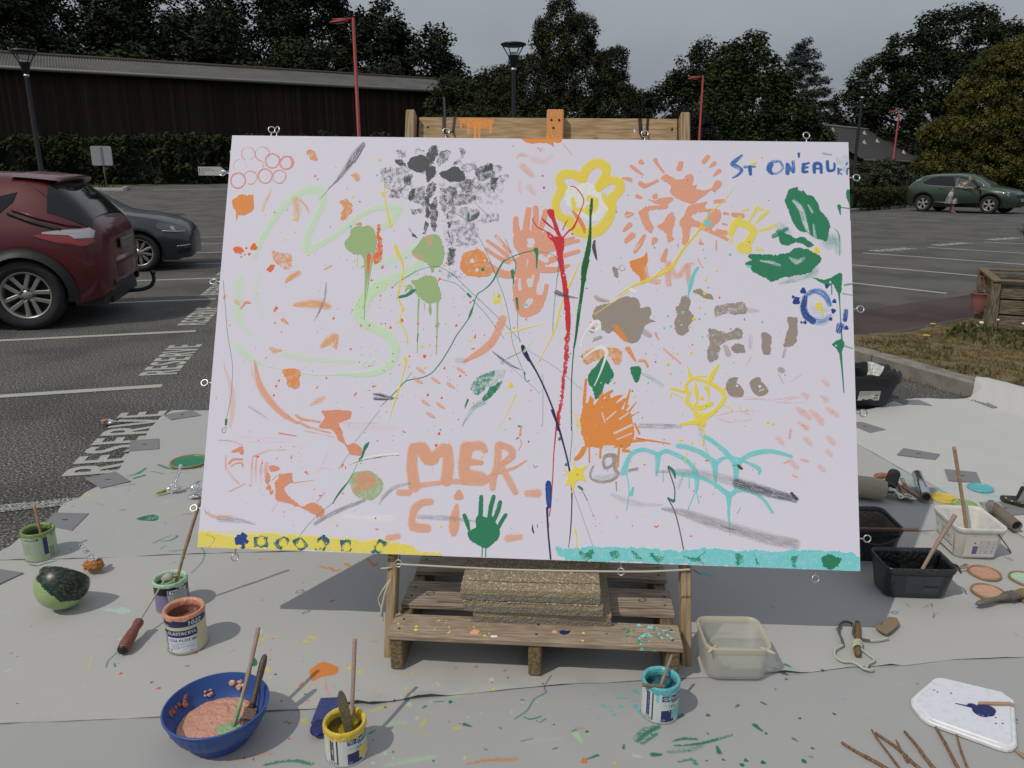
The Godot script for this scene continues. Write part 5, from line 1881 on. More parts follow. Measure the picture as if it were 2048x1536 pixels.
func build_green_car()->void:
	var f:=V(.617,0,.787)
	var rt:=V(-.787,0,.617)
	var axle:=V(18.19,0,-34.9)-rt*.80
	var o:=thing("green_car","dark green crossover car with its front door open, parked on the right","car")
	o.transform=Transform3D(Basis(f,Vector3.UP,rt),axle+f*1.34)
	var sh:=Shell.new()
	sh.arches=[[1.34,.365,.42],[-1.34,.365,.42]]
	sh.keys=[
		[-2.24,.50,.45,.62,.66,.60,.92,.48,1.02,1.06],[-2.14,.70,.36,.80,.66,.78,.98,.58,1.12,1.18],[-1.95,.78,.30,.89,.70,.86,1.02,.60,1.28,1.34],[-1.6,.82,.25,.925,.76,.88,1.06,.60,1.47,1.55],[-.9,.83,.23,.93,.74,.88,1.06,.61,1.54,1.63],[-.1,.83,.23,.93,.70,.88,1.04,.61,1.56,1.65],[.35,.83,.23,.93,.70,.88,1.03,.60,1.49,1.58],[.85,.83,.23,.93,.72,.87,1.02,.62,1.24,1.31],[1.2,.83,.24,.93,.74,.86,1.00,.64,1.08,1.13],[1.65,.80,.26,.91,.70,.83,.94,.60,1.02,1.06],[2.0,.74,.28,.84,.62,.78,.86,.56,.93,.97],[2.2,.62,.30,.70,.54,.66,.76,.5,.84,.87],[2.26,.54,.34,.6,.52,.56,.70,.44,.76,.78]]
	var paint:=car_paint(.026,.052,.030)
	part("body",sh.body(-2.24,2.26,84),paint,o)
	underbody(o,-2.0,2.0,.74,.24,.62,[[-1.34,.43],[1.34,.43]])
	var chrome:=pn(.6,.6,.6,.2,.8)
	for s in [-1.0,1.0]:
		part("side_window",sh.patch(P2([-1.55,1.20,-1.10,1.12,-.10,1.085,-.10,1.50,-.9,1.50,-1.25,1.42]),s,.006),M.dark_glass,o)
		part("front_window",sh.patch(P2([-.04,1.085,.88,1.07,.55,1.36,.30,1.46,-.04,1.50]),s,.006),M.dark_glass,o)
		part("window_trim",sh.ribbon([[-1.60,1.21],[-1.10,1.10],[-.1,1.065],[.9,1.05]],s,.006,.010),chrome,o)
		part("roof_rail",sh.ribbon([[-1.55,1.47],[-.9,1.545],[-.1,1.565],[.3,1.51],[.9,1.21],[1.02,1.10]],s,.008,.014),chrome,o)
		part("pillar_flash",sh.patch(P2([-2.0,1.24,-1.75,1.36,-1.55,1.42,-1.62,1.36,-1.9,1.26]),s,.008,6,3),pn(.4,.4,.4,.3,.4),o)
		part("wheel_arch_trim",arch_trim(sh,1.34,.365,.41,.50,s,-15,200,.02),M.black,o)
		part("wheel_arch_trim",arch_trim(sh,-1.34,.365,.41,.50,s,-20,195,.02),M.black,o)
		part("sill_trim",sh.patch(P2([-.92,.24,.92,.24,.92,.42,-.92,.40]),s,.01),M.black,o)
		part("sill_strip",sh.ribbon([[-.92,.43],[-.5,.42],[.0,.39]],s,.014,.014),chrome,o)
		part("tail_lamp",sh.patch(P2([-2.12,.92,-1.9,.96,-1.88,1.02,-2.1,1.0]),s,.01),gloss(.10,.01,.012),o)
		part("headlamp",sh.patch(P2([1.85,.74,2.08,.70,2.16,.74,2.12,.84,1.90,.87]),s,.01),gloss(.03,.035,.04),o)
		part("lamp_stripe",sh.ribbon([[1.90,.89],[2.02,.86],[1.96,.78],[2.04,.72]],s,.018,.012),pn(.75,.75,.72,.3),o)
		part("rear_handle",sh.patch(P2([-.75,.97,-.52,.97,-.54,1.0,-.75,1.0]),s,.02,4,2),pn(.012,.02,.014,.4),o)
		part("door_seam",sh.ribbon([[-.08,.44],[-.06,.8],[-.06,1.06]],s,.001,.006),M.black,o)
	# seen through the open doorway
	part("doorway",sh.patch(P2([-.04,.45,.92,.45,.98,.8,.90,1.06,-.04,1.07]),1.0,.004),pn(.006,.007,.007,.8),o)
	# the open front door, swung out on its front edge
	var door:=thing_part("front_door",o)
	var hinge:=V(.95,0,.925)
	door.transform=Transform3D(Basis(Vector3.UP,deg_to_rad(34.0)),hinge)
	var dp:=NB()
	dp.grid(func(u:float,v:float)->Vector3:
		var y:=lerpf(.42,1.06,v)
		return V(lerpf(-1.0,.0-.06*v*v,u),y,.02+.05*sin(PI*minf(v*1.1,1.0))),8,8)
	part("skin",dp,paint,door)
	var fr:=NB()
	fr.tube([V(-1.0,1.06,.03),V(-.99,1.49,-.20),V(-.70,1.47,-.20),V(-.40,1.36,-.15),V(-.08,1.07,.02)],.022,.022,7)
	part("window_frame",fr,M.black,door)
	var gl:=FB()
	gl.quad(V(-1.0,1.06,.03),V(-.08,1.07,.02),V(-.40,1.36,-.15),V(-.70,1.47,-.20))
	gl.tri(V(-1.0,1.06,.03),V(-.70,1.47,-.20),V(-.99,1.49,-.20))
	part("pane",gl,M.glass,door)
	var st:=NB()
	st.tube([V(-1.0,1.065,.045),V(-.05,1.07,.035)],.012,.012,6)
	part("trim",st,chrome,door)
	var inner:=FB()
	inner.box(V(-.5,.74,-.02),V(.96,.6,.05),Basis(),.02)
	part("lining",inner,M.black,door)
	var mir:=NB()
	mir.ball(V(-.12,1.12,.14),V(.08,.075,.11),12,8)
	part("mirror",mir,M.black,door)
	var ws:=NB()
	ws.grid(func(u:float,v:float)->Vector3:
		var t:=u*2.0-1.0
		return V(lerpf(1.12,.36,v)-.12*t*t,lerpf(1.13,1.575,v)+.014-.05*t*t,lerpf(.74,.60,v)*t),12,6)
	part("windscreen",ws,gloss(.03,.036,.045),o)
	var gr:=FB()
	gr.box(V(2.24,.70,0),V(.06,.13,1.2),Basis(),.02)
	gr.box(V(2.22,.42,0),V(.08,.16,1.1),Basis(),.02)
	part("grille",gr,M.black,o)
	var gs:=NB()
	gs.tube([V(2.24,.80,-.55),V(2.29,.79,0),V(2.24,.80,.55)],.016,.016,6)
	part("grille_strip",gs,chrome,o)
	var pl:=FB()
	pl.box(V(2.30,.55,0),V(.02,.11,.52),Basis(),.003)
	part("number_plate",pl,pn(.35,.35,.34,.5),o)
	for x in [-1.34,1.34]:
		for s in [-1.0,1.0]:
			wheel_at(o,x,s*.80,s,.365,.23,"forked",.24,.1)
	build_person(o.transform*V(.08,0,1.24),atan2(-f.z,f.x))
# ------------------------------------------------------------------ the person beside the green car
func build_person(at:Vector3,turn:float)->void:
	# stands beside the doorway facing the car, leaning in; own axes: x along the car forward, z away from the car
	var o:=thing("person","person in a grey and white striped dress leaning in at the green car's door","person",V(at.x,.0,at.z),turn)
	var sk:=[]
	var hip:=V(.0,.90,.06)
	var chest:=V(.20,1.14,-.12)
	var neck:=V(.33,1.25,-.22)
	var head:=V(.43,1.31,-.27)
	for s in [-1.0,1.0]:
		var h:=hip+V(.02*s,-.02,.085*s)
		var knee:=V(.03+.05*s,.48,.07+.08*s)
		var foot:=V(-.01+.09*s,.075,.07+.09*s)
		sk.append([h,knee,.085,.055])
		sk.append([knee,knee.lerp(foot,.35),.052,.054])
		sk.append([knee.lerp(foot,.35),foot,.054,.034])
		sk.append([foot,foot+V(.13,-.045,.0),.035,.028])
		var sho:=chest+V(.02,.10,.16*s)
		var el:=sho+V(.18,-.22,.03*s)
		var wr:=el+V(.22,.02,-.03)
		sk.append([sho,el,.046,.038])
		sk.append([el,wr,.037,.026])
		sk.append([wr,wr+V(.07,-.01,0),.03,.024])
		for k in 4:
			sk.append([wr+V(.07,-.01,(k-1.5)*.018),wr+V(.13,-.03,(k-1.5)*.02),.010,.008])
		sk.append([wr+V(.03,0,-.02*s),wr+V(.08,.0,-.05*s),.011,.009])
	sk.append([hip,chest,.13,.125])
	sk.append([chest+V(.02,.10,-.15),chest+V(.02,.10,.15),.055,.055])
	sk.append([chest,neck,.08,.05])
	sk.append([neck,head,.048,.05])
	sk.append([head+V(.01,.05,0),head+V(.02,-.03,0),.092,.075])
	sk.append([head+V(.09,.0,0),head+V(.115,-.02,0),.014,.016])
	part("body",field_mesh(sk,.02,.03),mottle(.22,.11,.07,.28,.15,.10,Vector3.ONE*3.0,.6),o)
	# the dress: straps to below the knee, horizontal woven stripes
	var stripes:=Canvas.new(64,128,64,nz,{"k": [70,70,74],"g": [128,127,124]},[176,174,168])
	for k in 16:
		var y:=k*8
		if k>9:
			stripes.poly("k",[0,y,64,y,64,y+3,0,y+3],.0)
			for q in 8:
				stripes.poly("g",[q*8,y+3,q*8+4,y+3,q*8+4,y+8,q*8,y+8],.0)
		else:
			stripes.poly("g",[0,y,64,y,64,y+2,0,y+2],.0)
	var dm:=StandardMaterial3D.new()
	dm.albedo_texture=stripes.texture()
	dm.roughness=.9
	var dress:=NB()
	dress.grid(func(u:float,v:float)->Vector3:
		var a:=TAU*(u if u<1.0 else .0)
		var y:=lerpf(.40,1.26,1.0-v)
		var c:=V(lerpf(.0,.27,smoothstep(.8,1.3,y)),y,lerpf(.06,-.17,smoothstep(.8,1.28,y)))
		var r:=lerpf(.27,.155,smoothstep(.40,1.05,y))+.02*smoothstep(1.05,1.25,y)-.05*smoothstep(1.19,1.26,y)
		var fold:=1.0+.10*(1.0-smoothstep(.4,.95,y))*sin(a*7.0)
		return c+V(cos(a)*r*fold,0,-sin(a)*r*fold*(1.0+.15*smoothstep(1.0,1.3,y))),42,16,true)
	part("dress",dress,dm,o)
	var hair:=NB()
	hair.ball(head+V(-.015,.045,0),V(.105,.11,.10),16,10,Basis(Vector3.BACK,-.4))
	hair.ball(head+V(-.085,-.02,0),V(.05,.11,.07),12,8)
	part("hair",hair,pn(.20,.13,.07,.6),o)
	for s in [-1.0,1.0]:
		var eye:=NB()
		eye.ball(head+V(.092,.025,.032*s),Vector3.ONE*.011,8,6)
		part("eye",eye,pn(.03,.02,.015,.2),o)
		var ear:=NB()
		ear.ball(head+V(.01,.0,.088*s),V(.018,.03,.012),8,6)
		part("ear",ear,pn(.25,.13,.085,.6),o)
		var sole:=NB()
		sole.ball(V(.055+.09*s,.018,.07+.09*s),V(.125,.018,.042),14,6)
		part("sandal",sole,pn(.16,.09,.05,.7),o)
	var mouth:=NB()
	mouth.ball(head+V(.088,-.055,0),V(.008,.007,.022),8,6)
	part("mouth",mouth,pn(.2,.06,.05,.5),o)
func field_mesh(bones:Array,cell:float,blend:float)->Bd:
	# surface nets over the smooth union of tapered capsules
	var lo:=Vector3.ONE*1e9
	var hi:=Vector3.ONE*-1e9
	for b in bones:
		var r:float=maxf(b[2],b[3])+.05
		lo=lo.min(b[0].min(b[1])-Vector3.ONE*r)
		hi=hi.max(b[0].max(b[1])+Vector3.ONE*r)
	var n:=Vector3i(((hi-lo)/cell).ceil())+Vector3i.ONE
	var F:=PackedFloat32Array()
	F.resize(n.x*n.y*n.z)
	F.fill(1.0)
	for b in bones:
		var r:float=maxf(b[2],b[3])+.05
		var c0:=Vector3i(((b[0].min(b[1])-Vector3.ONE*r-lo)/cell).floor()).clamp(Vector3i.ZERO,n-Vector3i.ONE)
		var c1:=Vector3i(((b[0].max(b[1])+Vector3.ONE*r-lo)/cell).ceil()).clamp(Vector3i.ZERO,n-Vector3i.ONE)
		var ab:Vector3=b[1]-b[0]
		var ll:=maxf(ab.length_squared(),1e-8)
		for z in range(c0.z,c1.z+1):
			for y in range(c0.y,c1.y+1):
				for x in range(c0.x,c1.x+1):
					var p:=lo+V(x,y,z)*cell
					var t:=clampf((p-b[0]).dot(ab)/ll,.0,1.0)
					var d:float=p.distance_to(b[0]+ab*t)-lerpf(b[2],b[3],t)
					var i:=(z*n.y+y)*n.x+x
					var h:=maxf(blend-absf(d-F[i]),.0)/blend
					F[i]=minf(d,F[i])-h*h*blend*.25
	var at:={}
	var vs:=[]
	for z in n.z-1:
		for y in n.y-1:
			for x in n.x-1:
				var s:=Vector3.ZERO
				var m:=0
				var val:=[]
				for k in 8:
					val.append(F[((z+(k >> 2))*n.y+y+((k >> 1) & 1))*n.x+x+(k & 1)])
				for e in [[0,1],[2,3],[4,5],[6,7],[0,2],[1,3],[4,6],[5,7],[0,4],[1,5],[2,6],[3,7]]:
					var a:float=val[e[0]]
					var b:float=val[e[1]]
					if (a<.0)!=(b<.0):
						var t:=a/(a-b)
						var p:=V(e[0] & 1,(e[0] >> 1) & 1,e[0] >> 2)
						var q:=V(e[1] & 1,(e[1] >> 1) & 1,e[1] >> 2)
						s+=p.lerp(q,t)
						m+=1
				if m:
					at[(z*n.y+y)*n.x+x]=vs.size()
					vs.append(lo+(V(x,y,z)+s/m)*cell)
	var out:=NB()
	for key in at:
		var x:int=key%n.x
		var y:int=(key/n.x)%n.y
		var z:int=key/(n.x*n.y)
		var f0:=F[key]
		for ax in 3:
			var dv:=[1,n.x,n.x*n.y]
			var f1:=F[key+dv[ax]]
			if (f0<.0)==(f1<.0):
				continue
			var u:int=dv[(ax+1)%3]
			var v:int=dv[(ax+2)%3]
			if not (at.has(key-u) and at.has(key-v) and at.has(key-u-v)):
				continue
			var q:=[vs[at[key]],vs[at[key-u]],vs[at[key-u-v]],vs[at[key-v]]]
			if f0<.0:
				out.quad(q[0],q[1],q[2],q[3])
			else:
				out.quad(q[0],q[3],q[2],q[1])
	return out
# ------------------------------------------------------------------ the white sheets on the ground
func sheet_y(x:float,z:float,fn:FastNoiseLite,seams:Array)->float:
	var y:=.0035*fn.get_noise_2d(x*2.0,z*2.0)+.006*absf(fn.get_noise_2d(x*7.0+40.0,z*3.0))+.0018
	for s in seams:
		var a:=Vector2(s[0],s[1])
		var ab:=Vector2(s[2],s[3])-a
		var t:=clampf((Vector2(x,z)-a).dot(ab)/ab.length_squared(),.0,1.0)
		var d:=Vector2(x,z).distance_to(a+ab*t)
		if d<s[5]*3.0:
			y+=s[4]*exp(-d*d/(s[5]*s[5]))*sin(PI*clampf(t,.03,.97))
	var k:=(x-2.72)*.943-(z+7.25)*.333+.068
	if k>-.06:
		y+=.137*smoothstep(-.055,.012,k)
	return y
func cloth(label:String,poly:PackedVector2Array,lift:float,tint:Color,s:int,seams:Array,step:=.045)->void:
	var fn:=FastNoiseLite.new()
	fn.seed=s
	fn.frequency=.6
	var b:=NB()
	var lo:=poly[0]
	var hi:=poly[0]
	for p in poly:
		lo=lo.min(p)
		hi=hi.max(p)
	var nx:=int(ceil((hi.x-lo.x)/step))
	var nn:=int(ceil((hi.y-lo.y)/step))
	var at:=func(p:Vector2)->Vector3:return V(p.x,lift+sheet_y(p.x,p.y,fn,seams),p.y)
	var U:=func(p:Vector2)->Vector2:return Vector2((p.x+2.5)/6.4,(p.y+5.6)/4.3)
	for i in nx:
		for j in nn:
			var c:=PackedVector2Array([lo+Vector2(i,j)*step,lo+Vector2(i+1,j)*step,lo+Vector2(i+1,j+1)*step,lo+Vector2(i,j+1)*step])
			var inside:=0
			for q in c:
				if Geometry2D.is_point_in_polygon(q,poly):
					inside+=1
			if inside==4:
				b.quad(at.call(c[3]),at.call(c[2]),at.call(c[1]),at.call(c[0]),U.call(c[3]),U.call(c[2]),U.call(c[1]),U.call(c[0]))
			elif inside>0:
				for q in Geometry2D.intersect_polygons(c,poly):
					for k in range(1,q.size()-1):
						var t:=[q[0],q[k],q[k+1]]
						if (t[1]-t[0]).cross(t[2]-t[0])>.0:
							t.reverse()
						b.tri(at.call(t[0]),at.call(t[1]),at.call(t[2]),U.call(t[0]),U.call(t[1]),U.call(t[2]))
	var m:=StandardMaterial3D.new()
	m.albedo_texture=M.sheet_print
	m.albedo_color=tint
	m.roughness=.9
	m.texture_repeat=false
	solo("ground_sheet",b,m,label,"sheet","white sheets spread on the ground")
func build_sheets()->void:
	var c:=Canvas.new(3200,2150,2048,nz,INK,[202,202,201])
	tarp_marks(c)
	M.sheet_print=c.texture()
	cloth("front ground sheet under the yellow and turquoise tins",P2([-2.6,-.9,-2.45,-2.25,.0,-2.35,3.2,-2.6,3.6,-.9]),.003,lin(.60,.605,.61),3,[[.02,-2.0,.42,-1.5,.008,.03],[-.25,-1.95,-.75,-1.55,.006,.03],[.9,-1.7,1.4,-1.72,.004,.02],[-1.3,-1.75,-1.0,-1.6,.006,.03]])
	cloth("wide middle ground sheet under the pallets and the blue bowl",P2([-2.45,-1.86,-1.502,-1.914,-1.074,-1.94,-.698,-1.973,-.581,-1.982,-.50,-2.003,-.432,-1.995,-.358,-2.018,-.25,-2.03,-.037,-2.066,.2,-2.098,.344,-2.106,.538,-2.127,.70,-2.135,.816,-2.152,.93,-2.150,1.104,-2.183,1.28,-2.19,1.453,-2.224,1.71,-2.238,3.2,-2.4,3.6,-3.45,1.0,-3.35,-1.2,-3.15,-2.175,-3.05,-2.2,-2.93,-2.35,-2.7]),.0055,lin(.71,.70,.69),7,[[-.52,-1.98,-.38,-2.02,.016,.02],[-.33,-2.02,-.2,-2.05,.014,.02],[.83,-2.12,.95,-2.18,.014,.025],[1.2,-2.16,1.3,-2.25,.012,.025],[-.2,-2.05,-.3,-2.25,.008,.025],[.1,-2.07,.25,-2.2,.006,.025],[-1.5,-2.35,-.6,-2.30,.004,.015],[1.3,-2.5,2.2,-2.45,.005,.03],[-1.7,-2.75,-1.2,-2.62,.005,.02]])
	cloth("left rear ground sheet with a ragged edge on the asphalt",P2([-2.175,-2.90,-1.75,-2.92,-1.333,-2.958,-.4,-3.02,.6,-3.09,1.743,-3.17,2.27,-3.2,2.34,-3.4,2.32,-3.7,2.25,-3.95,2.18,-4.35,2.05,-5.02,-2.095,-5.013,-2.316,-5.013,-2.33,-4.85,-2.295,-4.629,-2.23,-4.4,-2.24,-4.3,-2.201,-4.137,-2.15,-3.95,-2.132,-3.699,-2.155,-3.60,-2.149,-3.541,-2.19,-3.47,-2.182,-3.422,-2.135,-3.30,-2.142,-3.155,-2.18,-3.1,-2.172,-3.03]),.008,lin(.66,.665,.67),12,[[-2.1,-3.05,-1.2,-3.1,.004,.012],[-1.6,-3.4,-1.1,-3.9,.005,.03],[1.8,-3.5,2.3,-3.45,.005,.03]])
	cloth("white ground sheet at the rear right and over the kerb, sunlight put into its lighter tint",P2([1.85,-5.0,2.061,-4.322,2.131,-3.914,2.175,-3.713,2.226,-3.366,2.268,-3.106,3.0,-2.9,4.35,-2.8,3.96,-3.9,3.62,-4.85,3.47,-5.27,3.43,-5.36,3.37,-5.40,3.34,-5.36,3.30,-5.30,3.134,-5.278,3.0,-5.30,2.896,-5.303,2.80,-5.26,2.722,-5.24,2.55,-5.10,2.38,-5.0]),.0105,lin(.83,.83,.82),17,[[2.5,-4.6,2.75,-4.2,.006,.014],[2.45,-4.45,3.6,-3.3,.006,.03],[2.9,-4.9,3.6,-4.4,.006,.04],[2.3,-4.0,3.0,-3.4,.005,.03],[2.6,-5.1,2.9,-4.7,.005,.03]])  # lighter tint and left edge stand in for sunlight past the board shadow
# ------------------------------------------------------------------ the easel: a standing pallet, a lying pallet, slabs
func board_frame()->Transform3D:
	return Transform3D(Basis(V(.9986,-.0128,.0513),V(.0317,.9209,-.3885),V(-.0423,.3896,.92)),V(.0573,1.0082,-2.5949))
func nail(parent:Node3D,at:Vector3,nrm:Vector3)->void:
	var b:=NB()
	b.lathe([[.0045,.0],[.004,.0015],[.0,.002]],8,look(at,at+nrm))
	part("nail_head",b,M.nail,parent)
func build_easel()->void:
	M.nail=pn(.02,.015,.012,.6)
	# the planks that carry paint have a picture of their own: grain, then the spills
	M.wood_front=spilled(985,134,"tall",true)
	M.wood_stained=spilled(62,560,"post",false)
	M.slat_front=spilled(936,128,"slat",true)
	var T:=board_frame()
	var o:=thing("standing_pallet","long wooden pallet leaning upright behind the painted board as its easel","pallet")
	o.transform=T
	# three long bearers, then planks across their far side
	for q in [[-.437,-.46,.033],[.072,.072,.062],[.548,.541,.033]]:
		var b:=FB()
		var top:=.862 if q[2]<.05 else .868
		var bot:=-1.078 if q[2]<.05 else .3
		var c:=V((q[0]+q[1])*.5,(top+bot)*.5,-.068 if q[2]<.05 else -.060)
		var lean:=atan2(q[1]-q[0],top-bot)
		b.box(c,V(q[2],top-bot,.062 if q[2]<.05 else .046),Basis(Vector3.BACK,-lean),.004)
		part("bearer",b,M.wood_y if q[2]<.05 else M.wood_stained,o)
	for y in [.79,.585,.38,.17,-.03,-.25]:
		var b:=FB()
		var h:=.134 if y>.7 else .11
		b.box(V(.043,y,-.0915),V(.955 if y>.7 else .985,h,.017),Basis(Vector3.BACK,.003),.003)
		part("plank",b,M.wood_front if y>.7 else M.wood_x,o)
	for x in [-.40,.50]:
		nail(o,V(x,.815,-.083),Vector3.BACK)
		nail(o,V(x,.76,-.083),Vector3.BACK)
	for q in [[.058,.825],[.086,.825],[.066,.795]]:
		nail(o,V(q[0],q[1],-.036),Vector3.BACK)
	# the lying pallet
	var L:=Transform3D(Basis(V(.9972,0,.0748),Vector3.UP,V(-.0748,0,.9972)),V(-.398,.012,-2.168))
	var p:=thing("lying_pallet","short wooden pallet lying flat at the easel's foot, splashed with paint","pallet")
	p.transform=L
	for x in [.025,.472,.905]:
		var b:=FB()
		b.box(V(x,.055,-.40),V(.042,.110,.80),Basis(),.004)
		part("bearer",b,M.dark_z,p)
	var zs:=[[-.058,.128,.0],[-.262,.158,.006],[-.468,.115,.012],[-.63,.10,.01],[-.76,.09,.008]]
	for k in zs.size():
		var b:=FB()
		b.box(V(.467+zs[k][2]*.3,.120,zs[k][0]),V(.936-zs[k][2],.019,zs[k][1]),Basis(Vector3.UP,.004*(k%2)),.003)
		part("slat",b,M.slat_front if k==0 else M.old_x,p)
		for x in [.03,.475,.905]:
			nail(p,V(x,.1295,zs[k][0]+.025),Vector3.UP)
			nail(p,V(x+.004,.1295,zs[k][0]-.03),Vector3.UP)
	# three exposed-aggregate paving slabs
	var names:=["lowest of the three pebble-faced paving slabs stacked on the lying pallet","middle one of the three pebble-faced paving slabs","topmost pebble-faced paving slab, under the board's bottom edge"]
	var r:=RandomNumberGenerator.new()
	r.seed=44
	for k in 3:
		var s:=thing("paving_slab",names[k],"paving slab",L*V(.474-.012*k+(.012 if k==0 else .0),.1300+k*.0432,-.31+(.0 if k else -.01)),-.075+[.012,-.006,.004][k],"paving slabs stacked on the lying pallet")
		var core:=FB()
		var w:=.452
		var d:=.46
		core.grid(func(u:float,v:float)->Vector3:return V((u-.5)*w,.0005,(v-.5)*d),1,1,true)
		rough_band(core,w,d,.0,.021,r)
		part("concrete_base",core,M.slab_core,s)
		var band:=FB()
		rough_band(band,w,d,.0205,.0385,r)
		band.grid(func(u:float,v:float)->Vector3:return V((u-.5)*w,.0385,(.5-v)*d),1,1)
		part("facing_layer",band,M.slab_band,s)
		var peb:=NB()
		var unit:=NB()
		unit.ball(Vector3.ZERO,Vector3.ONE,7,5)
		var buf:=PackedFloat32Array()
		for i in (6500 if k==2 else 800):
			var x:=r.randf_range(-.5,.5)*(w-.004)
			var z:=r.randf_range(-.5,.5)*(d-.004)
			if k<2:
				z=d*.5-r.randf()*.02
			var q:=r.randf_range(.0018,.0042)
			var t:=r.randf()
			var col:=C3(.38,.31,.22).lerp(C3(.22,.155,.10),t) if r.randf()<.9 else C3(.48,.44,.37)
			put_row(buf,Basis(Vector3.UP,r.randf()*TAU).scaled(V(q*1.3,q*.75,q)),V(x,.0385,z),col)
		var mm:=multi(unit.done(),buf,pebble_mat())
		mm.name="pebbles"
		mm.set_meta("kind","stuff")
		s.add_child(mm,true)
	# white cord tied round the left bearer and stretched to the right one
	var cord:=thing("tie_cord","white cord stretched below the board, knotted round the left bearer with a hanging tail","cord")
	var line:=NB()
	line.tube(bend([V(-.375,.338,-2.262),V(.0,.331,-2.238),V(.354,.333,-2.222),V(.48,.343,-2.208),V(.566,.350,-2.205)],8),.0032,.0032,6)
	part("strand",line,M.cord,cord)
	for k in 4:
		var wind:=NB()
		var pts:=[]
		for i in 17:
			var a:=TAU*i/16.0
			var yl:=-.70-k*.026+.012*(i/16.0)*(-1.0 if k%2 else 1.0)*2.0
			var cx:=lerpf(-.437,-.46,(.862-yl)/1.94)
			pts.append(T*V(cx+cos(a)*.026 ,yl,-.068+sin(a)*.040))
		wind.tube(pts,.003,.003,6)
		part("winding",wind,M.cord,cord)
	var tail:=NB()
	tail.tube(bend([V(-.395,.29,-2.25),V(-.42,.255,-2.245),V(-.438,.215,-2.25),V(-.425,.18,-2.24),V(-.424,.145,-2.235)],6),.0035,.0022,6)
	tail.tube(bend([V(-.395,.29,-2.25),V(-.412,.25,-2.24),V(-.424,.20,-2.235),V(-.430,.165,-2.235)],6),.003,.004,6)
	part("tail",tail,M.cord,cord)
	# black straps from the board's hooks over the top plank
	for q in [[-.321,"black strap tied over the pallet's top plank to the left upper hook",-.338,-.305],[.393,"black strap tied over the pallet's top plank to the right upper hook",.386,.408]]:
		var st:=thing("black_strap",q[1],"strap",Vector3.ZERO,.0,"black straps holding the board")
		var a:=FB()
		ribbon_of(a,[T*V(q[0]-.004,.758,-.012),T*V(q[2],.80,-.080),T*V(q[2]-.003,.858,-.081),T*V(q[2]-.003,.861,-.104)],.0065)
		part("strand",a,M.black,st)
		var b:=FB()
		ribbon_of(b,[T*V(q[0]+.004,.758,-.012),T*V(q[3],.80,-.080),T*V(q[3]+.004,.858,-.081),T*V(q[3]+.004,.861,-.104)],.0045)
		part("strand",b,M.black,st)
		if q[0]<.0:
			var e:=FB()
			ribbon_of(e,[T*V(q[2]-.003,.861,-.10),T*V(q[2]-.006,.90,-.10),T*V(q[2]-.010,.945,-.10)],.004)
			part("loose_end",e,M.black,st)
func spilled(w:float,h:float,kind:String,lengthwise:bool)->StandardMaterial3D:
	# own-axes picture: x over the width, y (or depth) over the height of the piece, grain along it
	var warm:=kind!="slat"
	var c:=Canvas.new(w,h,1024 if lengthwise else 128,nz,INK.merged({"k": [40,30,22],"d": [112,88,62]}),[172,144,108] if warm else [158,140,120])
	var g:=noise_bytes(256,.03,4,FastNoiseLite.TYPE_SIMPLEX_SMOOTH,91)
	g=equalised(g)
	for y in c.h:
		for x in c.w:
			var u:=int((x if lengthwise else y)*.28) & 255
			var v:=int((y if lengthwise else x)*2.2) & 255
			var f:=.86+.2*g[u+(v << 8)]/255.0
			var i:=(y*c.w+x)*3
			for q in 3:
				c.buf[i+q]=clampi(int(c.buf[i+q]*f),0,255)
	if kind=="tall":
		c.stroke("k",[0,38,1.0,60,41,.8,480,36,.5],.7,.4,.3)
		c.stroke("k",[530,46,.6,985,40,.9],.6,.4,.4)
		for r in [14.0,10.0,6.0]:
			c.stroke("d",[672,82,r,673,82,r],.35,.5,.2)
		c.stroke("k",[672,82,2.5,673,82,2.5],.4,.6,.0)
		c.poly("or",[168,4,292,8,288,30,280,40,240,44,215,42,185,30,172,20],3.0,.85,.1)
		for q in [[172,42,4],[200,66,5],[226,82,6],[241,84,5],[283,60,6]]:
			c.stroke("or",[q[0],20,q[2],q[0]+1,q[1],q[2]*.85],.9,.1,.0)
		c.dots("or",[415,100,6,478,95,5,392,70,2])
		c.stroke("ye",[692,104,1.6,697,92,2.2,703,100,2],1.0,.2,.0)
		c.stroke("cr",[812,42,2,814,52,2.4],1.0,.2,.0)
		c.dots("k",[28,34,3,30,66,2.5,950,36,3,952,92,3])
	elif kind=="post":
		c.poly("or",[0,0,62,0,62,560,0,560],.0,.75,.22)
	else:
		c.dots("sa",[275,92,13,282,88,9,532,70,8])
		c.poly("nv",[548,66,560,58,575,62,584,56,582,70,574,80,562,86,550,78],3.0)
		c.poly("cr",[330,106,350,103,352,114,332,116],1.0)
		c.spatter("gr",[690,20,930,120],60,1.2,6.0,3)
		c.spatter("tq",[760,10,935,120],34,1.5,7.0,4)
		c.spatter("ye",[10,10,330,120],26,1.5,6.0,5)
		c.dots("ye",[625,70,5,622,112,4])
		c.stroke("k",[20,50,.8,920,56,.6],.35,.5,.4)
	var m:=StandardMaterial3D.new()
	m.albedo_texture=c.texture()
	m.roughness=.8
	m.uv1_triplanar=true
	m.uv1_triplanar_sharpness=8.0
	var s:=1000.0/w
	var e:=1000.0/h
	# triplanar looks the picture up by (x, -y) on the front, (x, z) on top
	m.uv1_scale=V(s,e,e)
	m.uv1_offset={"tall": V(.4495*s,-.857*e,.0),"post": V(-.041*s,-.857*e,.0),"slat": V(.0,.0,.122*e)}[kind]
	return m
func pebble_mat()->StandardMaterial3D:
	if not M.has("pebble"):
		var m:=StandardMaterial3D.new()
		m.vertex_color_use_as_albedo=true
		m.roughness=.8
		M.pebble=m
	return M.pebble
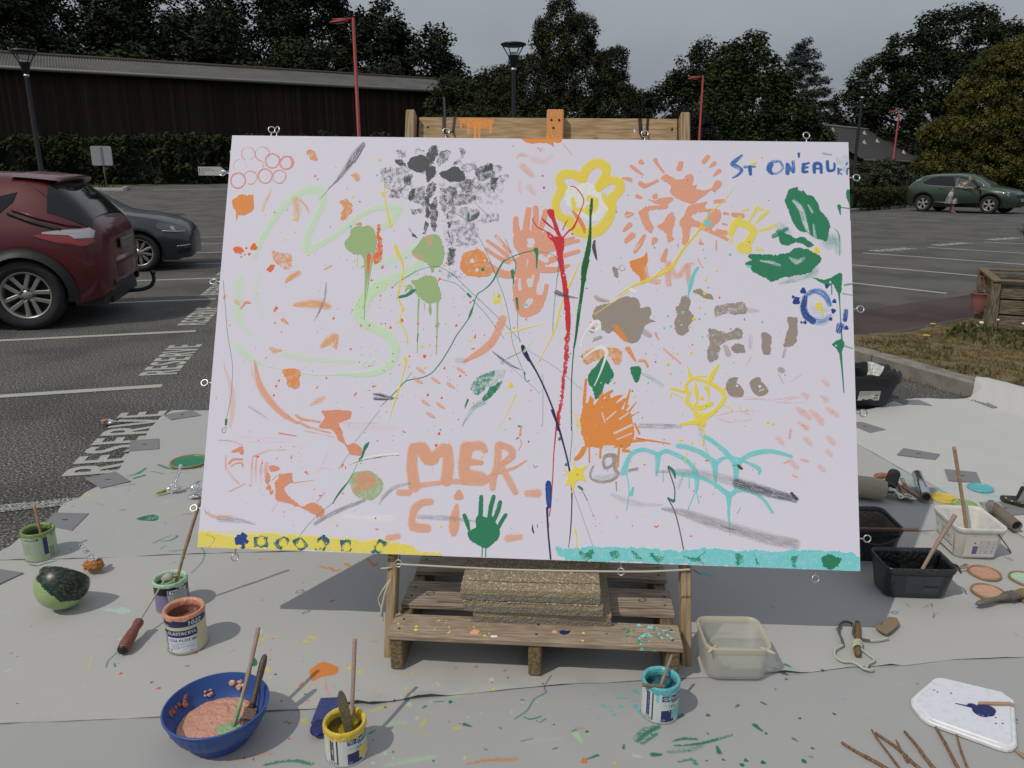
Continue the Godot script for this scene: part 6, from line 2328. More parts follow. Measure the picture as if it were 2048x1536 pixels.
func rough_band(b:Bd,w:float,d:float,y0:float,y1:float,r:RandomNumberGenerator)->void:
	# the broken-looking flank of a slab between two heights
	var n:=46
	var ring:=[]
	for k in 4:
		var row:=[]
		for e in 4:
			var a:Vector2=[Vector2(-.5,.5),Vector2(.5,.5),Vector2(.5,-.5),Vector2(-.5,-.5)][e]
			var c:Vector2=[Vector2(-.5,.5),Vector2(.5,.5),Vector2(.5,-.5),Vector2(-.5,-.5)][(e+1)%4]
			for i in n:
				var p:=a.lerp(c,float(i)/n)
				var out:=1.0+r.randf_range(-.006,.004)
				row.append(V(p.x*w*out,lerpf(y0,y1,k/3.0)+(r.randf_range(-.0012,.0012) if k>0 and k<3 else .0),p.y*d*out))
		ring.append(row)
	for k in 3:
		for i in n*4:
			var j:=(i+1)%(n*4)
			b.quad(ring[k][i],ring[k][j],ring[k+1][j],ring[k+1][i])
func ribbon_of(b:Bd,pts:Array,w:float)->void:
	for i in pts.size()-1:
		var x:=V(w,0,0)
		b.quad(pts[i]-x,pts[i]+x,pts[i+1]+x,pts[i+1]-x)
		var n:Vector3=(pts[i+1]-pts[i]).cross(x).normalized()*.0018
		b.quad(pts[i]+x+n,pts[i]-x+n,pts[i+1]-x+n,pts[i+1]+x+n)
func eye_hook(parent:Node3D,at:Vector3,out:Vector3,spin:float)->void:
	# a screw eye: shank out of the edge, then the ring
	var b:=NB()
	var side:=out.cross(Vector3.BACK.rotated(out,spin)).normalized()
	var c:=at+out*.031
	b.tube([at-out*.004,at+out*.020],.0022,.0022,7)
	var pts:=[]
	for i in 20:
		var a:=TAU*(i/20.0)+PI
		pts.append(c+out*cos(a)*.0115+side*sin(a)*.0115)
	pts.append(pts[0])
	b.tube(pts,.0022,.0022,7,false)
	part("eye_hook",b,M.zinc,parent)
func build_board()->void:
	var T:=board_frame()
	var o:=thing("painted_board","large white board covered with handprints, drips and painted words, leaning on the pallet","board")
	o.transform=T
	var c:=Canvas.new(1100,735,2048,nz,INK,INK.wh)
	paint_marks(c)
	var m:=StandardMaterial3D.new()
	m.albedo_texture=c.texture()
	m.roughness=.62
	m.texture_repeat=false
	m.heightmap_enabled=true
	# paint stands up a little from the cloth-like ground
	for y in c.h:
		var row:=y*c.w
		for x in c.w:
			var v:=c.hgt[row+x]
			if v<40:
				c.hgt[row+x]=40
	m.heightmap_texture=c.relief()
	m.heightmap_scale=.14
	m.uv1_scale=Vector3.ONE
	var face:=NB()
	face.grid(func(u:float,v:float)->Vector3:return V((u-.5)*2.2,(.5-v)*1.47,.0),1,1,true)
	part("painted_face",face,m,o)
	var body:=FB()
	body.box(V(0,0,-.0165),V(2.2,1.47,.029),Basis(),.002)
	part("panel",body,M.white_edge,o)
	for k in 2:
		var b:=FB()
		b.box(V(0,-.5+k*1.0,-.0325),V(2.0,.06,.003),Basis())
		part("batten",b,M.wood_x,o)
	var spin:=RandomNumberGenerator.new()
	spin.seed=6
	for q in [[138,0,.3],[158,0,-.5],[779,0,.1],[1493,0,.0],[2061,0,.1]]:
		eye_hook(o,V(q[0]/1000.0-1.1,.735,-.016),Vector3.UP,q[2])
	for y in [138,543,907,1341]:
		eye_hook(o,V(-1.1,.735-y/1000.0,-.016),Vector3.LEFT,spin.randf_range(-.5,.5))
	for y in [123,594,952,1366]:
		eye_hook(o,V(1.1,.735-y/1000.0,-.016),Vector3.RIGHT,spin.randf_range(-.5,.5))
	for x in [126,684,1427,2061]:
		eye_hook(o,V(x/1000.0-1.1,-.735,-.016),Vector3.DOWN,spin.randf_range(-.4,.4))
# ------------------------------------------------------------------ tins, bowls, tubs
func tin(label:String,at:Vector3,r:float,h:float,turn:float,print_tex:Texture2D,paint_in:Material,paint_rim:Material,level:float,group:="opened paint tins")->Node3D:
	var o:=thing("paint_tin",label,"paint tin",at,turn,group)
	var body:=NB()
	body.lathe([[r*.985,.006],[r*.985,h-.012]],40)
	var m:=StandardMaterial3D.new()
	m.albedo_texture=print_tex
	m.roughness=.38
	part("label",body,m,o)
	var shell:=NB()
	shell.lathe([[.0,.002],[r*.96,.002],[r*1.0,.0],[r*1.01,.003],[r*.985,.0065]],40)
	shell.lathe([[r*.985,h-.0125],[r*1.015,h-.008],[r*1.02,h-.003],[r*1.0,h],[r*.90,h-.002],[r*.84,h-.006],[r*.83,h-.012],[r*.93,h-.016],[r*.95,h*.5],[r*.95,.004]],40)
	part("can",shell,M.tin,o)
	# paint smeared over the rim, uneven
	var rim:=NB()
	var n:=FastNoiseLite.new()
	n.seed=int(at.x*100)+9
	n.frequency=.9
	rim.grid(func(u:float,v:float)->Vector3:
		var a:=TAU*(u if u<1.0 else .0)
		var w:=n.get_noise_2d(cos(a)*2.0,sin(a)*2.0)
		var out:=r*(1.026+.012*w)
		var down:=.010+.018*maxf(.0,w)+.012*maxf(.0,n.get_noise_2d(cos(a)*5.0+7.0,sin(a)*5.0))
		var P:=[Vector2(r*.825,h-.020-.01*maxf(.0,w)),Vector2(r*.822,h-.004),Vector2(r*.88,h+.0008),Vector2(r*.985,h+.003),Vector2(out,h-.002),Vector2(out,h-down)]
		var k:=mini(int(v*5.0),4)
		var q:Vector2=P[k].lerp(P[k+1],v*5.0-k)
		return V(cos(a)*q.x,q.y,-sin(a)*q.x),56,10,true)
	part("paint_on_rim",rim,paint_rim,o)
	var inside:=NB()
	inside.lathe([[r*.945,level+.002],[r*.94,h-.022]],36)
	inside.lathe([[r*.945,level],[r*.5,level+.002],[.0,level+.001]],36)
	part("paint",inside,paint_in,o)
	return o
func stick(called:String,label:String,cat:String,pts:Array,r0:float,r1:float,m:Material,knots:=[],dip:Material=null,dip_len:=.0)->Node3D:
	var o:=thing(called,label,cat)
	var b:=NB()
	var radii:=[]
	var smooth:=bend(pts,8)
	for i in smooth.size():
		var t:=float(i)/(smooth.size()-1)
		var r:=lerpf(r0,r1,t)
		for k in knots:
			r+=r0*.3*exp(-pow((t-k)/.02,2.0))
		radii.append(r)
	b.tube(smooth,r0,r1,9,true,radii)
	part("shaft",b,m,o)
	if dip:
		var d:=NB()
		var dir:Vector3=(smooth[1]-smooth[0]).normalized()
		d.tube([smooth[0]-dir*.001,smooth[0]+dir*dip_len*.6,smooth[0]+dir*dip_len],r0*1.25,r0*1.05,9)
		part("paint_coat",d,dip,o)
	return o
func tub(label:String,called:String,at:Vector3,turn:float,top:Vector2,base:Vector2,h:float,rc:float,wall:Material,inside:Material,level:=-1.0,fill:Material=null,print_face:Material=null,print_side:Material=null)->Node3D:
	var o:=thing(called,label,"tub",at,turn)
	var N:=6
	var loop:=func(w:float,d:float,y:float)->Array:
		var out:=[]
		for p in round_rect(w,d,minf(rc,minf(w,d)*.45),N):
			out.append(V(p.x,y,-p.y))
		return out
	var skin:=func(b:Bd,rings:Array)->void:
		for i in rings.size()-1:
			var m:int=rings[i].size()
			for k in m:
				b.quad(rings[i][k],rings[i][(k+1)%m],rings[i+1][(k+1)%m],rings[i+1][k])
	var fan:=func(b:Bd,ring:Array,up:bool)->void:
		for k in range(1,ring.size()-1):
			if up:
				b.tri(ring[0],ring[k],ring[k+1])
			else:
				b.tri(ring[0],ring[k+1],ring[k])
	var out:=NB()
	skin.call(out,[loop.call(base.x-.008,base.y-.008,.0),loop.call(base.x,base.y,.006),loop.call(lerpf(base.x,top.x,.82),lerpf(base.y,top.y,.82),h-.025)])
	out.flat()
	fan.call(out,loop.call(base.x-.008,base.y-.008,.0),false)
	part("wall",out,wall,o)
	var rim:=NB()
	skin.call(rim,[loop.call(lerpf(base.x,top.x,.82),lerpf(base.y,top.y,.82),h-.025),loop.call(top.x,top.y,h-.022),loop.call(top.x+.004,top.y+.004,h-.004),loop.call(top.x+.001,top.y+.001,h),loop.call(top.x-.007,top.y-.007,h),loop.call(top.x-.010,top.y-.010,h-.02)])
	part("rim",rim,wall,o)
	var inn:=NB()
	skin.call(inn,[loop.call(top.x-.010,top.y-.010,h-.02),loop.call(base.x-.006,base.y-.006,.008)])
	inn.flat()
	fan.call(inn,loop.call(base.x-.006,base.y-.006,.008),true)
	part("inner_wall",inn,inside,o)
	if fill:
		var f:=NB()
		var t:=level/h
		fan.call(f,loop.call(lerpf(base.x,top.x,t)-.006,lerpf(base.y,top.y,t)-.006,level),true)
		part("paint",f,fill,o)
	# printed panels on the front and right faces
	for q in [[print_face,0],[print_side,1]]:
		if q[0]==null:
			continue
		var b:=FB()
		var t0:=.06
		var t1:=.76
		var p:=[]
		for e in [[-1.0,t0],[1.0,t0],[1.0,t1],[-1.0,t1]]:
			var w:=lerpf(base.x,top.x,e[1])
			var d:=lerpf(base.y,top.y,e[1])
			if q[1]==0:
				p.append(V(e[0]*(w*.5-rc),e[1]*h,d*.5+.0012))
			else:
				p.append(V(w*.5+.0012,e[1]*h,-e[0]*(d*.5-rc)))
		b.quad(p[0],p[1],p[2],p[3])
		part("print",b,q[0],o)
	return o
func tex_mat(c:Canvas,rough:=.45)->StandardMaterial3D:
	var m:=StandardMaterial3D.new()
	m.albedo_texture=c.texture()
	m.roughness=rough
	return m
func lid(label:String,at:Vector3,r:float,rim_m:Material,in_m:Material,turn:=.0,tilt:=.0)->void:
	var o:=thing("tin_lid",label,"lid",at,turn,"paint tin lids lying on the sheets")
	o.rotation.x=tilt
	var b:=NB()
	b.lathe([[.0,.001],[r*.8,.001],[r*.95,.0],[r,.004],[r,.008],[r*.97,.012],[r*.90,.012],[r*.86,.009],[r*.84,.004],[.0,.0035]],36,Transform3D(),.004)
	part("rim",b,rim_m,o)
	var p:=NB()
	p.lathe([[r*.87,.0075],[r*.5,.0065],[.0,.006]],30,Transform3D(),.02)
	part("paint",p,in_m,o)
func foil_lump(b:Bd,c:Vector3,r:Vector3,s:int,rough:=.55,n:=22)->void:
	# crumpled: a ball whose facets fold in and out
	var f:=FastNoiseLite.new()
	f.seed=s
	f.noise_type=FastNoiseLite.TYPE_CELLULAR
	f.cellular_return_type=FastNoiseLite.RETURN_DISTANCE2_SUB
	f.frequency=1.3
	b.flat()
	b.grid(func(u:float,v:float)->Vector3:
		var a:=TAU*(u if u<1.0 else .0)
		var e:=(v-.5)*PI
		var d:=V(cos(a)*cos(e),sin(e),-sin(a)*cos(e))
		return c+d*r*(1.0+rough*f.get_noise_3dv(d*1.3)),n,n/2)
func foil_brush(label:String,at:Vector3,turn:float,head:Vector3,m_head:Material,tip:Vector3,s:int)->Node3D:
	var o:=thing("foil_brush",label,"foil brush",at,turn)
	var h:=NB()
	foil_lump(h,V(0,head.y*.8,0),head,s,.5,26)
	part("pad",h,m_head,o)
	var t:=FB()
	var pts:=[]
	var rad:=[]
	var r:=RandomNumberGenerator.new()
	r.seed=s
	for i in 12:
		var k:=i/11.0
		pts.append(V(0,head.y*1.2,0).lerp(tip,k)+V(r.randfn(),r.randfn(),r.randfn())*.0022)
		rad.append(lerpf(.016,.007,minf(k*3.0,1.0))*r.randf_range(.75,1.25))
	t.tube(pts,.01,.007,7,true,rad)
	part("twisted_handle",t,M.foil,o)
	var skirt:=NB()
	foil_lump(skirt,V(0,head.y*1.45,0),V(head.x*.6,head.y*.4,head.z*.6),s+4,.6,18)
	part("foil_skirt",skirt,M.foil,o)
	return o
func tin_print(kind:String)->ImageTexture:
	# the wrap: u runs round the tin, its middle (x = 300) is what the tin's own +x side shows
	var ink:={"n": [44,50,104],"w": [206,214,214],"g": [64,120,84],"k": [60,66,72],"t": [123,200,206],"y": [226,196,84],"s": [176,198,150],"v": [126,118,158],"l": [170,178,174],"b": [22,24,30],"c": [214,200,160],"u": [96,116,160],"d": [38,44,78],"p": [214,218,228]}
	if kind=="turq" or kind=="yellow":
		var c:=Canvas.new(600,190,900,nz,ink,[204,210,210])
		for off in [0,300]:
			# barcode and text column
			c.poly("n",[off+40,12,off+62,12,off+62,160,off+40,160],.0)
			for k in 22:
				c.text("MURS & BOISERIES"[k%16],off+60,22+k*6.2,5,"w","Droid Sans",true,.0,PI/2)
				c.text("SATIN DEPOLI OK."[k%16],off+50,22+k*6.2,5,"w","Droid Sans",true,.0,PI/2)
			for k in 5:
				c.poly("k",[off+30+k*9,164,off+34+k*9,164,off+34+k*9,186,off+30+k*9,186],.0)
			c.poly("k",[off+74,8,off+82,8,off+82,182,off+74,182],.0)
			# brand band with its round emblem, green stripe, script line
			c.poly("n",[off+126,20,off+268,20,off+268,56,off+126,56],.0)
			c.stroke("w",[off+145,38,13,off+145.5,38,13],1.0,.05,.0)
			c.stroke("n",[off+145,38,10.5,off+145.5,38,10.5],1.0,.05,.0)
			c.stroke("w",[off+145,38,7,off+145.5,38,7],1.0,.1,.0)
			c.stroke("n",[off+140,38,2,off+150,38,2],1.0,.1,.0)
			c.text("Dulux",off+166,49,21,"w","Droid Sans",true,.2)
			c.text("Valentine",off+226,49,15,"w","Droid Sans",true,.2,.0,.6)
			c.poly("g",[off+178,58,off+262,58,off+262,68,off+178,68],.0)
			c.text("peinture murs & boiseries",off+128,82,4,"k","Droid Serif",false,.2)
			c.stroke("k",[off+166,102,1.6,off+176,80,1.4,off+180,98,1.8,off+190,78,1.5,off+194,96,1.8,off+198,100,1.4],1.0,.2,.0)
			c.text("onceau",off+200,101,15,"k","Droid Serif",false,.3)
			c.poly("n",[off+124,112,off+196,108,off+196,184,off+124,184],.0)
			c.poly("t" if kind=="turq" else "y",[off+180,106,off+252,102,off+252,160,off+180,166],.0)
			c.text("0,5L",off+130,172,7,"w")
			c.text("±5m²",off+130,181,5,"w")
			c.text("Satin",off+214,180,9,"k","Droid Serif",true,.3)
		if kind=="turq":
			for d in [[100,4,52,9],[105,4,60,6],[166,4,120,3.5],[164,2,40,6],[212,2,30,4]]:
				for off in [0,300]:
					c.stroke("t",[off+d[0],d[1],d[3],off+d[0]+2,d[2]*.7,d[3]*.7,off+d[0]+1,d[2],d[3]*.9],1.0,.1,.0)
		else:
			for k in 30:
				c.stroke("y",[k*20,0,10,k*20+14,12+(k*7)%15,7],1.0,.1,.0)
			c.stroke("y",[330,10,6,332,110,4],1.0,.1,.2)
			c.stroke("y",[352,90,4,354,120,3],1.0,.1,.2)
		return c.texture()
	if kind=="green":
		var c:=Canvas.new(600,190,700,nz,ink,[168,184,150])
		for off in [0,300]:
			c.poly("d",[off+50,12,off+200,12,off+200,30,off+50,30],.0)
			c.text("Dulux Valentine",off+62,27,12,"w")
			c.poly("n",[off+224,14,off+252,14,off+252,152,off+224,152],.0)
			for k in 20:
				c.text("BOIS FER MURS OK"[k%16],off+250,24+k*6.2,6,"w","Droid Sans",true,.0,PI/2)
			for k in 4:
				c.poly("k",[off+256+k*9,100,off+260+k*9,100,off+260+k*9,186,off+256+k*9,186],.0)
			c.poly("l",[off+60,44,off+210,44,off+210,150,off+60,150],1.0,.55)
			for k in 13:
				c.text("peinture acrylique murs interieur",off+70,56+k*7.2,3.6,"k","Droid Sans",false)
		c.poly("s",[0,0,600,0,600,12,420,16,400,60,385,14,200,10,0,16],3.0)
		return c.texture()
	if kind=="purple":
		var c:=Canvas.new(600,190,700,nz,ink,[126,118,158])
		c.poly("b",[0,0,600,0,600,58,0,58],.0)
		for off in [0,300]:
			c.poly("l",[off+140,20,off+262,20,off+262,176,off+140,176],.0)
			c.poly("b",[off+146,18,off+260,18,off+260,58,off+146,58],.0)
			c.poly("w",[off+150,22,off+256,22,off+256,54,off+150,54],.0)
			c.text("Techni",off+156,47,20,"b")
			for k in 9:
				c.text("sous-couche murs et plafonds",off+150,76+k*11.0,5,"k","Droid Sans",false)
		return c.texture()
	# the elastic facade paint
	var c:=Canvas.new(600,210,900,nz,ink,[204,192,160])
	c.poly("d",[0,0,600,0,600,44,0,50],.0)
	for off in [0,300]:
		c.text("1022",off+176,36,24,"p","Droid Sans",true,.2)
		c.text("TOLLENS",off+36,40,8,"p")
		c.poly("d",[off+40,66,off+66,66,off+66,200,off+40,200],.0)
		c.text("TOLLENS",off+64,196,19,"p","Droid Sans",true,.0,-PI/2)
		c.poly("p",[off+66,108,off+214,104,off+214,204,off+66,204],.0)
		c.poly("d",[off+66,66,off+222,62,off+222,106,off+66,110],.0)
		c.text("ELASTACRYL",off+74,94,19,"p","Droid Sans",true,.15,-.02,.94)
		c.poly("u",[off+76,120,off+122,119,off+122,137,off+76,138],.0)
		c.text("MAT",off+82,135,12,"p")
		c.text("PLUS",off+130,136,17,"d","Droid Sans",true,.15,-.02)
		c.stroke("g",[off+198,128,7,off+208,127,7],1.0,.2,.0)
		for k in 5:
			c.text(["peinture facade elastique","acrylique mate","protection longue duree - tous temps","application facile","facade neuve"][k],off+80,152+k*8.5,4.6,"k")
		c.poly("d",[off+78,190,off+88,190,off+88,200,off+78,200],.0)
		c.text("1 L",off+180,200,8,"d")
	c.poly("p",[0,44,600,40,600,48,0,52],.0,.5)
	return c.texture()
func build_left_props()->void:
	# carpet-tile weights along the sheets' edges, each with its slot
	var tiles:=[[[-2.33,-4.902,-2.175,-5.01,-2.071,-4.893,-2.233,-4.8],"grey tile at the sheet's far left corner"],[[-2.221,-4.201,-2.304,-4.389,-2.145,-4.423,-2.066,-4.245],"grey tile beside the painted word, behind the green lid"],[[-2.251,-3.786,-2.14,-3.885,-1.994,-3.749,-2.103,-3.657],"grey tile with green smears in front of the green lid"],[[-2.149,-3.238,-2.17,-3.36,-2.002,-3.351,-1.982,-3.17],"grey tile right behind the green paint tin"],[[-2.16,-2.84,-2.086,-2.822,-1.969,-2.792,-2.05,-2.62],"grey tile at the left picture edge, below the green tin"],
		[[2.700,-5.25,2.893,-5.25,2.914,-5.11,2.736,-5.143],"grey tile next to the black bin"],[[3.275,-5.209,3.457,-5.243,3.458,-5.099,3.297,-5.052],"grey tile beside the sheet that covers the kerb"],[[2.145,-4.75,2.27,-4.746,2.352,-4.593,2.222,-4.528],"grey tile half hidden by the board's right edge"],[[2.202,-4.14,2.29,-4.245,2.449,-4.144,2.38,-4.062],"grey tile midway along the rear right sheet"],[[2.351,-3.913,2.497,-3.867,2.437,-3.722,2.285,-3.753],"grey tile behind the tall stick, by the turquoise lid"],[[2.281,-3.471,2.484,-3.483,2.443,-3.34,2.242,-3.318],"grey tile under the black sanding block"]]
	for t in tiles:
		var poly:=P2([])
		var mid:=Vector2.ZERO
		for k in 4:
			mid+=Vector2(t[0][k*2],t[0][k*2+1])*.25
		for k in 4:
			poly.append(Vector2(t[0][k*2]-mid.x,-(t[0][k*2+1]-mid.y)))
		var base:=.0115 if mid.y<-2.95 else .009
		if mid.x>2.25 and mid.y<-3.2:
			base=.0145
		var o:=thing("grey_tile",t[1],"tile",V(mid.x,base,mid.y),.0,"grey tiles weighing down the sheets")
		part("slab",FB().prism(poly,.0,.005,Transform3D(),.001),M.tile_grey,o)
		var slot:=NB()
		slot.ball(V(0,.0052,0),V(.016,.0012,.006),12,6)
		part("slot",slot,M.tile_dark,o)
	# tins on the left
	tin("small tin of green paint with a stick in it, at the far left edge",V(-1.986,.009,-2.946),.063,.122,.0,tin_print("green"),M.paint_dark_green,wet(.20,.30,.10),.06)
	stick("bamboo_stick","short brown stick standing in the left green tin","stick",[V(-1.966,.055,-2.935),V(-1.98,.13,-2.953),V(-1.998,.228,-2.972)],.0055,.0065,M.bamboo,[.55])
	tin("purple-labelled tin of pale green paint behind the salmon tin",V(-1.262,.009,-2.55),.060,.118,.3,tin_print("purple"),M.paint_sage,M.paint_mint,.088)
	stick("bamboo_stick","long bamboo stick leaning out of the purple-labelled tin towards the board","stick",[V(-1.243,.082,-2.53),V(-1.205,.22,-2.565),V(-1.148,.405,-2.622)],.005,.0068,M.bamboo,[.2,.62,.9])
	tin("navy and cream labelled tin of salmon paint in front of the purple one",V(-1.11,.009,-2.311),.066,.140,.22,tin_print("elastic"),M.paint_terracotta,M.paint_salmon,.085)
	# mini roller: red handle on the sheet, wire up to the tin
	var ro:=thing("mini_roller","mini paint roller with dark red handle, its wire leaning on the purple-labelled tin","paint roller")
	var hd:=NB()
	var h0:=V(-1.300,.030,-2.243)
	var h1:=V(-1.300,.058,-2.375)
	var hx:=look(h0,h1)
	hd.lathe([[.0,-.002],[.016,.0],[.019,.008],[.021,.03],[.018,.075],[.0145,.10],[.017,.122],[.016,.132],[.0,.134]],18,hx)
	part("handle",hd,tripl(ramp(nz,256,[[.0,C3(.15,.03,.022)],[.75,C3(.20,.04,.03)],[1.0,C3(.4,.25,.22)]]),Vector3.ONE*12.0,.4),ro)
	var cp:=NB()
	cp.lathe([[.0,-.006],[.014,-.005],[.0175,.001],[.0165,.004]],16,hx)
	part("end_cap",cp,M.black,ro)
	var wi:=NB()
	wi.tube(bend([h1,V(-1.285,.092,-2.44),V(-1.267,.134,-2.515),V(-1.262,.138,-2.53)],5),.0035,.003,7)
	part("wire",wi,mottle(.25,.24,.2,.5,.49,.43,Vector3.ONE*20.0,.5),ro)
	var sl:=NB()
	sl.lathe([[.0,-.03],[.013,-.028],[.016,-.015],[.016,.015],[.013,.026],[.0,.028]],16,look(V(-1.262,.136,-2.535),V(-1.30,.11,-2.56)))
	part("sleeve",sl,mottle(.30,.28,.22,.52,.50,.42,Vector3.ONE*20.0,.95),ro)
	# the green rounded pot, like a cut ball
	var pot:=thing("round_pot","ball-shaped pot painted pale green and black, tipped with its opening up","pot",V(-1.66,.012,-2.545))
	var c:=Canvas.new(400,300,512,nz,{"g": [150,172,116],"k": [22,30,26],"b": [16,50,44],"p": [196,150,120],"l": [176,196,150]},[152,176,120])
	for off in [0,400]:
		c.poly("k",[off-60,0,off+70,0,off+90,60,off+76,150,off+40,190,off+20,205,off-20,170,off-50,120,off-66,100,off-78,70],7.0,1.0,.05)
		c.poly("b",[off-50,60,off-20,70,off+10,150,off+20,190,off-20,168,off-50,120],6.0,.9,.3)
	c.poly("k",[290,0,350,0,346,30,300,38],6.0,1.0,.1)
	c.stroke("p",[330,215,10,345,240,14],.6,.4,.4)
	c.stroke("b",[270,60,3,310,80,3],.8,.3,.4)
	c.stroke("l",[300,190,3,370,170,3],.7,.3,.4)
	var pm:=tex_mat(c,.35)
	var pb:=NB()
	var R:=.092
	var prof:=[]
	for k in 17:
		var a:=lerpf(-PI/2,.42,k/16.0)
		prof.append([cos(a)*R,sin(a)*R])
	var tilt:=Transform3D(Basis(Vector3.BACK,-.12)*Basis(Vector3.RIGHT,-.85),V(0,R,0))
	pb.lathe(prof,40,tilt,.0,1.0,.18)
	part("shell",pb,pm,pot)
	var pin:=NB()
	var prof2:=[]
	for k in 14:
		var a:=lerpf(.42,-PI/2,k/13.0)
		prof2.append([cos(a)*(R-.004),sin(a)*(R-.004)])
	pin.lathe([[cos(.42)*R,sin(.42)*R]]+prof2,36,tilt)
	part("inside",pin,pn(.02,.025,.02,.7),pot)
	# foil brushes
	foil_brush("foil-handled sponge soaked in orange paint, on the sheet beside the green tin",V(-1.685,.014,-2.80),.0,V(.066,.040,.052),tripl(ramp(nz,256,[[.0,C3(.30,.11,.015)],[1.0,C3(.52,.23,.05)]]),Vector3.ONE*14.0,.6,M.t_soft,.5),V(-.045,.12,-.005),3)
	var fb:=foil_brush("foil lump with a twisted foil stem, lying left of the board below the green lid",V(-1.70,.02,-3.60),.3,V(.055,.026,.03),M.foil,V(.03,.10,-.10),8)
	var yt:=NB()
	yt.tube([V(-.04,.01,.0),V(-.085,.006,.015)],.009,.006,8)
	part("yellow_tip",yt,M.paint_ochre,fb)
	var fl:=thing("foil_ball","crumpled foil ball partly hidden by the board's left edge","foil",V(-1.575,.02,-3.555))
	var f1:=NB()
	foil_lump(f1,V(0,.035,0),V(.05,.042,.04),13,.55,26)
	part("crumple",f1,M.foil,fl)
	var f2:=NB()
	foil_lump(f2,V(.005,.006,.02),V(.06,.008,.035),15,.5,22)
	part("flap",f2,M.foil,fl)
	var fp:=thing("foil_packet","shiny foil packet with an orange smear lying on the painted word","foil",V(-2.605,.006,-4.715),.25)
	var f3:=NB()
	foil_lump(f3,V(0,.022,0),V(.068,.026,.05),23,.6,26)
	f3.tri(V(.04,.03,0),V(.11,.05,-.03),V(.05,.01,-.04))
	part("wrapper",f3,M.foil,fp)
	var f4:=NB()
	f4.ball(V(-.012,.036,.012),V(.022,.008,.018),12,8)
	part("smear",f4,wet(.5,.22,.1),fp)
	lid("tin lid full of green paint at the board's left edge",V(-1.80,.011,-4.03),.105,M.lid_rim,M.paint_green)
func build_front_props()->void:
	# blue bowl with salmon paint
	var o:=thing("blue_bowl","large blue plastic bowl half filled with salmon paint","bowl",V(-.838,.008,-1.865),.0)
	o.scale=Vector3.ONE*.93
	var blue:=pn(.032,.085,.30,.38)
	var b:=NB()
	b.grid(func(u:float,v:float)->Vector3:
		var a:=TAU*(u if u<1.0 else .0)
		var P:=[Vector2(.0,.006),Vector2(.088,.004),Vector2(.094,.0),Vector2(.098,.006),Vector2(.100,.020),Vector2(.126,.045),Vector2(.142,.075),Vector2(.150,.108),Vector2(.155,.111),Vector2(.1555,.115),Vector2(.150,.1165)]
		var k:=mini(int(v*10.0),9)
		var q:Vector2=P[k].lerp(P[k+1],v*10.0-k)
		var rib:=1.0+.008*sin(a*34.0)*smoothstep(.025,.05,q.y)*(1.0-smoothstep(.085,.105,q.y))
		return V(cos(a)*q.x*rib,q.y,-sin(a)*q.x*rib),136,20)
	part("outside",b,blue,o)
	var inn:=NB()
	inn.lathe([[.150,.1165],[.146,.108],[.137,.075],[.120,.045],[.092,.022],[.0,.012]],64)
	part("inside",inn,blue,o)
	var pt:=NB()
	var fn:=FastNoiseLite.new()
	fn.seed=4
	fn.frequency=1.0
	pt.grid(func(u:float,v:float)->Vector3:
		var a:=TAU*(u if u<1.0 else .0)
		var edge:=.118+.008*fn.get_noise_2d(cos(a)*2.0,sin(a)*2.0)
		var r:=edge*v
		var y:=.048+.006*fn.get_noise_2d(cos(a)*r*22.0,sin(a)*r*22.0)+.004*fn.get_noise_2d(cos(a)*r*60.0,sin(a)*r*60.0)
		if v>.9:
			y=lerpf(y,.0485,(v-.9)*10.0)
		return V(cos(a)*r,y,-sin(a)*r),60,26,true)
	part("paint",pt,wet(.60,.315,.225),o)
	for q in [[.135,1.42,.086,.024],[.127,2.15,.068,.013],[.139,2.75,.080,.020],[.141,3.1,.088,.016]]:
		var sp:=NB()
		for e in 9:
			var d:Vector2=Vector2(rng.randfn(),rng.randfn())*q[3]*.5
			var a:float=q[1]+d.x/q[0]
			var y:float=q[2]+d.y*.8
			var rr:=.092+(y-.022)*.68+.003
			sp.ball(V(cos(a)*rr,y,-sin(a)*rr),V(q[3]*rng.randf_range(.25,.6),q[3]*rng.randf_range(.2,.45),.003),10,6,Basis(Vector3.UP,a-PI/2)*Basis(Vector3.RIGHT,-.6))
		part("splash",sp,wet(.60,.315,.225) if q[1]<2.5 else wet(.36,.12,.07),o)
	var gs:=NB()
	gs.ball(V(.045,.0495,.03),V(.042,.004,.03),18,8)
	gs.ball(V(.07,.0505,-.02),V(.02,.003,.012),14,8)
	part("green_swirl",gs,wet(.30,.42,.22),o)
	stick("bamboo_stick","bamboo stick dipped in green, standing in the blue bowl","stick",[V(-.787,.055,-1.845),V(-.772,.15,-1.95),V(-.766,.24,-2.05)],.0055,.0066,M.pink_stick,[.15,.5,.86],wet(.28,.40,.21),.085)
	var br:=thing("paint_brush","dark wooden paint brush smeared with salmon, standing in the blue bowl","paint brush")
	var A:=V(-.752,.05,-1.852)
	var B:=V(-.726,.20,-1.975)
	var hb:=NB()
	hb.tube([A.lerp(B,.25),A.lerp(B,.35),A.lerp(B,.5),A.lerp(B,.7),A.lerp(B,.88),A.lerp(B,.97),B],.008,.005,10,true,[.011,.009,.0075,.010,.0105,.008,.003])
	part("handle",hb,tripl(ramp(nz,256,[[.0,C3(.035,.022,.015)],[.7,C3(.07,.045,.03)],[1.0,C3(.2,.16,.1)]]),V(10,3,10),.45),br)
	var fer:=FB()
	fer.box(A.lerp(B,.17),V(.038,.034,.014),look(A,B).basis,.003)
	part("ferrule",fer,tripl(ramp(nz,256,[[.0,C3(.03,.02,.016)],[.6,C3(.08,.05,.035)],[1.0,C3(.5,.25,.16)]]),Vector3.ONE*12.0,.5),br)
	var bri:=FB()
	bri.box(A.lerp(B,-.02),V(.040,.04,.010),look(A,B).basis,.004)
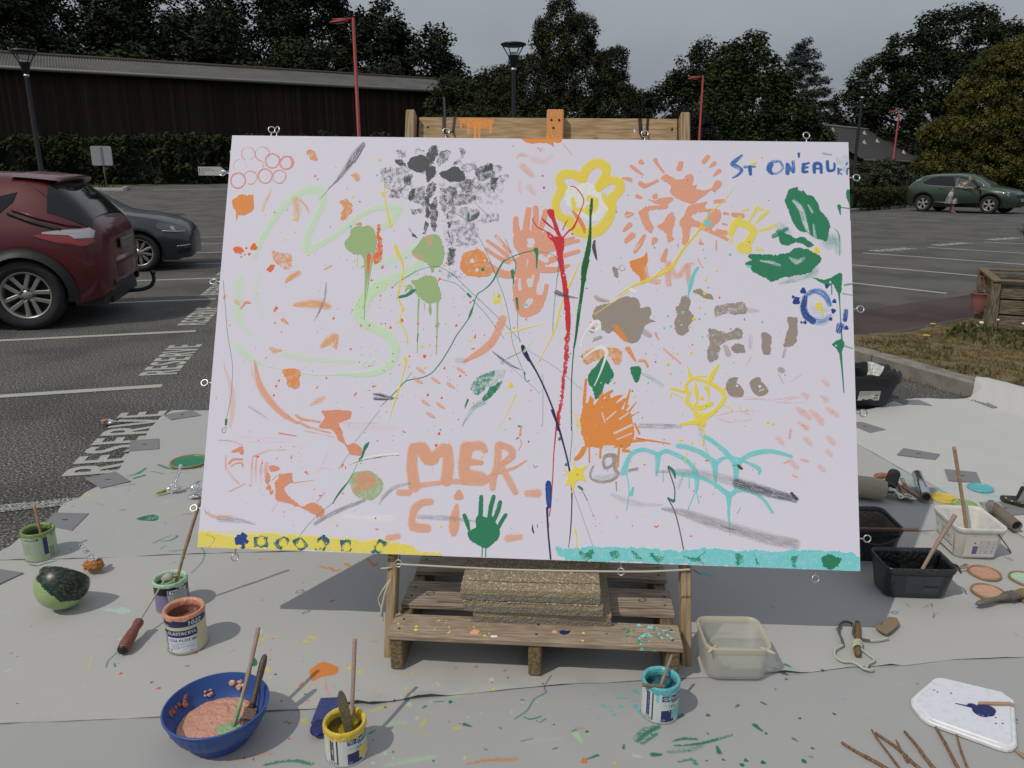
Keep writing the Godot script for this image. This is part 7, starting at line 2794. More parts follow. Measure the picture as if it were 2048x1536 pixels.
	part("bristles",bri,wet(.10,.055,.04),br)
	# yellow tin
	tin("tin of yellow paint in front, holding a flat spatula and a stick",V(-.46,.006,-1.797),.058,.108,.55,tin_print("yellow"),M.paint_ochre,M.paint_yellow,.062)
	var sp:=thing("spatula","flat grey wooden spatula standing in the yellow tin","spatula")
	var sx:=look(V(-.449,.066,-1.798),V(-.468,.205,-1.803))
	var blade:=FB()
	blade.prism(P2([-.0115,.0,.0115,.0,.0135,.06,.0145,.095,.010,.125,.004,.139,-.004,.139,-.010,.126,-.0145,.095,-.0135,.06]),-.002,.002,Transform3D(Basis(sx.basis.x,-sx.basis.z,sx.basis.y).rotated(Vector3.UP,.0),sx.origin)*Transform3D(Basis(V(1,0,0),V(0,1,0),V(0,0,-1)),Vector3.ZERO),.0008)
	part("blade",blade,tripl(ramp(nz,256,[[.0,C3(.10,.085,.055)],[.8,C3(.15,.13,.09)],[1.0,C3(.3,.26,.1)]]),Vector3.ONE*8.0,.7),sp)
	stick("bamboo_stick","pale stick standing in the yellow tin behind the spatula","stick",[V(-.447,.064,-1.805),V(-.449,.16,-1.868),V(-.454,.268,-1.95)],.0055,.0062,M.pink_stick,[.35,.72],M.paint_ochre,.04)
	# the blue scoop behind the yellow tin
	var bs:=thing("blue_scraper","dark blue wide scraper lying behind the yellow tin","scraper",V(-.555,.014,-1.955),.08)
	var bb:=FB()
	bb.prism(P2([-.035,-.045,.045,-.045,.045,.050,-.022,.050]),.0,.014,Transform3D(Basis(Vector3.RIGHT,.10),Vector3.ZERO),.004)
	part("blade",bb,tripl(ramp(nz,256,[[.0,C3(.012,.022,.12)],[.8,C3(.022,.04,.19)],[1.0,C3(.12,.15,.3)]]),Vector3.ONE*9.0,.35),bs)
	var bt:=NB()
	bt.ball(V(-.008,.008,.075),V(.025,.009,.035),14,8)
	part("paint_clot",bt,M.paint_navy,bs)
	# turquoise tin
	tin("tin of turquoise paint with dripped label, in front of the pallet's right foot",V(.441,.006,-1.965),.0555,.120,.15,tin_print("turq"),M.paint_deep_turquoise,M.paint_turquoise,.075)
	stick("paint_brush","paint-caked brush handle leaning in the turquoise tin","paint brush",[V(.430,.085,-1.945),V(.445,.115,-1.965),V(.482,.165,-2.022)],.006,.004,tripl(ramp(nz,256,[[.0,C3(.16,.12,.10)],[.75,C3(.30,.25,.21)],[1.0,C3(.30,.08,.09)]]),Vector3.ONE*14.0,.6),[.55])
	stick("flat_stick","short brown flat stick lying across the turquoise tin's rim","stick",[V(.378,.1315,-1.926),V(.41,.1315,-1.922),V(.442,.1315,-1.92)],.005,.0045,mottle(.13,.07,.045,.25,.15,.11,Vector3.ONE*14.0,.7))
	# translucent tub
	var clear:=StandardMaterial3D.new()
	clear.albedo_color=Color(.80,.80,.77,.42)
	clear.transparency=BaseMaterial3D.TRANSPARENCY_ALPHA
	clear.roughness=.4
	var rimm:=StandardMaterial3D.new()
	rimm.albedo_color=Color(.80,.78,.70,.62)
	rimm.transparency=BaseMaterial3D.TRANSPARENCY_ALPHA
	rimm.roughness=.4
	var tb:=tub("empty translucent plastic tub right of the pallets","clear_tub",V(.715,.016,-2.19),-.02,Vector2(.205,.185),Vector2(.19,.165),.118,.035,clear,clear)
	tb.get_node("rim").material_override=rimm
	for q in [[V(-.085,.112,.085),.8],[V(.085,.11,.088),-.7]]:
		var gl:=NB()
		gl.ball(q[0],V(.028,.006,.006),12,8,Basis(Vector3.UP,q[1]))
		part("glue_smear",gl,pn(.5,.44,.32,.7),tb)
	# string toy: clothes-peg handle, cord
	var st:=thing("cord_painter","wooden peg tied to a pale green cord lying on the sheet","cord")
	var pg:=NB()
	pg.tube(bend([V(1.228,.026,-2.415),V(1.205,.028,-2.36),V(1.172,.026,-2.285),V(1.147,.024,-2.228)],6),.0085,.0105,8)
	part("peg",pg,M.twig,st)
	var kn:=NB()
	for k in 4:
		var pts:=[]
		for i in 13:
			var a:=TAU*i/12.0
			pts.append(V(1.160+k*.004,.028,-2.262-k*.009)+V(cos(a)*.015,sin(a)*.013,0))
		kn.tube(pts,.0032,.0032,6)
	var pale:=mottle(.33,.38,.27,.52,.58,.44,Vector3.ONE*30.0,.9)
	var darkc:=mottle(.05,.05,.045,.17,.16,.14,Vector3.ONE*30.0,.9)
	part("binding",kn,pale,st)
	var y:=.021
	var c1:=NB()
	c1.tube(bend([V(1.296,y,-2.328),V(1.26,y,-2.316),V(1.226,y,-2.312)],6),.0038,.0038,6)
	c1.tube(bend([V(1.124,y,-2.287),V(1.085,y,-2.258),V(1.072,y,-2.222),V(1.085,y,-2.196),V(1.118,y,-2.190),V(1.139,y,-2.156),V(1.163,y,-2.182),V(1.192,y,-2.202),V(1.186,y,-2.230),V(1.175,y,-2.262)],6),.0038,.0038,6)
	c1.tube(bend([V(1.139,y,-2.156),V(1.155,y,-2.15),V(1.168,y,-2.158)],5),.0042,.003,6)
	part("pale_cord",c1,pale,st)
	var c2:=NB()
	c2.tube(bend([V(1.226,y,-2.312),V(1.196,y,-2.325),V(1.185,y,-2.35),V(1.209,y,-2.404),V(1.196,y,-2.428),V(1.172,y,-2.418),V(1.143,y,-2.37),V(1.134,y,-2.325),V(1.124,y,-2.287)],6),.004,.0045,6)
	part("stained_cord",c2,darkc,st)
	var cd:=FB()
	cd.prism(P2([1.276,2.39,1.30,2.40,1.355,2.45,1.380,2.442,1.375,2.41,1.35,2.385,1.325,2.362,1.296,2.341,1.283,2.36]),.024,.028,Transform3D(),.0008)
	solo("cardboard_scrap",cd,pn(.23,.165,.10,.9),"brown cardboard scrap beside the tied peg","cardboard")
	# white lid with blue paint
	var wl:=thing("plastic_lid","large white plastic lid with a clot of dark blue paint and a flat stick","lid",V(1.375,.008,-1.962),.0)
	var lp:=P2([-.155,.055,-.035,.150,-.012,.155,.150,.078,.160,.055,.040,-.150,.015,-.165,-.005,-.163,-.155,-.055,-.168,-.035,-.168,.03])
	var lq:PackedVector2Array=Geometry2D.offset_polygon(Geometry2D.offset_polygon(lp,-.03)[0],.03,Geometry2D.JOIN_ROUND)[0]
	var wm:=tripl(ramp(nz,256,[[.0,C3(.62,.62,.61)],[.25,C3(.68,.69,.71)],[1.0,C3(.74,.75,.79)]]),Vector3.ONE*1.6,.4)
	part("rim",FB().prism(lq,.0,.012,Transform3D(),.004),wm,wl)
	var inner:=PackedVector2Array()
	for p in lq:
		inner.append(p*.90)
	part("plate",FB().prism(inner,.004,.015,Transform3D(),.003),tripl(ramp(nz,256,[[.0,C3(.62,.64,.68)],[.2,C3(.68,.70,.77)],[1.0,C3(.70,.72,.80)]]),Vector3.ONE*1.6,.35),wl)
	var clot:=NB()
	for q in [[.035,.005,.030,.022,.006],[.015,.015,.022,.024,.007],[.030,.018,.024,.018,.006],[.048,.012,.012,.010,.004],[.005,-.012,.014,.010,.004]]:
		clot.ball(V(q[0],.016,q[1]),V(q[2],q[4],q[3]),14,8)
	clot.tube([V(.0,.0165,-.005),V(-.04,.0162,-.022)],.003,.001,6)
	for q in [[-.07,-.085],[-.065,-.075],[-.025,-.07],[.03,.065],[.05,.065],[.045,.04],[.10,.05]]:
		clot.ball(V(q[0],.0152,q[1]),V(.003,.001,.003),8,5)
	part("blue_paint",clot,M.paint_navy,wl)
	var fs:=FB()
	fs.prism(P2([.022,.012,.03,.024,.125,.022,.132,.012,.128,.006,.12,.011,.04,.012]),.018,.0215,Transform3D(),.0006)
	solo("ice_lolly_stick",fs,pn(.42,.26,.16,.7),"flat wooden stick lying on the white lid, touching the blue paint","stick").position=V(1.375,.008,-1.962)
	# twigs
	var tw:=[[[.933,-1.835,.96,-1.80,1.001,-1.749,1.05,-1.68],"leftmost twig of those at the bottom edge"],[[1.040,-1.885,1.042,-1.852,1.048,-1.749,1.055,-1.66],"twig forking from a thicker one, second from the left"],[[1.044,-1.872,1.080,-1.813,1.099,-1.749,1.13,-1.67],"thick yellowish twig with a fork at its tip"],[[1.091,-1.843,1.085,-1.80,1.083,-1.76],"short grey twig between the forked and the long twig"],[[1.134,-1.881,1.138,-1.82,1.140,-1.775,1.146,-1.70],"straight twig left of the white lid's corner"],[[1.234,-1.90,1.222,-1.822,1.209,-1.749,1.20,-1.67],"twig tucked under the white lid's lower left corner"],[[1.281,-1.88,1.252,-1.80,1.222,-1.70],"thin twig coming out from under the white lid's middle"]]
	var k:=0
	for t in tw:
		var pts:=[]
		for i in range(0,t[0].size(),2):
			pts.append(V(t[0][i],.0105+.002*sin(i*2.0+k),t[0][i+1]))
		var big:=.0045 if k in [0,2,4,5] else .003
		stick("twig",t[1],"twig",pts,big*.8,big*1.25,M.twig,[.3,.75] if k%2 else [.5]).set_meta("group","brown twigs on the front sheet")
		k+=1
	var wp:=FB()
	wp.prism(P2([1.402,1.805,1.425,1.79,1.47,1.70,1.43,1.70]),.009,.012,Transform3D(),.0006)
	solo("wood_splinter",wp,M.bamboo,"pale flat wood splinter at the bottom right corner","wood")
func build_right_props()->void:
	# black bin with liner and white paper
	var bin:=tub("dark blue plastic bin lined with a black bag, behind the board's right edge","waste_bin",V(2.36,.026,-5.19),.03,Vector2(.56,.33),Vector2(.46,.25),.205,.03,pn(.016,.02,.032,.45),M.black)
	var bag:=NB()
	var f:=FastNoiseLite.new()
	f.seed=5
	f.frequency=.8
	bag.grid(func(u:float,v:float)->Vector3:
		var a:=TAU*(u if u<1.0 else .0)
		var n:=f.get_noise_2d(cos(a)*4.0,sin(a)*4.0)
		var n2:=f.get_noise_2d(cos(a)*9.0+3.0,sin(a)*9.0)
		var sx:=.295
		var sz:=.178
		var sq:=pow(pow(absf(cos(a)),6.0)+pow(absf(sin(a)),6.0),-1.0/6.0)
		var out:=[.70,.93,1.0,1.03][mini(int(v*3.0),3)] as float
		var out2:=[.70,.93,1.0,1.03][mini(int(v*3.0)+1,3)] as float
		var hy:=[.09,.205,.232,.165][mini(int(v*3.0),3)] as float
		var hy2:=[.09,.205,.232,.165][mini(int(v*3.0)+1,3)] as float
		var t:=v*3.0-int(v*3.0)
		var o2:=lerpf(out,out2,t)+.03*n2
		return V(cos(a)*sq*sx*o2,lerpf(hy,hy2,t)+.022*n+.012*n2,-sin(a)*sq*sz*o2),60,9,true)
	part("bag",bag,pn(.008,.008,.009,.22),bin)
	var pa:=FB()
	pa.grid(func(u:float,v:float)->Vector3:return V(.09+u*.11+.03*v,.15+v*.13-.03*u*v,.02-.05*v+.03*sin(u*5.0+v*3.0)),5,5)
	part("paper",pa,pn(.68,.68,.66,.9),bin)
	var lc:=Canvas.new(150,80,300,nz,{"k": [40,40,40],"d": [26,28,40],"y": [190,180,130],"g": [120,120,112]},[200,200,188])
	lc.poly("d",[0,0,150,0,150,12,0,12],.0)
	for q in 9:
		lc.text("couvercle a clapet  -  bac 30 l  polypropylene",6,22+q*5.6,3.0,"g","Droid Sans",false)
	lc.poly("k",[112,40,140,40,140,48,112,48],.0)
	lc.poly("k",[108,56,140,56,140,72,108,72],1.0,1.0,.5)
	lc.poly("d",[30,80,34,70,60,74,90,69,110,76,112,80],2.0)
	var lab:=FB()
	lab.quad(V(-.002,.045,.1395),V(.148,.045,.1395),V(.152,.125,.1485),V(.006,.125,.1485))
	part("label",lab,tex_mat(lc,.5),bin)
	# rolls and tools by the board's lower right edge
	var roll:=thing("canvas_roll","thick roll of beige canvas partly hidden by the board","roll",V(1.74,.022,-3.54))
	var rx:=look(V(-.13,.055,-.03),V(.095,.048,.035))
	var rb:=NB()
	var rn:=FastNoiseLite.new()
	rn.seed=9
	rn.frequency=1.5
	rb.grid(func(u:float,v:float)->Vector3:
		var a:=TAU*(u if u<1.0 else .0)
		var r:=.054*(1.0+.05*rn.get_noise_3d(cos(a),sin(a),v*3.0))*(1.0-.25*pow(v,12.0))
		return rx*V(cos(a)*r,v*.235,-sin(a)*r),28,12)
	part("cloth",rb,tripl(ramp(nz,256,[[.0,C3(.34,.30,.22)],[1.0,C3(.47,.43,.34)]]),Vector3.ONE*5.0,.95,M.t_fine,.1),roll)
	var rc:=NB()
	rc.lathe([[.042,.2355],[.02,.240],[.0,.236]],20,rx)
	part("rolled_end",rc,pn(.28,.24,.17,.95),roll)
	var rh:=NB()
	rh.lathe([[.008,.2415],[.0,.242]],10,rx)
	part("core_hole",rh,M.black,roll)
	var os:=NB()
	foil_lump(os,V(1.93,.045,-3.75),V(.055,.022,.025),31,.35,20)
	os.smooth()
	solo("orange_sponge",os,mottle(.22,.08,.03,.42,.18,.08,Vector3.ONE*12.0,.8),"orange sponge behind the beige canvas roll","sponge")
	var bt:=thing("black_tube","short ribbed black tube stuck in a white rag","tube",Vector3.ZERO)
	var bx:=look(V(1.885,.045,-3.575),V(1.945,.085,-3.66))
	var bb:=NB()
	var prof:=[]
	for k in 13:
		prof.append([.029+(.0015 if k%2 else .0),.012+k*.0095])
	bb.lathe([[.0,.012]]+prof+[[.026,.128],[.0,.128]],22,bx)
	part("grip",bb,pn(.02,.016,.013,.6),bt)
	var ring:=NB()
	ring.lathe([[.030,.0],[.031,.002],[.031,.018],[.027,.02],[.024,.0],[.03,.0]],22,bx)
	part("collar",ring,M.black,bt)
	var rag:=thing("white_rag","crumpled white rag with green paint stains in front of the black tube","rag",V(1.875,.022,-3.535))
	var rgb:=NB()
	foil_lump(rgb,V(0,.025,0),V(.055,.030,.05),41,.6,28)
	rgb.grid(func(u:float,v:float)->Vector3:return V(.02+u*.07,.012+.01*sin(u*9.0+v*4.0)*(1.0-u)+.006,-.02+v*.07+u*.03),6,5,true)
	var rcv:=Canvas.new(100,100,200,nz,{"g": [24,96,62]},[214,212,204])
	rcv.poly("g",[40,55,60,45,80,52,86,66,70,78,50,72],4.0,1.0,.1)
	rcv.poly("g",[10,60,24,52,30,66,18,74],4.0,1.0,.1)
	rcv.poly("g",[70,30,90,34,84,44],3.0,1.0,.2)
	part("cloth",rgb,tex_mat(rcv,.9),rag)
	var n:=0
	for q in [[2.025,-3.72,1.992,-3.585,"short wooden dowel with a green tip, farthest right beside the foil roll"],[1.968,-3.65,1.927,-3.491,"leftmost wooden dowel, lying against the white rag"],[1.949,-3.60,1.959,-3.474,"middle wooden dowel crossing its neighbours"],[1.965,-3.605,2.006,-3.478,"long wooden dowel pointing at the foil roll's end"]]:
		var d:=stick("wooden_dowel",q[4],"stick",[V(q[0],.034+.004*n,q[1]),V((q[0]+q[2])*.5,.032+.002*n,(q[1]+q[3])*.5),V(q[2],.031,q[3])],.0085,.0085,M.bamboo,[],M.paint_green if n==0 else null,-.01)
		d.set_meta("group","wooden dowels beside the canvas roll")
		n+=1
	var fr:=thing("foil_roll","shiny roll of kitchen foil on a cardboard core","roll")
	var fx:=look(V(2.114,.050,-3.748),V(2.012,.050,-3.462))
	var fb:=NB()
	fb.lathe([[.024,.0],[.0255,.002],[.0255,.296],[.024,.3]],26,fx)
	part("foil",fb,pn(.62,.64,.68,.16,.95),fr)
	var fc:=NB()
	fc.lathe([[.025,-.006],[.025,.306],[.019,.306],[.019,-.006],[.025,-.006]],22,fx)
	part("core",fc,pn(.22,.155,.09,.85),fr)
	var fd:=NB()
	fd.lathe([[.0192,.30],[.0,.29]],16,fx)
	part("core_hole",fd,M.black,fr)
	# lids
	lid("yellow tin lid between the foil roll and the tall stick",V(2.135,.011,-3.522),.062,M.paint_yellow,M.paint_yellow)
	lid("lime green tin lid behind the white tub",V(2.195,.011,-3.45),.058,M.paint_lime,M.paint_sage)
	lid("turquoise tin lid beside the rear grey tile",V(2.39,.0135,-3.648),.060,M.paint_turquoise,M.paint_turquoise)
	lid("salmon tin lid with a brush handle behind it, nearer the white tub",V(1.90,.009,-2.785),.061,M.lid_rim,wet(.56,.31,.21))
	lid("salmon tin lid lying right in front of the other salmon lid",V(1.828,.009,-2.64),.061,M.lid_rim,wet(.60,.345,.23))
	lid("mint green tin lid at the right picture edge",V(2.035,.009,-2.738),.060,M.lid_rim,M.paint_mint)
	lid("green tin lid under the flat brush at the right picture edge",V(1.972,.009,-2.60),.061,M.lid_rim,M.paint_green)
	stick("small_brush","small wooden brush handle between the black tub and a salmon lid","paint brush",[V(1.745,.03,-2.80),V(1.80,.03,-2.80),V(1.84,.033,-2.80)],.006,.0035,M.bamboo,[])
	var fbz:=thing("flat_brush","flat paint brush with worn grey handle lying on the green lid","paint brush",Vector3.ZERO)
	var q0:=V(1.715,.030,-2.53)
	var q1:=V(1.86,.034,-2.578)
	var fh:=NB()
	fh.tube([q0,q0.lerp(q1,.1),q0.lerp(q1,.35),q0.lerp(q1,.55),q0.lerp(q1,.75),q1],.01,.012,10,true,[.004,.0105,.0135,.010,.0095,.019])
	part("handle",fh,tripl(ramp(nz,256,[[.0,C3(.07,.06,.045)],[.7,C3(.15,.13,.10)],[1.0,C3(.32,.30,.26)]]),Vector3.ONE*10.0,.7),fbz)
	var ff:=FB()
	ff.box(q1+V(.022,.001,-.006),V(.05,.016,.046),Basis(Vector3.UP,.32),.004)
	part("ferrule",ff,mottle(.05,.042,.03,.17,.155,.13,Vector3.ONE*10.0,.6),fbz)
	var fbr:=FB()
	fbr.box(q1+V(.068,.0,-.021),V(.048,.013,.044),Basis(Vector3.UP,.32),.004)
	part("bristles",fbr,mottle(.10,.07,.03,.30,.22,.11,V(4,20,20),.9),fbz)
	# tubs
	var white:=tripl(ramp(nz,256,[[.0,C3(.58,.565,.53)],[.25,C3(.66,.65,.62)],[1.0,C3(.70,.69,.66)]]),Vector3.ONE*1.3,.45)
	var side:=Canvas.new(230,150,460,nz,{"n": [62,66,132],"w": [216,214,206],"l": [150,152,190]},[214,211,202])
	side.text("NOUVEAU",8,22,6,"n")
	side.text("ULTRA",12,34,6,"n")
	side.text("BLANC",12,44,6,"n")
	side.poly("n",[72,12,160,12,160,68,72,68],.0)
	side.poly("w",[75,15,157,15,157,65,75,65],.0)
	side.text("MURS &",84,36,17,"n","Droid Serif",true,.0,.0,.8)
	side.text("PLAFONDS",79,60,17,"n","Droid Serif",true,.0,.0,.72)
	side.text("10 L",176,36,7,"n")
	side.text("mat",176,46,6,"n")
	side.text("intérieur",176,56,6,"n")
	side.poly("n",[8,92,222,96,222,106,8,98],.0)
	side.text("PEINTURE ACRYLIQUE - BLANC MAT",16,88,8,"n")
	side.poly("l",[0,122,230,122,230,123,0,123],.0)
	var icons:=Canvas.new(200,150,400,nz,{"n": [70,74,140],"w": [216,214,206]},[214,211,202])
	for q in 9:
		var ix:=92+(q%3)*36
		var iy:=30+(q/3)*34
		if q==0:
			icons.stroke("n",[64,46,8,64.5,46,8],1.0,.1,.0)
			icons.stroke("w",[67,45,4,67.5,45,4],1.0,.1,.0)
		icons.poly("n",[ix,iy,ix+28,iy,ix+28,iy+28,ix,iy+28],.0)
		icons.poly("w",[ix+1.6,iy+1.6,ix+26.4,iy+1.6,ix+26.4,iy+26.4,ix+1.6,iy+26.4],.0)
		for e in 5:
			icons.stroke("n",[ix+6+(q*3+e*5)%12,iy+7+e*3.6,1.2,ix+14+(q*5+e*3)%9,iy+7+e*3.6+(q%3),1.2],1.0,.2,.0)
	icons.poly("n",[52,70,84,70,84,130,52,130],.0)
	for e in 7:
		icons.poly("w",[54,76+e*8,82,76+e*8,82,76.9+e*8,54,76.9+e*8],.0)
	# long side faces the camera's lower left: turn about -70 degrees
	var wt:=tub("white plastic paint tub printed in blue, with a tall stick standing in it","white_tub",V(1.945,.014,-3.005),-.05,Vector2(.200,.235),Vector2(.165,.19),.145,.03,white,white)
	var wp:=FB()
	wp.quad(V(-.0885,.012,-.075),V(-.0885,.012,.072),V(-.0965,.105,.076),V(-.0965,.105,-.08))
	part("print",wp,tex_mat(side,.45),wt)
	var wp2:=FB()
	wp2.quad(V(-.062,.012,.1015),V(.062,.012,.1015),V(.065,.105,.1125),V(-.065,.105,.1125))
	part("print",wp2,tex_mat(icons,.45),wt)
	var wh:=NB()
	wh.tube(bend([V(.055,.125,.1165),V(.085,.085,.135),V(.12,.042,.12),V(.112,.05,.10)],5),.0022,.0022,6)
	part("wire_handle",wh,M.black_metal,wt)
	stick("tall_stick","tall brown stick standing up in the white tub","stick",[V(1.924,.035,-2.94),V(1.885,.25,-2.98),V(1.839,.468,-3.02)],.0065,.0075,M.bamboo,[.3])
	var bwall:=tripl(ramp(nz,256,[[.0,C3(.011,.014,.017)],[.7,C3(.022,.027,.033)],[1.0,C3(.07,.08,.085)]]),Vector3.ONE*4.0,.3)
	var pc:=Canvas.new(240,130,360,nz,{"k": [24,27,30],"g": [62,72,82],"h": [74,86,96],"w": [120,128,132]},[46,54,62])
	for y in 13:
		for x in 6:
			pc.stroke("k",[4+x*8+(y%2)*4,6+y*10,2.6,4.5+x*8+(y%2)*4,6+y*10,2.6],1.0,.1,.0)
			if x<2:
				pc.stroke("k",[222+x*8+(y%2)*4,6+y*10,2.6,222.5+x*8+(y%2)*4,6+y*10,2.6],1.0,.1,.0)
	for x in 30:
		pc.stroke("k",[4+x*8,124,2.4,4.5+x*8,124,2.4],1.0,.1,.0)
	pc.poly("g",[54,2,130,2,130,112,54,112],.0,.5)
	pc.poly("g",[136,2,214,2,214,112,136,112],.0,.7)
	pc.poly("k",[138,62,212,62,212,76,138,76],.0)
	pc.text("2,5 L",146,92,9,"w","Droid Sans",false)
	pc.poly("h",[100,38,134,38,134,40,100,40],.0)
	var bk:=tub("black plastic tub of black paint with a stick, in front of the darker one","black_tub",V(1.535,.014,-2.665),-.04,Vector2(.262,.175),Vector2(.235,.125),.132,.03,bwall,M.paint_black,.05,M.paint_black,tex_mat(pc,.35),null)
	var hl:=NB()
	hl.tube(bend([V(.131,.122,.02),V(.141,.128,.05),V(.137,.118,.085)],5),.004,.004,6)
	part("handle",hl,bwall,bk)
	stick("bamboo_stick","pinkish stick leaning in the black tub","stick",[V(1.548,.07,-2.64),V(1.615,.18,-2.675),V(1.704,.298,-2.722)],.0065,.0088,M.pink_stick,[],M.bamboo,.05)
	var dk:=tub("black tub with taupe paint left in it, half hidden by the board's lower right corner","dark_tub",V(1.475,.014,-2.985),-.04,Vector2(.27,.24),Vector2(.235,.19),.15,.035,bwall,M.paint_taupe,.055,M.paint_taupe)
	var ha:=NB()
	ha.tube(bend([V(-.06,.118,.121),V(.0,.092,.128),V(.06,.098,.126),V(.115,.125,.115)],6),.004,.004,6)
	part("handle",ha,pn(.05,.05,.055,.4),dk)
	stick("brown_stick","reddish brown stick resting across the darker tub's rim","stick",[V(1.36,.169,-2.875),V(1.50,.170,-2.865),V(1.645,.172,-2.855)],.005,.0072,mottle(.10,.045,.03,.22,.11,.075,Vector3.ONE*12.0,.6))
	# sanding block and cardboard tube in a clear sleeve
	var sb:=thing("sanding_block","black sanding block with a folded handle, splashed with yellow, on its grey tile","sanding block",V(2.455,.0205,-3.455),-.15)
	var s1:=FB()
	s1.prism(P2([-.06,.045,.07,.05,.07,-.045,.0,-.052,-.06,.0]),.0,.022,Transform3D(),.005)
	part("sole",s1,pn(.022,.024,.024,.55),sb)
	var s2:=FB()
	s2.prism(P2([-.012,.03,.02,.03,.03,-.03,-.012,-.03]),.018,.085,Transform3D(Basis(Vector3.BACK,-.25),V(.01,0,0)),.008)
	part("grip",s2,pn(.016,.017,.018,.5),sb)
	var s3:=FB()
	s3.quad(V(-.02,.024,.035),V(.07,.024,.035),V(.09,.10,.02),V(.015,.10,.02))
	s3.quad(V(.015,.10,.02),V(.09,.10,.02),V(.09,.10,-.02),V(.015,.10,-.02))
	part("clamp_frame",s3,pn(.30,.30,.31,.3,.4),sb)
	var s4:=NB()
	for q in [[-.04,.03],[.0,.045],[.03,.048],[-.05,-.01]]:
		s4.ball(V(q[0],.022,q[1]),V(.006,.002,.005),8,5)
	part("splash",s4,M.paint_yellow,sb)
	var tu:=thing("cardboard_tube","cardboard tube in a clear plastic sleeve behind the white tub","tube")
	var tx:=look(V(2.262,.056,-3.36),V(2.252,.050,-3.145))
	var t1:=NB()
	t1.lathe([[.024,.0],[.024,.216],[.0205,.216],[.0205,.0],[.024,.0]],24,tx)
	part("core",t1,pn(.17,.135,.105,.8),tu)
	var t3:=NB()
	t3.lathe([[.0206,.206],[.0,.20]],16,tx)
	part("hollow",t3,M.black,tu)
	var t2:=NB()
	foil_lump(t2,tx*V(0,.02,0),V(.06,.035,.06),51,.35,20)
	var gm:=StandardMaterial3D.new()
	gm.albedo_color=Color(.9,.9,.9,.12)
	gm.transparency=BaseMaterial3D.TRANSPARENCY_ALPHA
	gm.roughness=.08
	part("plastic_sleeve",t2,gm,tu)
func tarp_marks(b:Canvas)->void:
	b.s("gr",[272,800,6,308,827,5.5,359,837,5.5,403,818,5],.8,.5,.35)
	b.s("gr",[328,859,1.5,374,856,1.5],.6,.5,.4)
	b.s("gr",[225,881,4.5,243,864,8,247,827,4],.8,.5,.35)
	b.s("gr",[250,898,6.5,265,881,6.5],.9,.4,.2)
	b.s("gr",[274,850,2.5,315,868,2.5],.7,.5,.4)
	b.s("gr",[225,961,2,270,940,3],.7,.5,.35)
	b.s("ye",[201,832,2,223,827,1.5],.6,.5,.5)
	b.p("gr",[372,1148,386,1131,401,1124,418,1135,424,1158,399,1160],3,.95,.12)
	b.dots("ye",[346,949,2,331,1012,1.5,339,1046,2,387,1072,2,295,1104,2])
	b.s("ye",[392,1163,1,435,1174,1.5],.8)
	b.s("ye",[408,1114,1,468,1111,2,494,1093,2],.8,.4,.4)
	b.s("gr",[310,1102,1.5,322,1099,2])
	b.s("gr",[471,1124,2,499,1121,2.5],.8,.4,.4)
	b.s("ye",[394,1042,5,425,1042,6],.25,.8,.6)
	b.s("gy",[228,1057,2,256,1072,6],.3,.8,.5)
	b.s("gr",[470,1275,1.5,480,1257,1.5,492,1238,1])
	b.s("gr",[481,1266,1,502,1263,2,509,1245,2.5,503,1238,1.5])
	b.s("gr",[520,1310,1,536,1310,1.5,549,1301,1.5])
	b.s("gr",[566,1275,1,593,1310,1,605,1343,1,606,1370,1,603,1402,1])
	b.s("yo",[434,1269,1.5,436,1264,2])
	b.p("mn",[496,1542,499,1531,520,1535,524,1527,546,1540,545,1548,535,1552,517,1544],3,.9,.1)
	b.s("mn",[557,1554,1,563,1551,1])
	b.s("or",[280,1381,1.5,311,1389,3,318,1377,1],.9,.3,.2)
	b.s("gr",[254,1365,2,274,1370,3,283,1360,3,301,1350,2],.9,.3,.15)
	b.dots("ro",[174,1324,2,393,1590,1.5])
	b.s("sa",[532,1622,2.5,537,1615,3.5],.5,.6,.5)
	b.s("ye",[543,1672,1,552,1691,1,556,1708,1])
	b.s("ye",[556,1708,2,556,1705,1.5])
	b.s("gr",[582,1607,.5,577,1634,.5,585,1666,.5,582,1691,.5,587,1708,.5])
	b.s("gr",[591,1674,.5,594,1654,1])
	b.s("gr",[595,1698,1,602,1708,1.5])
	b.s("mn",[447,1618,3,453,1620,2],.6,.5,.5)
	b.s("mn",[493,1663,2,496,1661,1.5],.5,.5,.5)
	b.s("mn",[312,1542,2.5,323,1540,2.5],.5,.5,.5)
	b.s("gr",[496,1301,1,500,1284,1])
	b.s("wh",[599,1304,1,617,1310,1],.8)
	b.s("mn",[371,1226,3,380,1238,2.5],.5,.5,.4)
	b.s("mn",[618,1446,2,624,1449,2],.7)
	b.s("bk",[541,1365,1,553,1357,1.5],.5,.5,.5)
	b.s("ye",[806,1605,1,809,1623,1.5,812,1627,2.5,820,1634,3,818,1638,1.5],.9,.3,.2)
	b.s("ye",[816,1655,1,827,1654,1.5])
	b.s("ye",[824,1625,1,844,1621,1,860,1610,1])
	b.p("or",[922,1722,926,1709,937,1696,949,1699,966,1709,968,1725,959,1731,944,1736,933,1746,928,1734],3.5)
	b.s("sa",[950,1734,1,957,1752,1.5,958,1761,2,967,1776,1,972,1789,1])
	b.s("sa",[955,1764,1,959,1760,1])
	b.p("gr",[816,1686,822,1684,830,1696,830,1706,822,1706,821,1696],2)
	b.dots("gr",[869,1728,2,679,1747,2.5,978,1788,2,1010,1768,1])
	b.s("lg",[861,1736,2.5,867,1733,2],.6,.5,.4)
	b.dots("ye",[880,1644,1.5,907,1666,1.5,932,1696,1.5,1004,1722,3,993,1686,1.5,1027,1763,1,937,1758,1,935,1807,1.5,946,1659,1,884,1617,1])
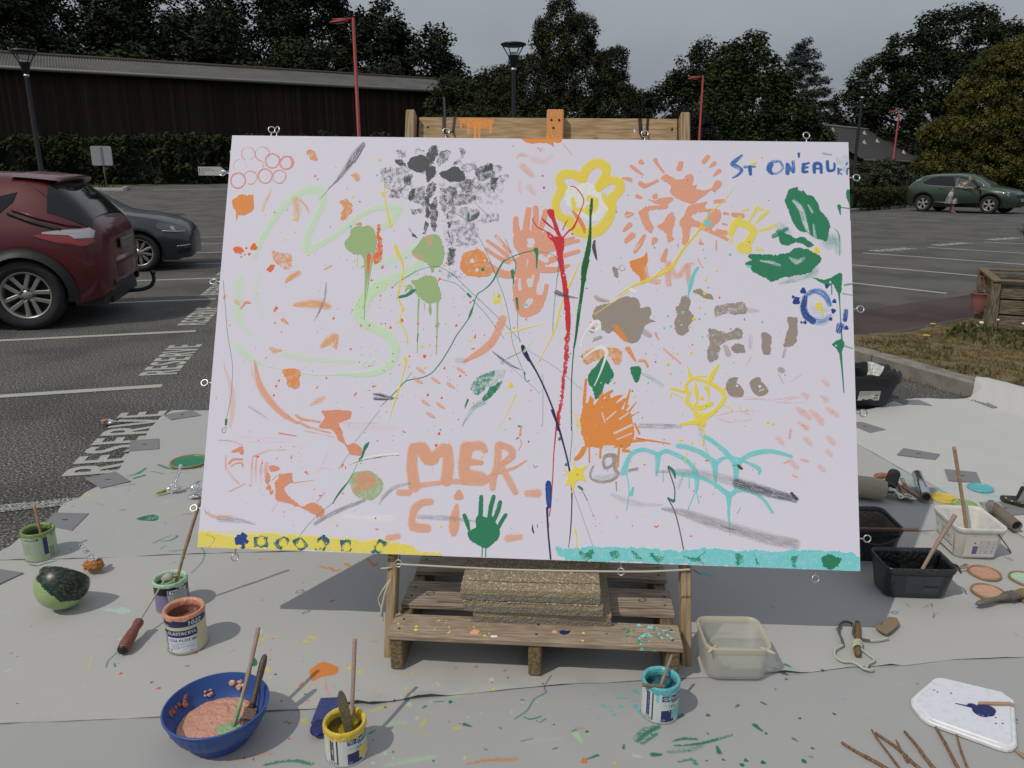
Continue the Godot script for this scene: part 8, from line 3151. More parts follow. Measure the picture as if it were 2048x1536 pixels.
	b.s("ye",[1001,1726,1.5,1007,1719,2])
	b.s("ye",[1040,1758,1,1043,1770,1,1038,1783,1])
	b.dots("pk",[842,1662,2,835,1629,2,906,1693,1,923,1840,2,932,1872,2,970,1758,1,898,1793,1.5,902,1731,1,921,1818,1])
	b.s("sa",[857,1915,2,884,1908,4.5,908,1900,4.5,919,1906,2],.55,.7,.4)
	b.s("gr",[913,1922,3.5,930,1917,3,953,1915,3.5,977,1922,4.5],.7,.6,.4)
	b.s("ye",[1036,1814,.5,1053,1806,2,1076,1796,.5],.9)
	b.s("ye",[973,1912,.5,976,1922,.5])
	b.s("gr",[1045,1862,2.5,1052,1855,1.5],.8,.4,.4)
	b.s("lg",[1048,1855,3,1061,1843,6,1093,1840,5],.55,.7,.4)
	b.s("ye",[1074,1855,2.5,1099,1855,2,1130,1865,2.5],.4,.7,.5)
	b.s("ye",[1038,1815,1,1051,1806,2,1060,1803,1.5])
	b.s("ye",[1115,1848,.5,1119,1842,3,1122,1830,1.5])
	b.s("ye",[1115,1848,1,1122,1854,.5])
	b.s("ye",[1167,1851,1.5,1176,1852,1])
	b.dots("wh",[1217,1741,4.5,1219,1716,1])
	b.s("lg",[1131,1788,2.5,1164,1776,3.5,1197,1753,2],.4,.7,.5)
	b.s("ye",[1192,1749,1.5,1229,1747,1],.5,.6,.5)
	b.s("lg",[1078,1923,4.5,1103,1916,6.5,1142,1908,5.5],.6,.7,.35)
	b.s("or",[1188,1921,1,1210,1915,1.5,1233,1911,1.5],.7,.5,.4)
	b.dots("yo",[1090,1724,2.5,906,1666,2,994,1685,2,935,1807,1.5,1029,1747,1,1195,1771,1.5])
	b.dots("gr",[870,1728,2,1156,1794,3,1142,1916,2,1010,1768,1,1084,1899,1.5])
	b.s("gr",[1131,1793,1,1145,1792,.5])
	b.dots("ro",[898,1793,2,1157,1837,1.5,923,1840,2,932,1873,2,849,1690,1.5,904,1693,1])
	b.s("gr",[1313,1732,1,1301,1759,1,1303,1771,1,1284,1787,1,1273,1813,1,1254,1831,1])
	b.s("gr",[1268,1827,1,1277,1833,1.5,1293,1827,1.5])
	b.s("gr",[1291,1841,1,1300,1833,1])
	b.s("tq",[1387,1801,3,1393,1807,2,1401,1806,2])
	b.s("tq",[1413,1784,2.5,1425,1783,2])
	b.dots("tq",[1415,1805,3.5,1402,1824,3.5,1437,1804,4.5,1440,1813,3,1368,1811,2,1427,1785,2])
	b.s("tq",[1375,1780,1.5,1380,1774,1])
	b.s("gr",[1429,1875,6.5,1443,1860,8.5,1462,1849,5.5],.8,.6,.3)
	b.s("gr",[1435,1881,4,1456,1864,4.5],.7,.6,.4)
	b.s("gr",[1478,1879,1.5,1493,1873,3.5,1513,1873,3],.8,.5,.3)
	b.s("gr",[1480,1887,2,1516,1883,3,1547,1872,3,1569,1864,1.5],.85,.4,.3)
	b.s("gr",[1469,1898,5.5,1497,1895,6,1518,1887,3.5],.35,.7,.5)
	b.s("gr",[1479,1917,2.5,1498,1913,3,1502,1921,4.5],.6,.5,.4)
	b.s("gr",[1446,1904,4.5,1457,1904,2.5],.9)
	b.s("gr",[1495,1826,6,1504,1822,4],.8,.5,.3)
	b.dots("gr",[1572,1915,3,1564,1923,3.5,1541,1914,2,1358,1858,2.5,1311,1846,1.5,1677,1829,2.5,1663,1763,1.5,1688,1738,2,1755,1717,2])
	b.s("gr",[1631,1793,2,1636,1798,2])
	b.s("gr",[1699,1700,2,1705,1708,2])
	b.s("gr",[1532,1860,1.5,1533,1864,1])
	b.s("tq",[1700,1715,2.5,1706,1716,3])
	b.s("gr",[1353,1914,1,1369,1906,2.5])
	b.s("gr",[1307,1895,1,1313,1893,1.5])
	b.s("or",[1189,1921,2,1218,1913,5,1256,1911,5],.5,.6,.4)
	b.dots("or",[1349,1918,4.5])
	b.s("or",[1342,1851,1,1356,1852,1])
	b.s("cr",[1420,1905,4,1427,1907,3.5],.6,.5,.4)
	b.s("gr",[1337,1858,1,1343,1855,1.5])
	b.s("ye",[1165,1851,2.5,1175,1851,1.5])
	b.s("lg",[1160,1780,10,1172,1778,6.5],.4,.8,.5)
	b.dots("ye",[1301,1797,2,1258,1781,2,1196,1865,1.5,1543,1893,1,1391,1920,2.5,1204,1822,1])
	b.s("lg",[1273,1875,6,1318,1873,5.5],.3,.8,.5)
	b.s("gr",[1263,1877,1,1279,1872,1],.7)
	b.s("tq",[2285,883,4,2310,876,6.5,2325,889,5,2354,895,3.5],.85,.5,.35)
	b.s("tq",[2289,908,3.5,2307,921,4],.8,.5,.35)
	b.s("tq",[2356,927,2.5,2374,942,3.5,2380,948,2.5],.8,.5,.35)
	b.s("tq",[2321,981,2.5,2362,969,3.5,2403,963,5],.7,.5,.4)
	b.s("tq",[2331,853,2,2357,850,3.5],.7,.5,.4)
	b.s("pk",[2324,827,2,2328,830,1.5],.7)
	b.s("lg",[2511,981,7.5,2524,975,5],.4,.8,.5)
	b.s("tq",[2384,1024,3.5,2412,1019,4],.5,.6,.5)
	b.s("tq",[2429,1013,4.5,2447,1019,7,2466,1027,5],.8,.5,.3)
	b.s("tq",[2427,961,2.5,2459,979,5],.5,.6,.5)
	b.s("yo",[2245,1371,2.5,2253,1369,1.5],.9,.3,.3)
	b.s("yo",[2149,1221,1.5,2156,1223,1],.8,.4,.4)
	b.s("bk",[2444,973,.5,2449,996,.5],.3)
	b.s("bk",[1988,1517,1,1991,1530,1.5],.6,.4,.5)
	b.s("bk",[2014,1530,1,2028,1521,1.5],.5,.4,.5)
	b.s("bk",[2038,1514,1,2033,1525,1],.9)
	b.s("bk",[2023,1549,.5,2021,1556,.5,2014,1564,.5],.9)
	b.s("bk",[2030,1545,1,2031,1554,2],.3,.6,.6)
	b.s("tq",[1948,1553,2,1949,1555,1.5])
	b.s("tq",[1760,1786,2,1763,1788,1.5])
	b.s("gr",[1753,1716,2,1756,1718,1])
	b.s("tq",[1791,1716,1,1793,1718,1])
	b.dots("bk",[1891,1750,1,1770,1722,.5,1804,1725,.5,1809,1883,.5,1968,1540,.5])
	b.s("wh",[1865,1732,1,1865,1735,1])
	b.s("wh",[1867,1747,1,1870,1749,1])
	b.s("wh",[1775,1820,.5,1790,1815,.5],.4)
	b.s("nv",[1734,1527,1,1736,1529,1])
	b.s("gr",[1698,1703,2,1704,1707,1.5])
	b.s("tq",[1699,1715,2.5,1705,1717,2])
	b.s("gr",[1687,1738,1,1691,1738,1])
	b.s("bk",[1568,1486,.5,1571,1486,.5])
	b.s("tq",[1520,1725,1,1527,1719,1])
	b.dots("bk",[1688,1690,.5,1530,1764,.5])
	b.s("tq",[1635,1401,6.5,1648,1411,7.5],.8)
	b.s("bk",[1618,1387,2,1629,1405,2],.7)
	b.s("or",[947,1339,3,968,1371,4,971,1360,3],.8,.3,.3)
	b.s("or",[904,1360,4,916,1371,4],.8)
	b.s("or",[877,1377,3,890,1391,4,899,1385,3],.9)
	b.s("or",[855,1371,3,872,1381,3],.7)
	b.spatter("ye",[847,1627,1233,1911],30,1.5,4.5,21)
	b.spatter("gr",[725,1627,1398,1920],25,1.25,4,22)
	b.spatter("ro",[616,1339,1232,1808],20,1.25,3.5,23)
	b.spatter("gr",[128,967,676,1496],11,1.5,4.5,24)
	b.spatter("ye",[131,900,590,1271],11,1.5,4.5,25)
	b.spatter("bk",[101,1030,1919,1920],35,1,2,26)
	b.spatter("mn",[235,1401,862,1785],11,1.5,4.5,27)
	b.spatter("tq",[1372,1761,1455,1830],7,1.5,4.5,28)
	b.spatter("gr",[1401,1785,1782,1920],18,1.5,4.5,29)
	b.spatter("lg",[1043,1761,1371,1920],15,2,7,30)
func paint_marks(b:Canvas)->void:
	b.s("lg",[60,227,5,67,199,7,83,167,8.5,103,134,9,124,113,10,146,101,10.5,166,101,10.5,175,115,9,173,133,8.5,163,156,8.5,153,182,8.5,150,202,9.5,153,211,10,172,204,8.5,200,185,8,226,164,7,243,148,6.5,269,134,7,295,131,8,313,135,9],.75,.7,.15)
	b.s("lg",[313,135,8,301,154,9.5,282,170,8],.7,.7,.15)
	b.s("lg",[363,200,11,339,213,10.5,309,226,9.5,279,238,9,252,239,7],.6,.7,.2)
	b.s("lg",[357,230,9.5,340,246,11.5,310,262,12,280,276,12,264,296,12,256,321,12],.75,.6,.12)
	b.s("lg",[40,261,3.5,34,275,9,38,295,8.5,36,324,11,39,342,9.5],.5,.8,.3)
	b.s("lg",[71,258,4.5,66,281,6.5,73,312,6,81,334,5],.35,.9,.3)
	b.s("lg",[35,271,8.5,33,292,7.5,34,320,7,44,347,7,60,365,4,69,370,1],.5,.8,.25)
	b.s("lg",[39,383,4,50,397,7,67,410,6.5,85,419,4],.75,.6,.2)
	b.s("lg",[120,399,2.5,132,402,6.5,158,406,6.5,202,410,5,250,410,3.5],.6,.6,.25)
	b.s("lg",[193,419,2,219,417,3,246,414,2.5],.4,.8,.3)
	b.s("lg",[289,276,11,264,294,11,251,312,9.5,250,329,9.5,263,343,10.5,281,351,9.5,299,359,9.5,313,371,8.5,320,386,8,318,404,8,308,418,8,288,428,7.5,263,433,5,229,433,3,186,436,1.5,134,429,1,99,423,1],.8,.4,.1)
	b.s("lg",[270,410,2.5,264,415,2.5,269,420,2],.7,.4,.1)
	b.s("lg",[284,408,3,277,413,3,281,417,2],.7,.4,.1)
	b.s("pk",[27,46,1,23,42,1,20,37,1,20,31,1,22,26,1,26,23,1,31,22,1,37,23,1,41,26,1,44,31,1,45,37,1,43,42,1,39,45,1],.85,.3,.45)
	b.s("pk",[57,48,1,52,46,1,48,42,1,45,36,1,46,30,1,49,25,1,53,22,1,59,21,1,64,23,1,69,27,1,71,32,1,72,38,1,69,43,1],.85,.3,.35)
	b.s("pk",[91,47,1.5,89,54,1.5,85,59,1.5,79,61,1.5,72,59,1.5,67,54,1.5,65,48,1.5,66,41,1.5,70,36,1.5,77,34,1.5,83,36,1.5,89,40,1.5,91,47,1.5],.9,.3,.2)
	b.s("pk",[116,51,2,115,57,2,111,61,2,105,63,2,99,62,2,94,57,2,92,51,2,94,45,2,98,40,2,103,39,2,109,40,2,114,45,2,116,51,2],.8,.3,.25)
	b.s("pk",[111,40,3,115,50,3.5,112,60,2.5],.6,.5,.3)
	b.s("pk",[9,64,1,8,60,1,7,56,1,8,53,1,10,49,1,13,47,1,16,46,1,20,45,1,24,47,1,27,49,1,29,52,1,31,56,1,31,60,1],.7,.3,.6)
	b.s("pk",[55,46,1,58,48,1,60,51,1,61,54,1,62,57,1,62,60,1,61,63,1,59,66,1,57,68,1,54,69,1,51,69,1,48,69,1,45,68,1],.7,.3,.5)
	b.s("pk",[31,90,1.5,27,96,1.5,21,100,1.5,14,99,1.5,8,95,1.5,5,88,1.5,5,81,1.5,8,75,1.5,14,72,1.5,22,72,1.5,28,77,1.5,31,83,1.5,31,90,1.5],.9,.3,.15)
	b.s("pk",[29,74,1,32,70,1,36,68,1,40,67,1,45,69,1,48,71,1,51,75,1,52,80,1,51,84,1,49,88,1,46,91,1,41,92,1,37,91,1],.9,.3,.25)
	b.s("pk",[80,76,1.5,78,83,1.5,74,88,1.5,68,90,1.5,61,88,1.5,56,83,1.5,54,77,1.5,55,70,1.5,59,65,1.5,66,63,1.5,72,65,1.5,78,70,1.5,80,76,1.5],.85,.3,.2)
	b.s("pk",[105,77,1.5,103,83,1.5,99,88,1.5,94,90,1.5,88,88,1.5,83,84,1.5,81,78,1.5,82,72,1.5,86,67,1.5,92,65,1.5,98,67,1.5,103,71,1.5,105,77,1.5],.75,.3,.35)
	b.p("or",[10,122,18,118,24,112,47,111,49,121,51,131,49,142,41,147,32,151,23,150,18,145,13,134],4)
	b.s("or",[21,145,2.5,21,159,1])
	b.p("or",[139,28,146,25,155,31,161,43,156,47,147,43,141,36],5,.9,.35)
	b.s("or",[125,120,7,130,138,9,129,157,5.5],.6,.8,.5)
	b.s("or",[134,120,2.5,146,134,1.5,151,150,.5],.6,.5,.4)
	b.s("or",[80,99,1,75,116,3,69,130,3.5,68,142,2],.45,.6,.4)
	b.s("or",[224,72,2,232,74,6,235,79,6.5],.8,.5,.5)
	b.p("or",[206,121,219,117,227,128,229,141,221,148,214,158,209,154,209,142,213,137],4.5,.9,.25)
	b.p("ro",[19,212,27,207,36,209,39,217,33,223,23,220],4)
	b.dots("ro",[56,209,6,49,222,2.5,43,211,2,35,227,1.5,41,223,1.5])
	b.p("or",[92,215,104,218,122,219,128,230,127,246,117,249,106,244,96,235,91,226],4,.9,.5)
	b.p("ro",[82,251,90,240,97,242,93,251,89,254],3)
	b.s("or",[119,271,3,129,261,6.5,140,255,5.5],.8,.6,.3)
	b.s("or",[186,247,2,197,241,2.5],.7,.4,.5)
	b.s("or",[137,313,3.5,159,310,8,179,310,9,197,314,6.5],.75,.7,.3)
	b.dots("ro",[62,209,1.5,105,318,2,102,323,2,112,139,1,89,144,1.5])
	b.s("or",[10,302,3.5,13,298,2],.8,.5,.4)
	b.s("ro",[42,320,2.5,50,310,3,58,311,2],.8,.4,.5)
	b.s("or",[32,309,4.5,37,312,3.5],.7,.5,.6)
	b.p("or",[114,340,119,335,126,343,130,349,121,346],3,.9,.3)
	b.dots("ro",[105,319,3,105,345,1.5,103,324,1.5])
	b.s("or",[190,386,3.5,201,376,8.5,213,368,7,215,387,3],.75,.6,.3)
	b.s("or",[100,390,3,107,395,5,118,394,3],.7,.5,.5)
	b.p("or",[123,430,134,425,147,425,156,430,155,444,156,456,148,461,135,455,131,445],4,.95,.12)
	b.dots("ro",[119,447,2,115,457,2,112,473,2,272,346,2,309,349,2])
	b.s("or",[177,489,1.5,189,481,6,200,475,4],.55,.7,.4)
	b.s("sa",[74,414,1.5,78,431,4,85,453,5.5,99,475,6.5,116,493,6,136,509,5,157,520,2.5],.95,.45,.08)
	b.s("sa",[69,421,1,75,446,2.5,92,475,2.5],.4,.8,.3)
	b.s("sa",[21,415,.5,21,425,2,29,444,2.5,38,466,5.5,41,490,6,41,514,5,39,529,3.5],.45,.8,.2)
	b.s("bk",[242,13,3.5,230,32,7.5,215,58,6,199,82,3,184,98,1],.8,.6,.45)
	b.s("bk",[245,16,1,228,49,1.5],.8,.2,.2)
	b.s("nv",[186,97,.5,176,111,.5,166,121,.5],.8,.2,.4)
	b.s("gy",[191,271,1,190,298,2,182,323,2,174,340,1],.8,.5,.3)
	b.s("gy",[69,493,1.5,91,506,2.5,105,515,1],.35,.8,.3)
	b.s("bk",[285,466,1,295,467,3,316,472,2.5,328,473,1],.9,.6,.3)
	b.s("bk",[289,474,3.5,308,475,2,324,474,.5],.9,.6,.3)
	b.p("bk",[298,44,313,39,323,56,308,53],3.5,.95,.1)
	b.p("bk",[302,22,318,23,320,38,305,41],3.5,.95,.78)
	b.p("bk",[279,58,321,56,323,77,320,88,275,85],3.5,.95,.72)
	b.p("bk",[337,20,353,24,352,35,335,38],3.5,.95,.75)
	b.p("bk",[324,51,330,38,350,33,361,40,363,58,346,66,331,61],3.5,.95)
	b.p("bk",[357,33,364,17,376,14,378,30,370,45,363,53],3.5,.95,.15)
	b.p("bk",[343,54,356,51,358,69,346,66],3.5,.95,.7)
	b.p("bk",[358,58,368,53,375,56,373,71,366,81,360,83],3.5,.95)
	b.p("bk",[376,43,381,27,399,24,397,42,380,54],3.5,.95,.5)
	b.p("bk",[381,68,397,60,409,53,425,63,429,78,413,83,398,82],3.5,.95)
	b.p("bk",[404,50,419,32,416,19,428,24,424,37,412,50],3.5,.95,.6)
	b.p("bk",[419,52,446,42,451,55,430,68],3.5,.95,.75)
	b.p("bk",[444,57,475,46,481,72,453,83],3.5,.95,.45)
	b.p("bk",[456,60,473,47,478,57,461,65],3.5,.95)
	b.p("bk",[476,52,493,50,495,62,481,67],3.5,.95,.75)
	b.p("bk",[474,72,488,74,482,100,474,90],3.5,.95,.2)
	b.p("bk",[488,69,505,68,506,79,489,82],3.5,.95,.72)
	b.p("bk",[418,81,445,76,444,103,423,101],3.5,.95,.4)
	b.p("bk",[445,85,472,80,475,97,448,105],3.5,.95,.7)
	b.p("bk",[294,108,300,90,320,95,314,115,297,114],3.5,.95,.6)
	b.p("bk",[319,74,334,67,332,87,320,95],3.5,.95,.25)
	b.p("bk",[328,110,335,97,342,94,338,115,332,120],3.5,.95,.05)
	b.p("bk",[337,95,357,92,358,127,336,120],3.5,.95,.55)
	b.p("bk",[360,97,369,84,378,86,375,107,362,115],3.5,.95,.3)
	b.p("bk",[382,94,399,94,397,106,384,99],3.5,.95,.4)
	b.p("bk",[394,94,413,93,421,106,407,109],3.5,.95,.4)
	b.p("bk",[385,109,419,106,443,103,448,118,419,126,390,129],3.5,.95,.55)
	b.p("bk",[334,133,359,130,357,142,337,143],3.5,.95,.6)
	b.p("bk",[358,110,366,107,368,150,359,147],3.5,.95,.15)
	b.p("bk",[368,125,380,109,382,142,380,175,372,167,370,147],3.5,.95,.25)
	b.p("bk",[388,129,400,127,454,133,452,153,435,154,420,146,401,152],3.5,.95,.72)
	b.p("bk",[459,141,489,139,491,155,462,158],3.5,.95,.78)
	b.p("bk",[398,139,407,162,404,169],3.5,.95,.05)
	b.p("bk",[331,168,349,188,339,185],3.5,.95)
	b.p("bk",[358,180,360,155,367,160,363,180],3.5,.95,.1)
	b.p("bk",[396,159,420,154,450,158,455,183,422,186,402,179],3.5,.95,.78)
	b.p("bk",[403,172,413,204,410,204],3.5,.95,.1)
	b.p("bk",[392,184,422,186,458,183,453,198,412,202],3.5,.95,.8)
	b.p("bk",[405,204,417,204,414,231,405,236],3.5,.95,.3)
	b.p("bk",[385,244,414,241,439,258,405,259],3.5,.95,.85)
	b.p("bk",[274,60,333,54,341,115,292,116],5,.6,.88)
	b.p("bk",[383,73,496,67,497,122,390,124],5,.6,.88)
	b.p("bk",[386,154,457,153,456,203,403,202],5,.6,.88)
	b.s("bk",[440,154,2,449,146,5,454,141,3],.9,.3,.2)
	b.p("sg",[220,194,227,185,230,173,239,167,251,168,257,165,268,169,273,182,277,195,275,209,266,216,251,218,238,219,226,212,220,203],2.5)
	b.s("sg",[251,214,6,259,225,5,262,252,4,261,285,1.5,262,336,1])
	b.s("sg",[273,207,3,268,241,2,264,290,1,259,317,1])
	b.s("sg",[243,218,.5,244,241,.5])
	b.p("ro",[274,166,280,163,283,172,280,182,286,190,288,209,285,229,276,236,273,225,277,209,277,191],4,1,.12)
	b.s("ro",[264,220,4,264,238,2.5,264,252,1.5])
	b.p("or",[234,164,246,160,248,167,239,165],2)
	b.p("sg",[340,213,349,200,358,185,373,180,385,182,395,199,397,219,394,234,380,237,365,230,350,223],3)
	b.s("sg",[375,230,6,378,247,2.5])
	b.s("sa",[368,187,6.5,371,197,4.5],.7,.4,.3)
	b.s("sa",[343,218,2.5,355,223,5.5],.8,.3,.3)
	b.p("sg",[340,264,352,263,360,257,374,255,385,259,389,269,394,286,393,301,380,305,368,303,355,295,349,287,347,274],4)
	b.p("sg",[365,232,390,229,394,237,378,242],4)
	b.s("sg",[356,297,2,356,322,1.5,357,354,1,358,392,1])
	b.s("sg",[389,296,2,390,336,1.5,391,373,1,391,394,1])
	b.s("sg",[366,305,1,367,318,.5])
	b.s("sg",[376,305,1.5,377,318,3,378,325,1])
	b.s("sg",[390,344,3.5,392,340,2.5])
	b.s("sg",[332,283,2,338,274,3.5,342,279,4],.9)
	b.s("gr",[320,295,2.5,334,291,3,344,284,3.5,349,281,1.5])
	b.s("gr",[358,359,1,357,372,1])
	b.s("gr",[440,285,1,444,291,1,447,293,1])
	b.s("gr",[442,287,2.5,448,291,1])
	b.p("or",[426,229,430,214,446,207,461,207,471,218,481,232,484,247,472,255,453,255,436,253,427,243],3.5,.95,.08)
	b.dots("wh",[447,227,4,469,226,2,456,243,3])
	b.dots("gr",[466,242,3])
	b.p("sa",[518,180,527,171,544,168,563,174,580,171,590,183,590,203,579,213,577,230,565,243,564,258,534,258,532,244,528,212,518,197],2)
	b.s("sa",[523,172,6.5,521,157,5.5,521,148,4.5])
	b.s("sa",[539,169,6.5,541,149,6,543,132,5.5])
	b.s("sa",[554,166,6,556,146,5.5,555,128,5])
	b.s("sa",[563,171,5.5,570,149,5.5,573,134,5])
	b.s("sa",[533,224,7.5,510,227,5,485,215,3.5,471,205,3.5])
	b.s("sa",[509,217,4,490,202,3.5,472,190,3])
	b.s("sa",[512,209,3.5,497,192,3.5,487,181,3])
	b.s("sa",[532,244,7.5,510,251,7.5,491,244,6.5,481,235,4])
	b.s("sa",[586,203,5.5,609,193,4,631,187,3.5])
	b.s("sa",[588,193,5,604,188,4,623,182,3])
	b.s("sa",[579,225,6.5,605,215,4.5,632,206,4])
	b.s("sa",[570,240,6.5,593,240,5.5,615,232,3.5])
	b.dots("wh",[548,196,5.5,547,189,5,551,190,5])
	b.s("wh",[519,232,6,524,239,5.5],.95)
	b.s("wh",[567,218,5.5,576,223,5],.95)
	b.s("wh",[543,224,2.5,541,241,2.5],.8)
	b.s("wh",[470,193,1.5,483,208,1.5],.9)
	b.s("wh",[489,183,1.5,499,197,1.5],.9)
	b.p("sa",[519,262,527,258,545,253,563,251,565,282,576,286,574,303,565,317,547,326,534,324,526,314,521,293],2.5)
	b.s("sa",[578,269,4.5,576,282,4,572,294,5])
	b.s("sa",[534,224,8.5,534,245,10,535,258,8.5])
	b.s("sa",[556,223,6.5,559,249,6.5])
	b.s("wh",[531,258,2,532,276,3],.95)
	b.s("wh",[548,261,5,550,269,4,555,251,2],.95)
	b.s("wh",[544,305,4.5,550,297,5.5,553,295,3],.95)
	b.s("wh",[565,265,3,566,280,5.5],.95)
	b.s("tq",[539,303,1.5,545,304,2.5])
	b.dots("tq",[538,285,1.5,565,236,1.5,521,270,2,494,254,2.5,476,235,2.5,560,293,1])
	b.p("sa",[774,72,782,62,791,67,801,72,814,71,818,64,828,62,831,71,830,83,837,81,837,90,858,90,867,85,855,97,842,107,828,117,814,112,796,103,790,94,792,84],2.5)
	b.p("sa",[823,120,837,115,855,112,851,124,873,126,879,135,875,150,864,159,860,169,848,164,828,158,823,179,818,191,812,189,812,168,806,149,814,139,818,129],2.5)
	b.dots("wh",[840,141,7.5,850,138,7,832,140,4,845,144,6])
	b.p("sa",[751,109,764,111,773,107,791,104,796,110,782,119,764,117],2.5)
	b.p("sa",[735,133,746,126,764,121,787,120,782,127,755,130,755,145,762,159,759,171,753,169,746,159,741,147],3)
	b.p("sa",[767,159,778,151,787,135,796,132,800,144,796,158,794,173,798,182,787,188,783,170],3)
	b.s("sa",[764,37,4,768,45,3,779,60,2])
	b.s("sa",[739,41,5,742,43,3])
	b.s("sa",[722,49,3,731,56,3.5,743,65,1.5])
	b.s("sa",[708,71,2,718,73,4,722,75,3])
	b.s("sa",[738,80,4.5,745,85,5,755,82,3.5,768,75,3])
	b.s("sa",[733,104,4,739,107,3])
	b.s("sa",[717,138,6.5,725,137,3])
	b.s("sa",[720,157,5.5,711,167,3])
	b.s("sa",[725,176,6.5,715,186,4.5])
	b.s("sa",[746,176,3.5,739,190,5,730,205,3.5])
	b.s("sa",[764,183,5.5,761,190,3])
	b.s("sa",[809,42,4.5,806,52,5.5])
	b.s("sa",[856,30,4.5,849,39,4.5])
	b.s("sa",[867,42,4.5,859,49,2])
	b.s("sa",[875,56,4.5,866,65,2])
	b.s("sa",[873,80,7.5,867,90,4.5])
	b.s("sa",[869,112,4,883,110,3.5])
	b.s("sa",[885,133,3.5,891,134,2])
	b.s("sa",[900,135,4.5,914,137,5.5])
	b.s("sa",[882,152,2.5,889,154,1.5])
	b.s("sa",[862,167,3.5,877,173,4,889,180,3])
	b.s("sa",[873,166,5,886,168,4.5])
	b.s("sa",[779,218,5.5,784,201,3.5])
	b.s("sa",[843,187,3.5,847,189,2])
	b.s("sa",[764,104,5.5,766,101,3])
	b.s("wh",[710,141,1,723,138,1],.8)
	b.s("wh",[731,201,1.5,737,192,1.5],.8)
	b.s("ye",[895,168,6,905,149,7.5,923,154,7.5,934,165,7.5,925,184,7.5],.95,.2,.12)
	b.s("ye",[915,194,11,922,196,10],.95,.2,.05)
	b.s("ye",[900,156,7,895,185,3.5],.7,.4,.3)
	b.s("ye",[925,149,2,934,134,3,941,122,4],.9,.25,.3)
	b.s("ye",[939,149,2.5,950,136,4,958,130,4.5],.9,.25,.3)
	b.s("ye",[945,163,3,959,159,3.5,972,153,4],.9,.25,.3)
	b.s("ye",[916,127,2.5,925,125,2.5],.9,.25,.3)
	b.s("ye",[940,196,4,949,198,2.5],.9,.25,.3)
	b.s("ye",[939,122,2.5,950,125,2.5],.9,.25,.3)
	b.s("ye",[911,140,3.5,909,147,3],.9,.25,.3)
	b.p("or",[721,224,730,219,744,214,750,204,752,221,748,237,750,256,741,261,739,249,728,240],2.5,.95)
	b.s("sa",[748,233,4.5,753,254,5.5,771,258,5.5],.75,.6,.25)
	b.s("sa",[787,225,6,787,241,6.5,789,262,5.5],.8,.6,.2)
	b.s("sa",[791,227,5,800,246,7,809,245,5],.6,.7,.3)
	b.s("sa",[821,229,5.5,822,245,6,824,261,4.5],.8,.6,.2)
	b.s("sa",[809,245,5,818,229,5.5,832,224,2.5],.7,.7,.3)
	b.s("yo",[690,124,8.5,685,144,9.5,671,164,11,650,173,11,628,167,11,613,150,10.5],.92,.3,.06)
	b.s("yo",[613,150,7,596,141,8,590,121,8,596,103,8.5,603,93,9.5],.92,.3,.06)
	b.s("yo",[603,93,8.5,596,78,8.5,602,66,9.5,619,65,9,636,73,9.5],.92,.3,.06)
	b.s("yo",[636,73,9.5,643,57,9.5,660,44,9.5,677,51,9.5,677,66,8.5,668,82,8.5,664,92,7],.92,.3,.06)
	b.s("yo",[665,89,8.5,684,76,8.5,701,79,9,702,94,9,689,109,9.5,685,122,8.5],.92,.3,.06)
	b.p("cr",[612,90,651,82,661,94,675,104,682,124,675,142,656,155,637,147,620,130,608,118],5,.9,.05)
	b.s("yo",[620,110,3.5,625,130,5,635,130,3.5,651,137,4.5],.85,.3,.1)
	b.s("yo",[649,110,6,661,114,6,656,130,6.5,647,127,5.5],.85,.3,.1)
	b.s("yo",[673,102,4,682,119,4.5,689,99,2.5],.8,.3,.2)
	b.s("or",[620,133,1.5,630,145,4,640,162,3.5,642,172,2])
	b.p("rd",[577,139,576,132,582,130,588,133,589,143,593,156,601,177,604,180,598,182,591,171,585,151,580,145],1)
	b.p("rd",[580,183,588,181,601,178,607,185,607,200,605,210,609,232,612,258,604,258,599,230,593,208,590,193],2.5)
	b.s("rd",[580,181,1.5,575,171,1,560,164,1,551,151,1,553,145,.5])
	b.s("rd",[590,168,1,573,154,2,566,146,.5])
	b.s("rd",[604,183,1.5,614,170,1.5,623,163,2,632,140,1,640,112,1,627,92,1,620,88,1,615,88,.5])
	b.s("rd",[604,168,1,609,155,1,613,150,.5])
	b.s("rd",[588,181,2,578,173,1.5])
	b.dots("rd",[566,69,1.5,569,91,2,512,14,1,621,175,1.5,420,47,1])
	b.p("rd",[597,223,605,222,608,241,614,264,618,289,621,316,621,349,615,353,612,327,609,296,605,264,600,237],1.5)
	b.p("rd",[614,355,620,355,619,388,617,414,613,441,612,463,609,487,606,507,604,519,601,517,604,487,605,461,608,437,611,415,612,388],4.5,.95,.06)
	b.s("rd",[604,489,2.5,601,516,1.5,598,558,1,597,599,1,595,645,1,593,663,1])
	b.s("rd",[593,674,.5,593,682,.5])
	b.s("dg",[654,111,2,653,127,3,652,145,2,652,174,2.5,649,204,4.5,643,234,5,642,258,4.5])
	b.s("dg",[647,222,5,643,247,4,639,284,3,635,316,3,631,357,2,628,377,1.5])
	b.s("dg",[628,377,1,626,408,1,625,448,1,626,489,1,627,519,1])
	b.s("dg",[625,485,.5,628,526,.5,625,573,.5])
	b.s("gr",[558,205,4.5,560,213,2.5,560,238,1])
	b.s("gr",[557,206,1,538,210,1,517,218,1,500,229,1,491,247,1,485,261,1])
	b.s("gr",[517,218,1,524,231,1,522,249,1])
	b.s("gr",[518,244,3,519,256,2])
	b.s("gr",[559,207,.5,588,213,.5,598,227,.5,599,242,.5,595,259,.5])
	b.s("gr",[437,141,2,438,154,1.5])
	b.s("bk",[388,124,.5,415,141,.5,440,159,.5,468,203,.5,486,247,.5],.7)
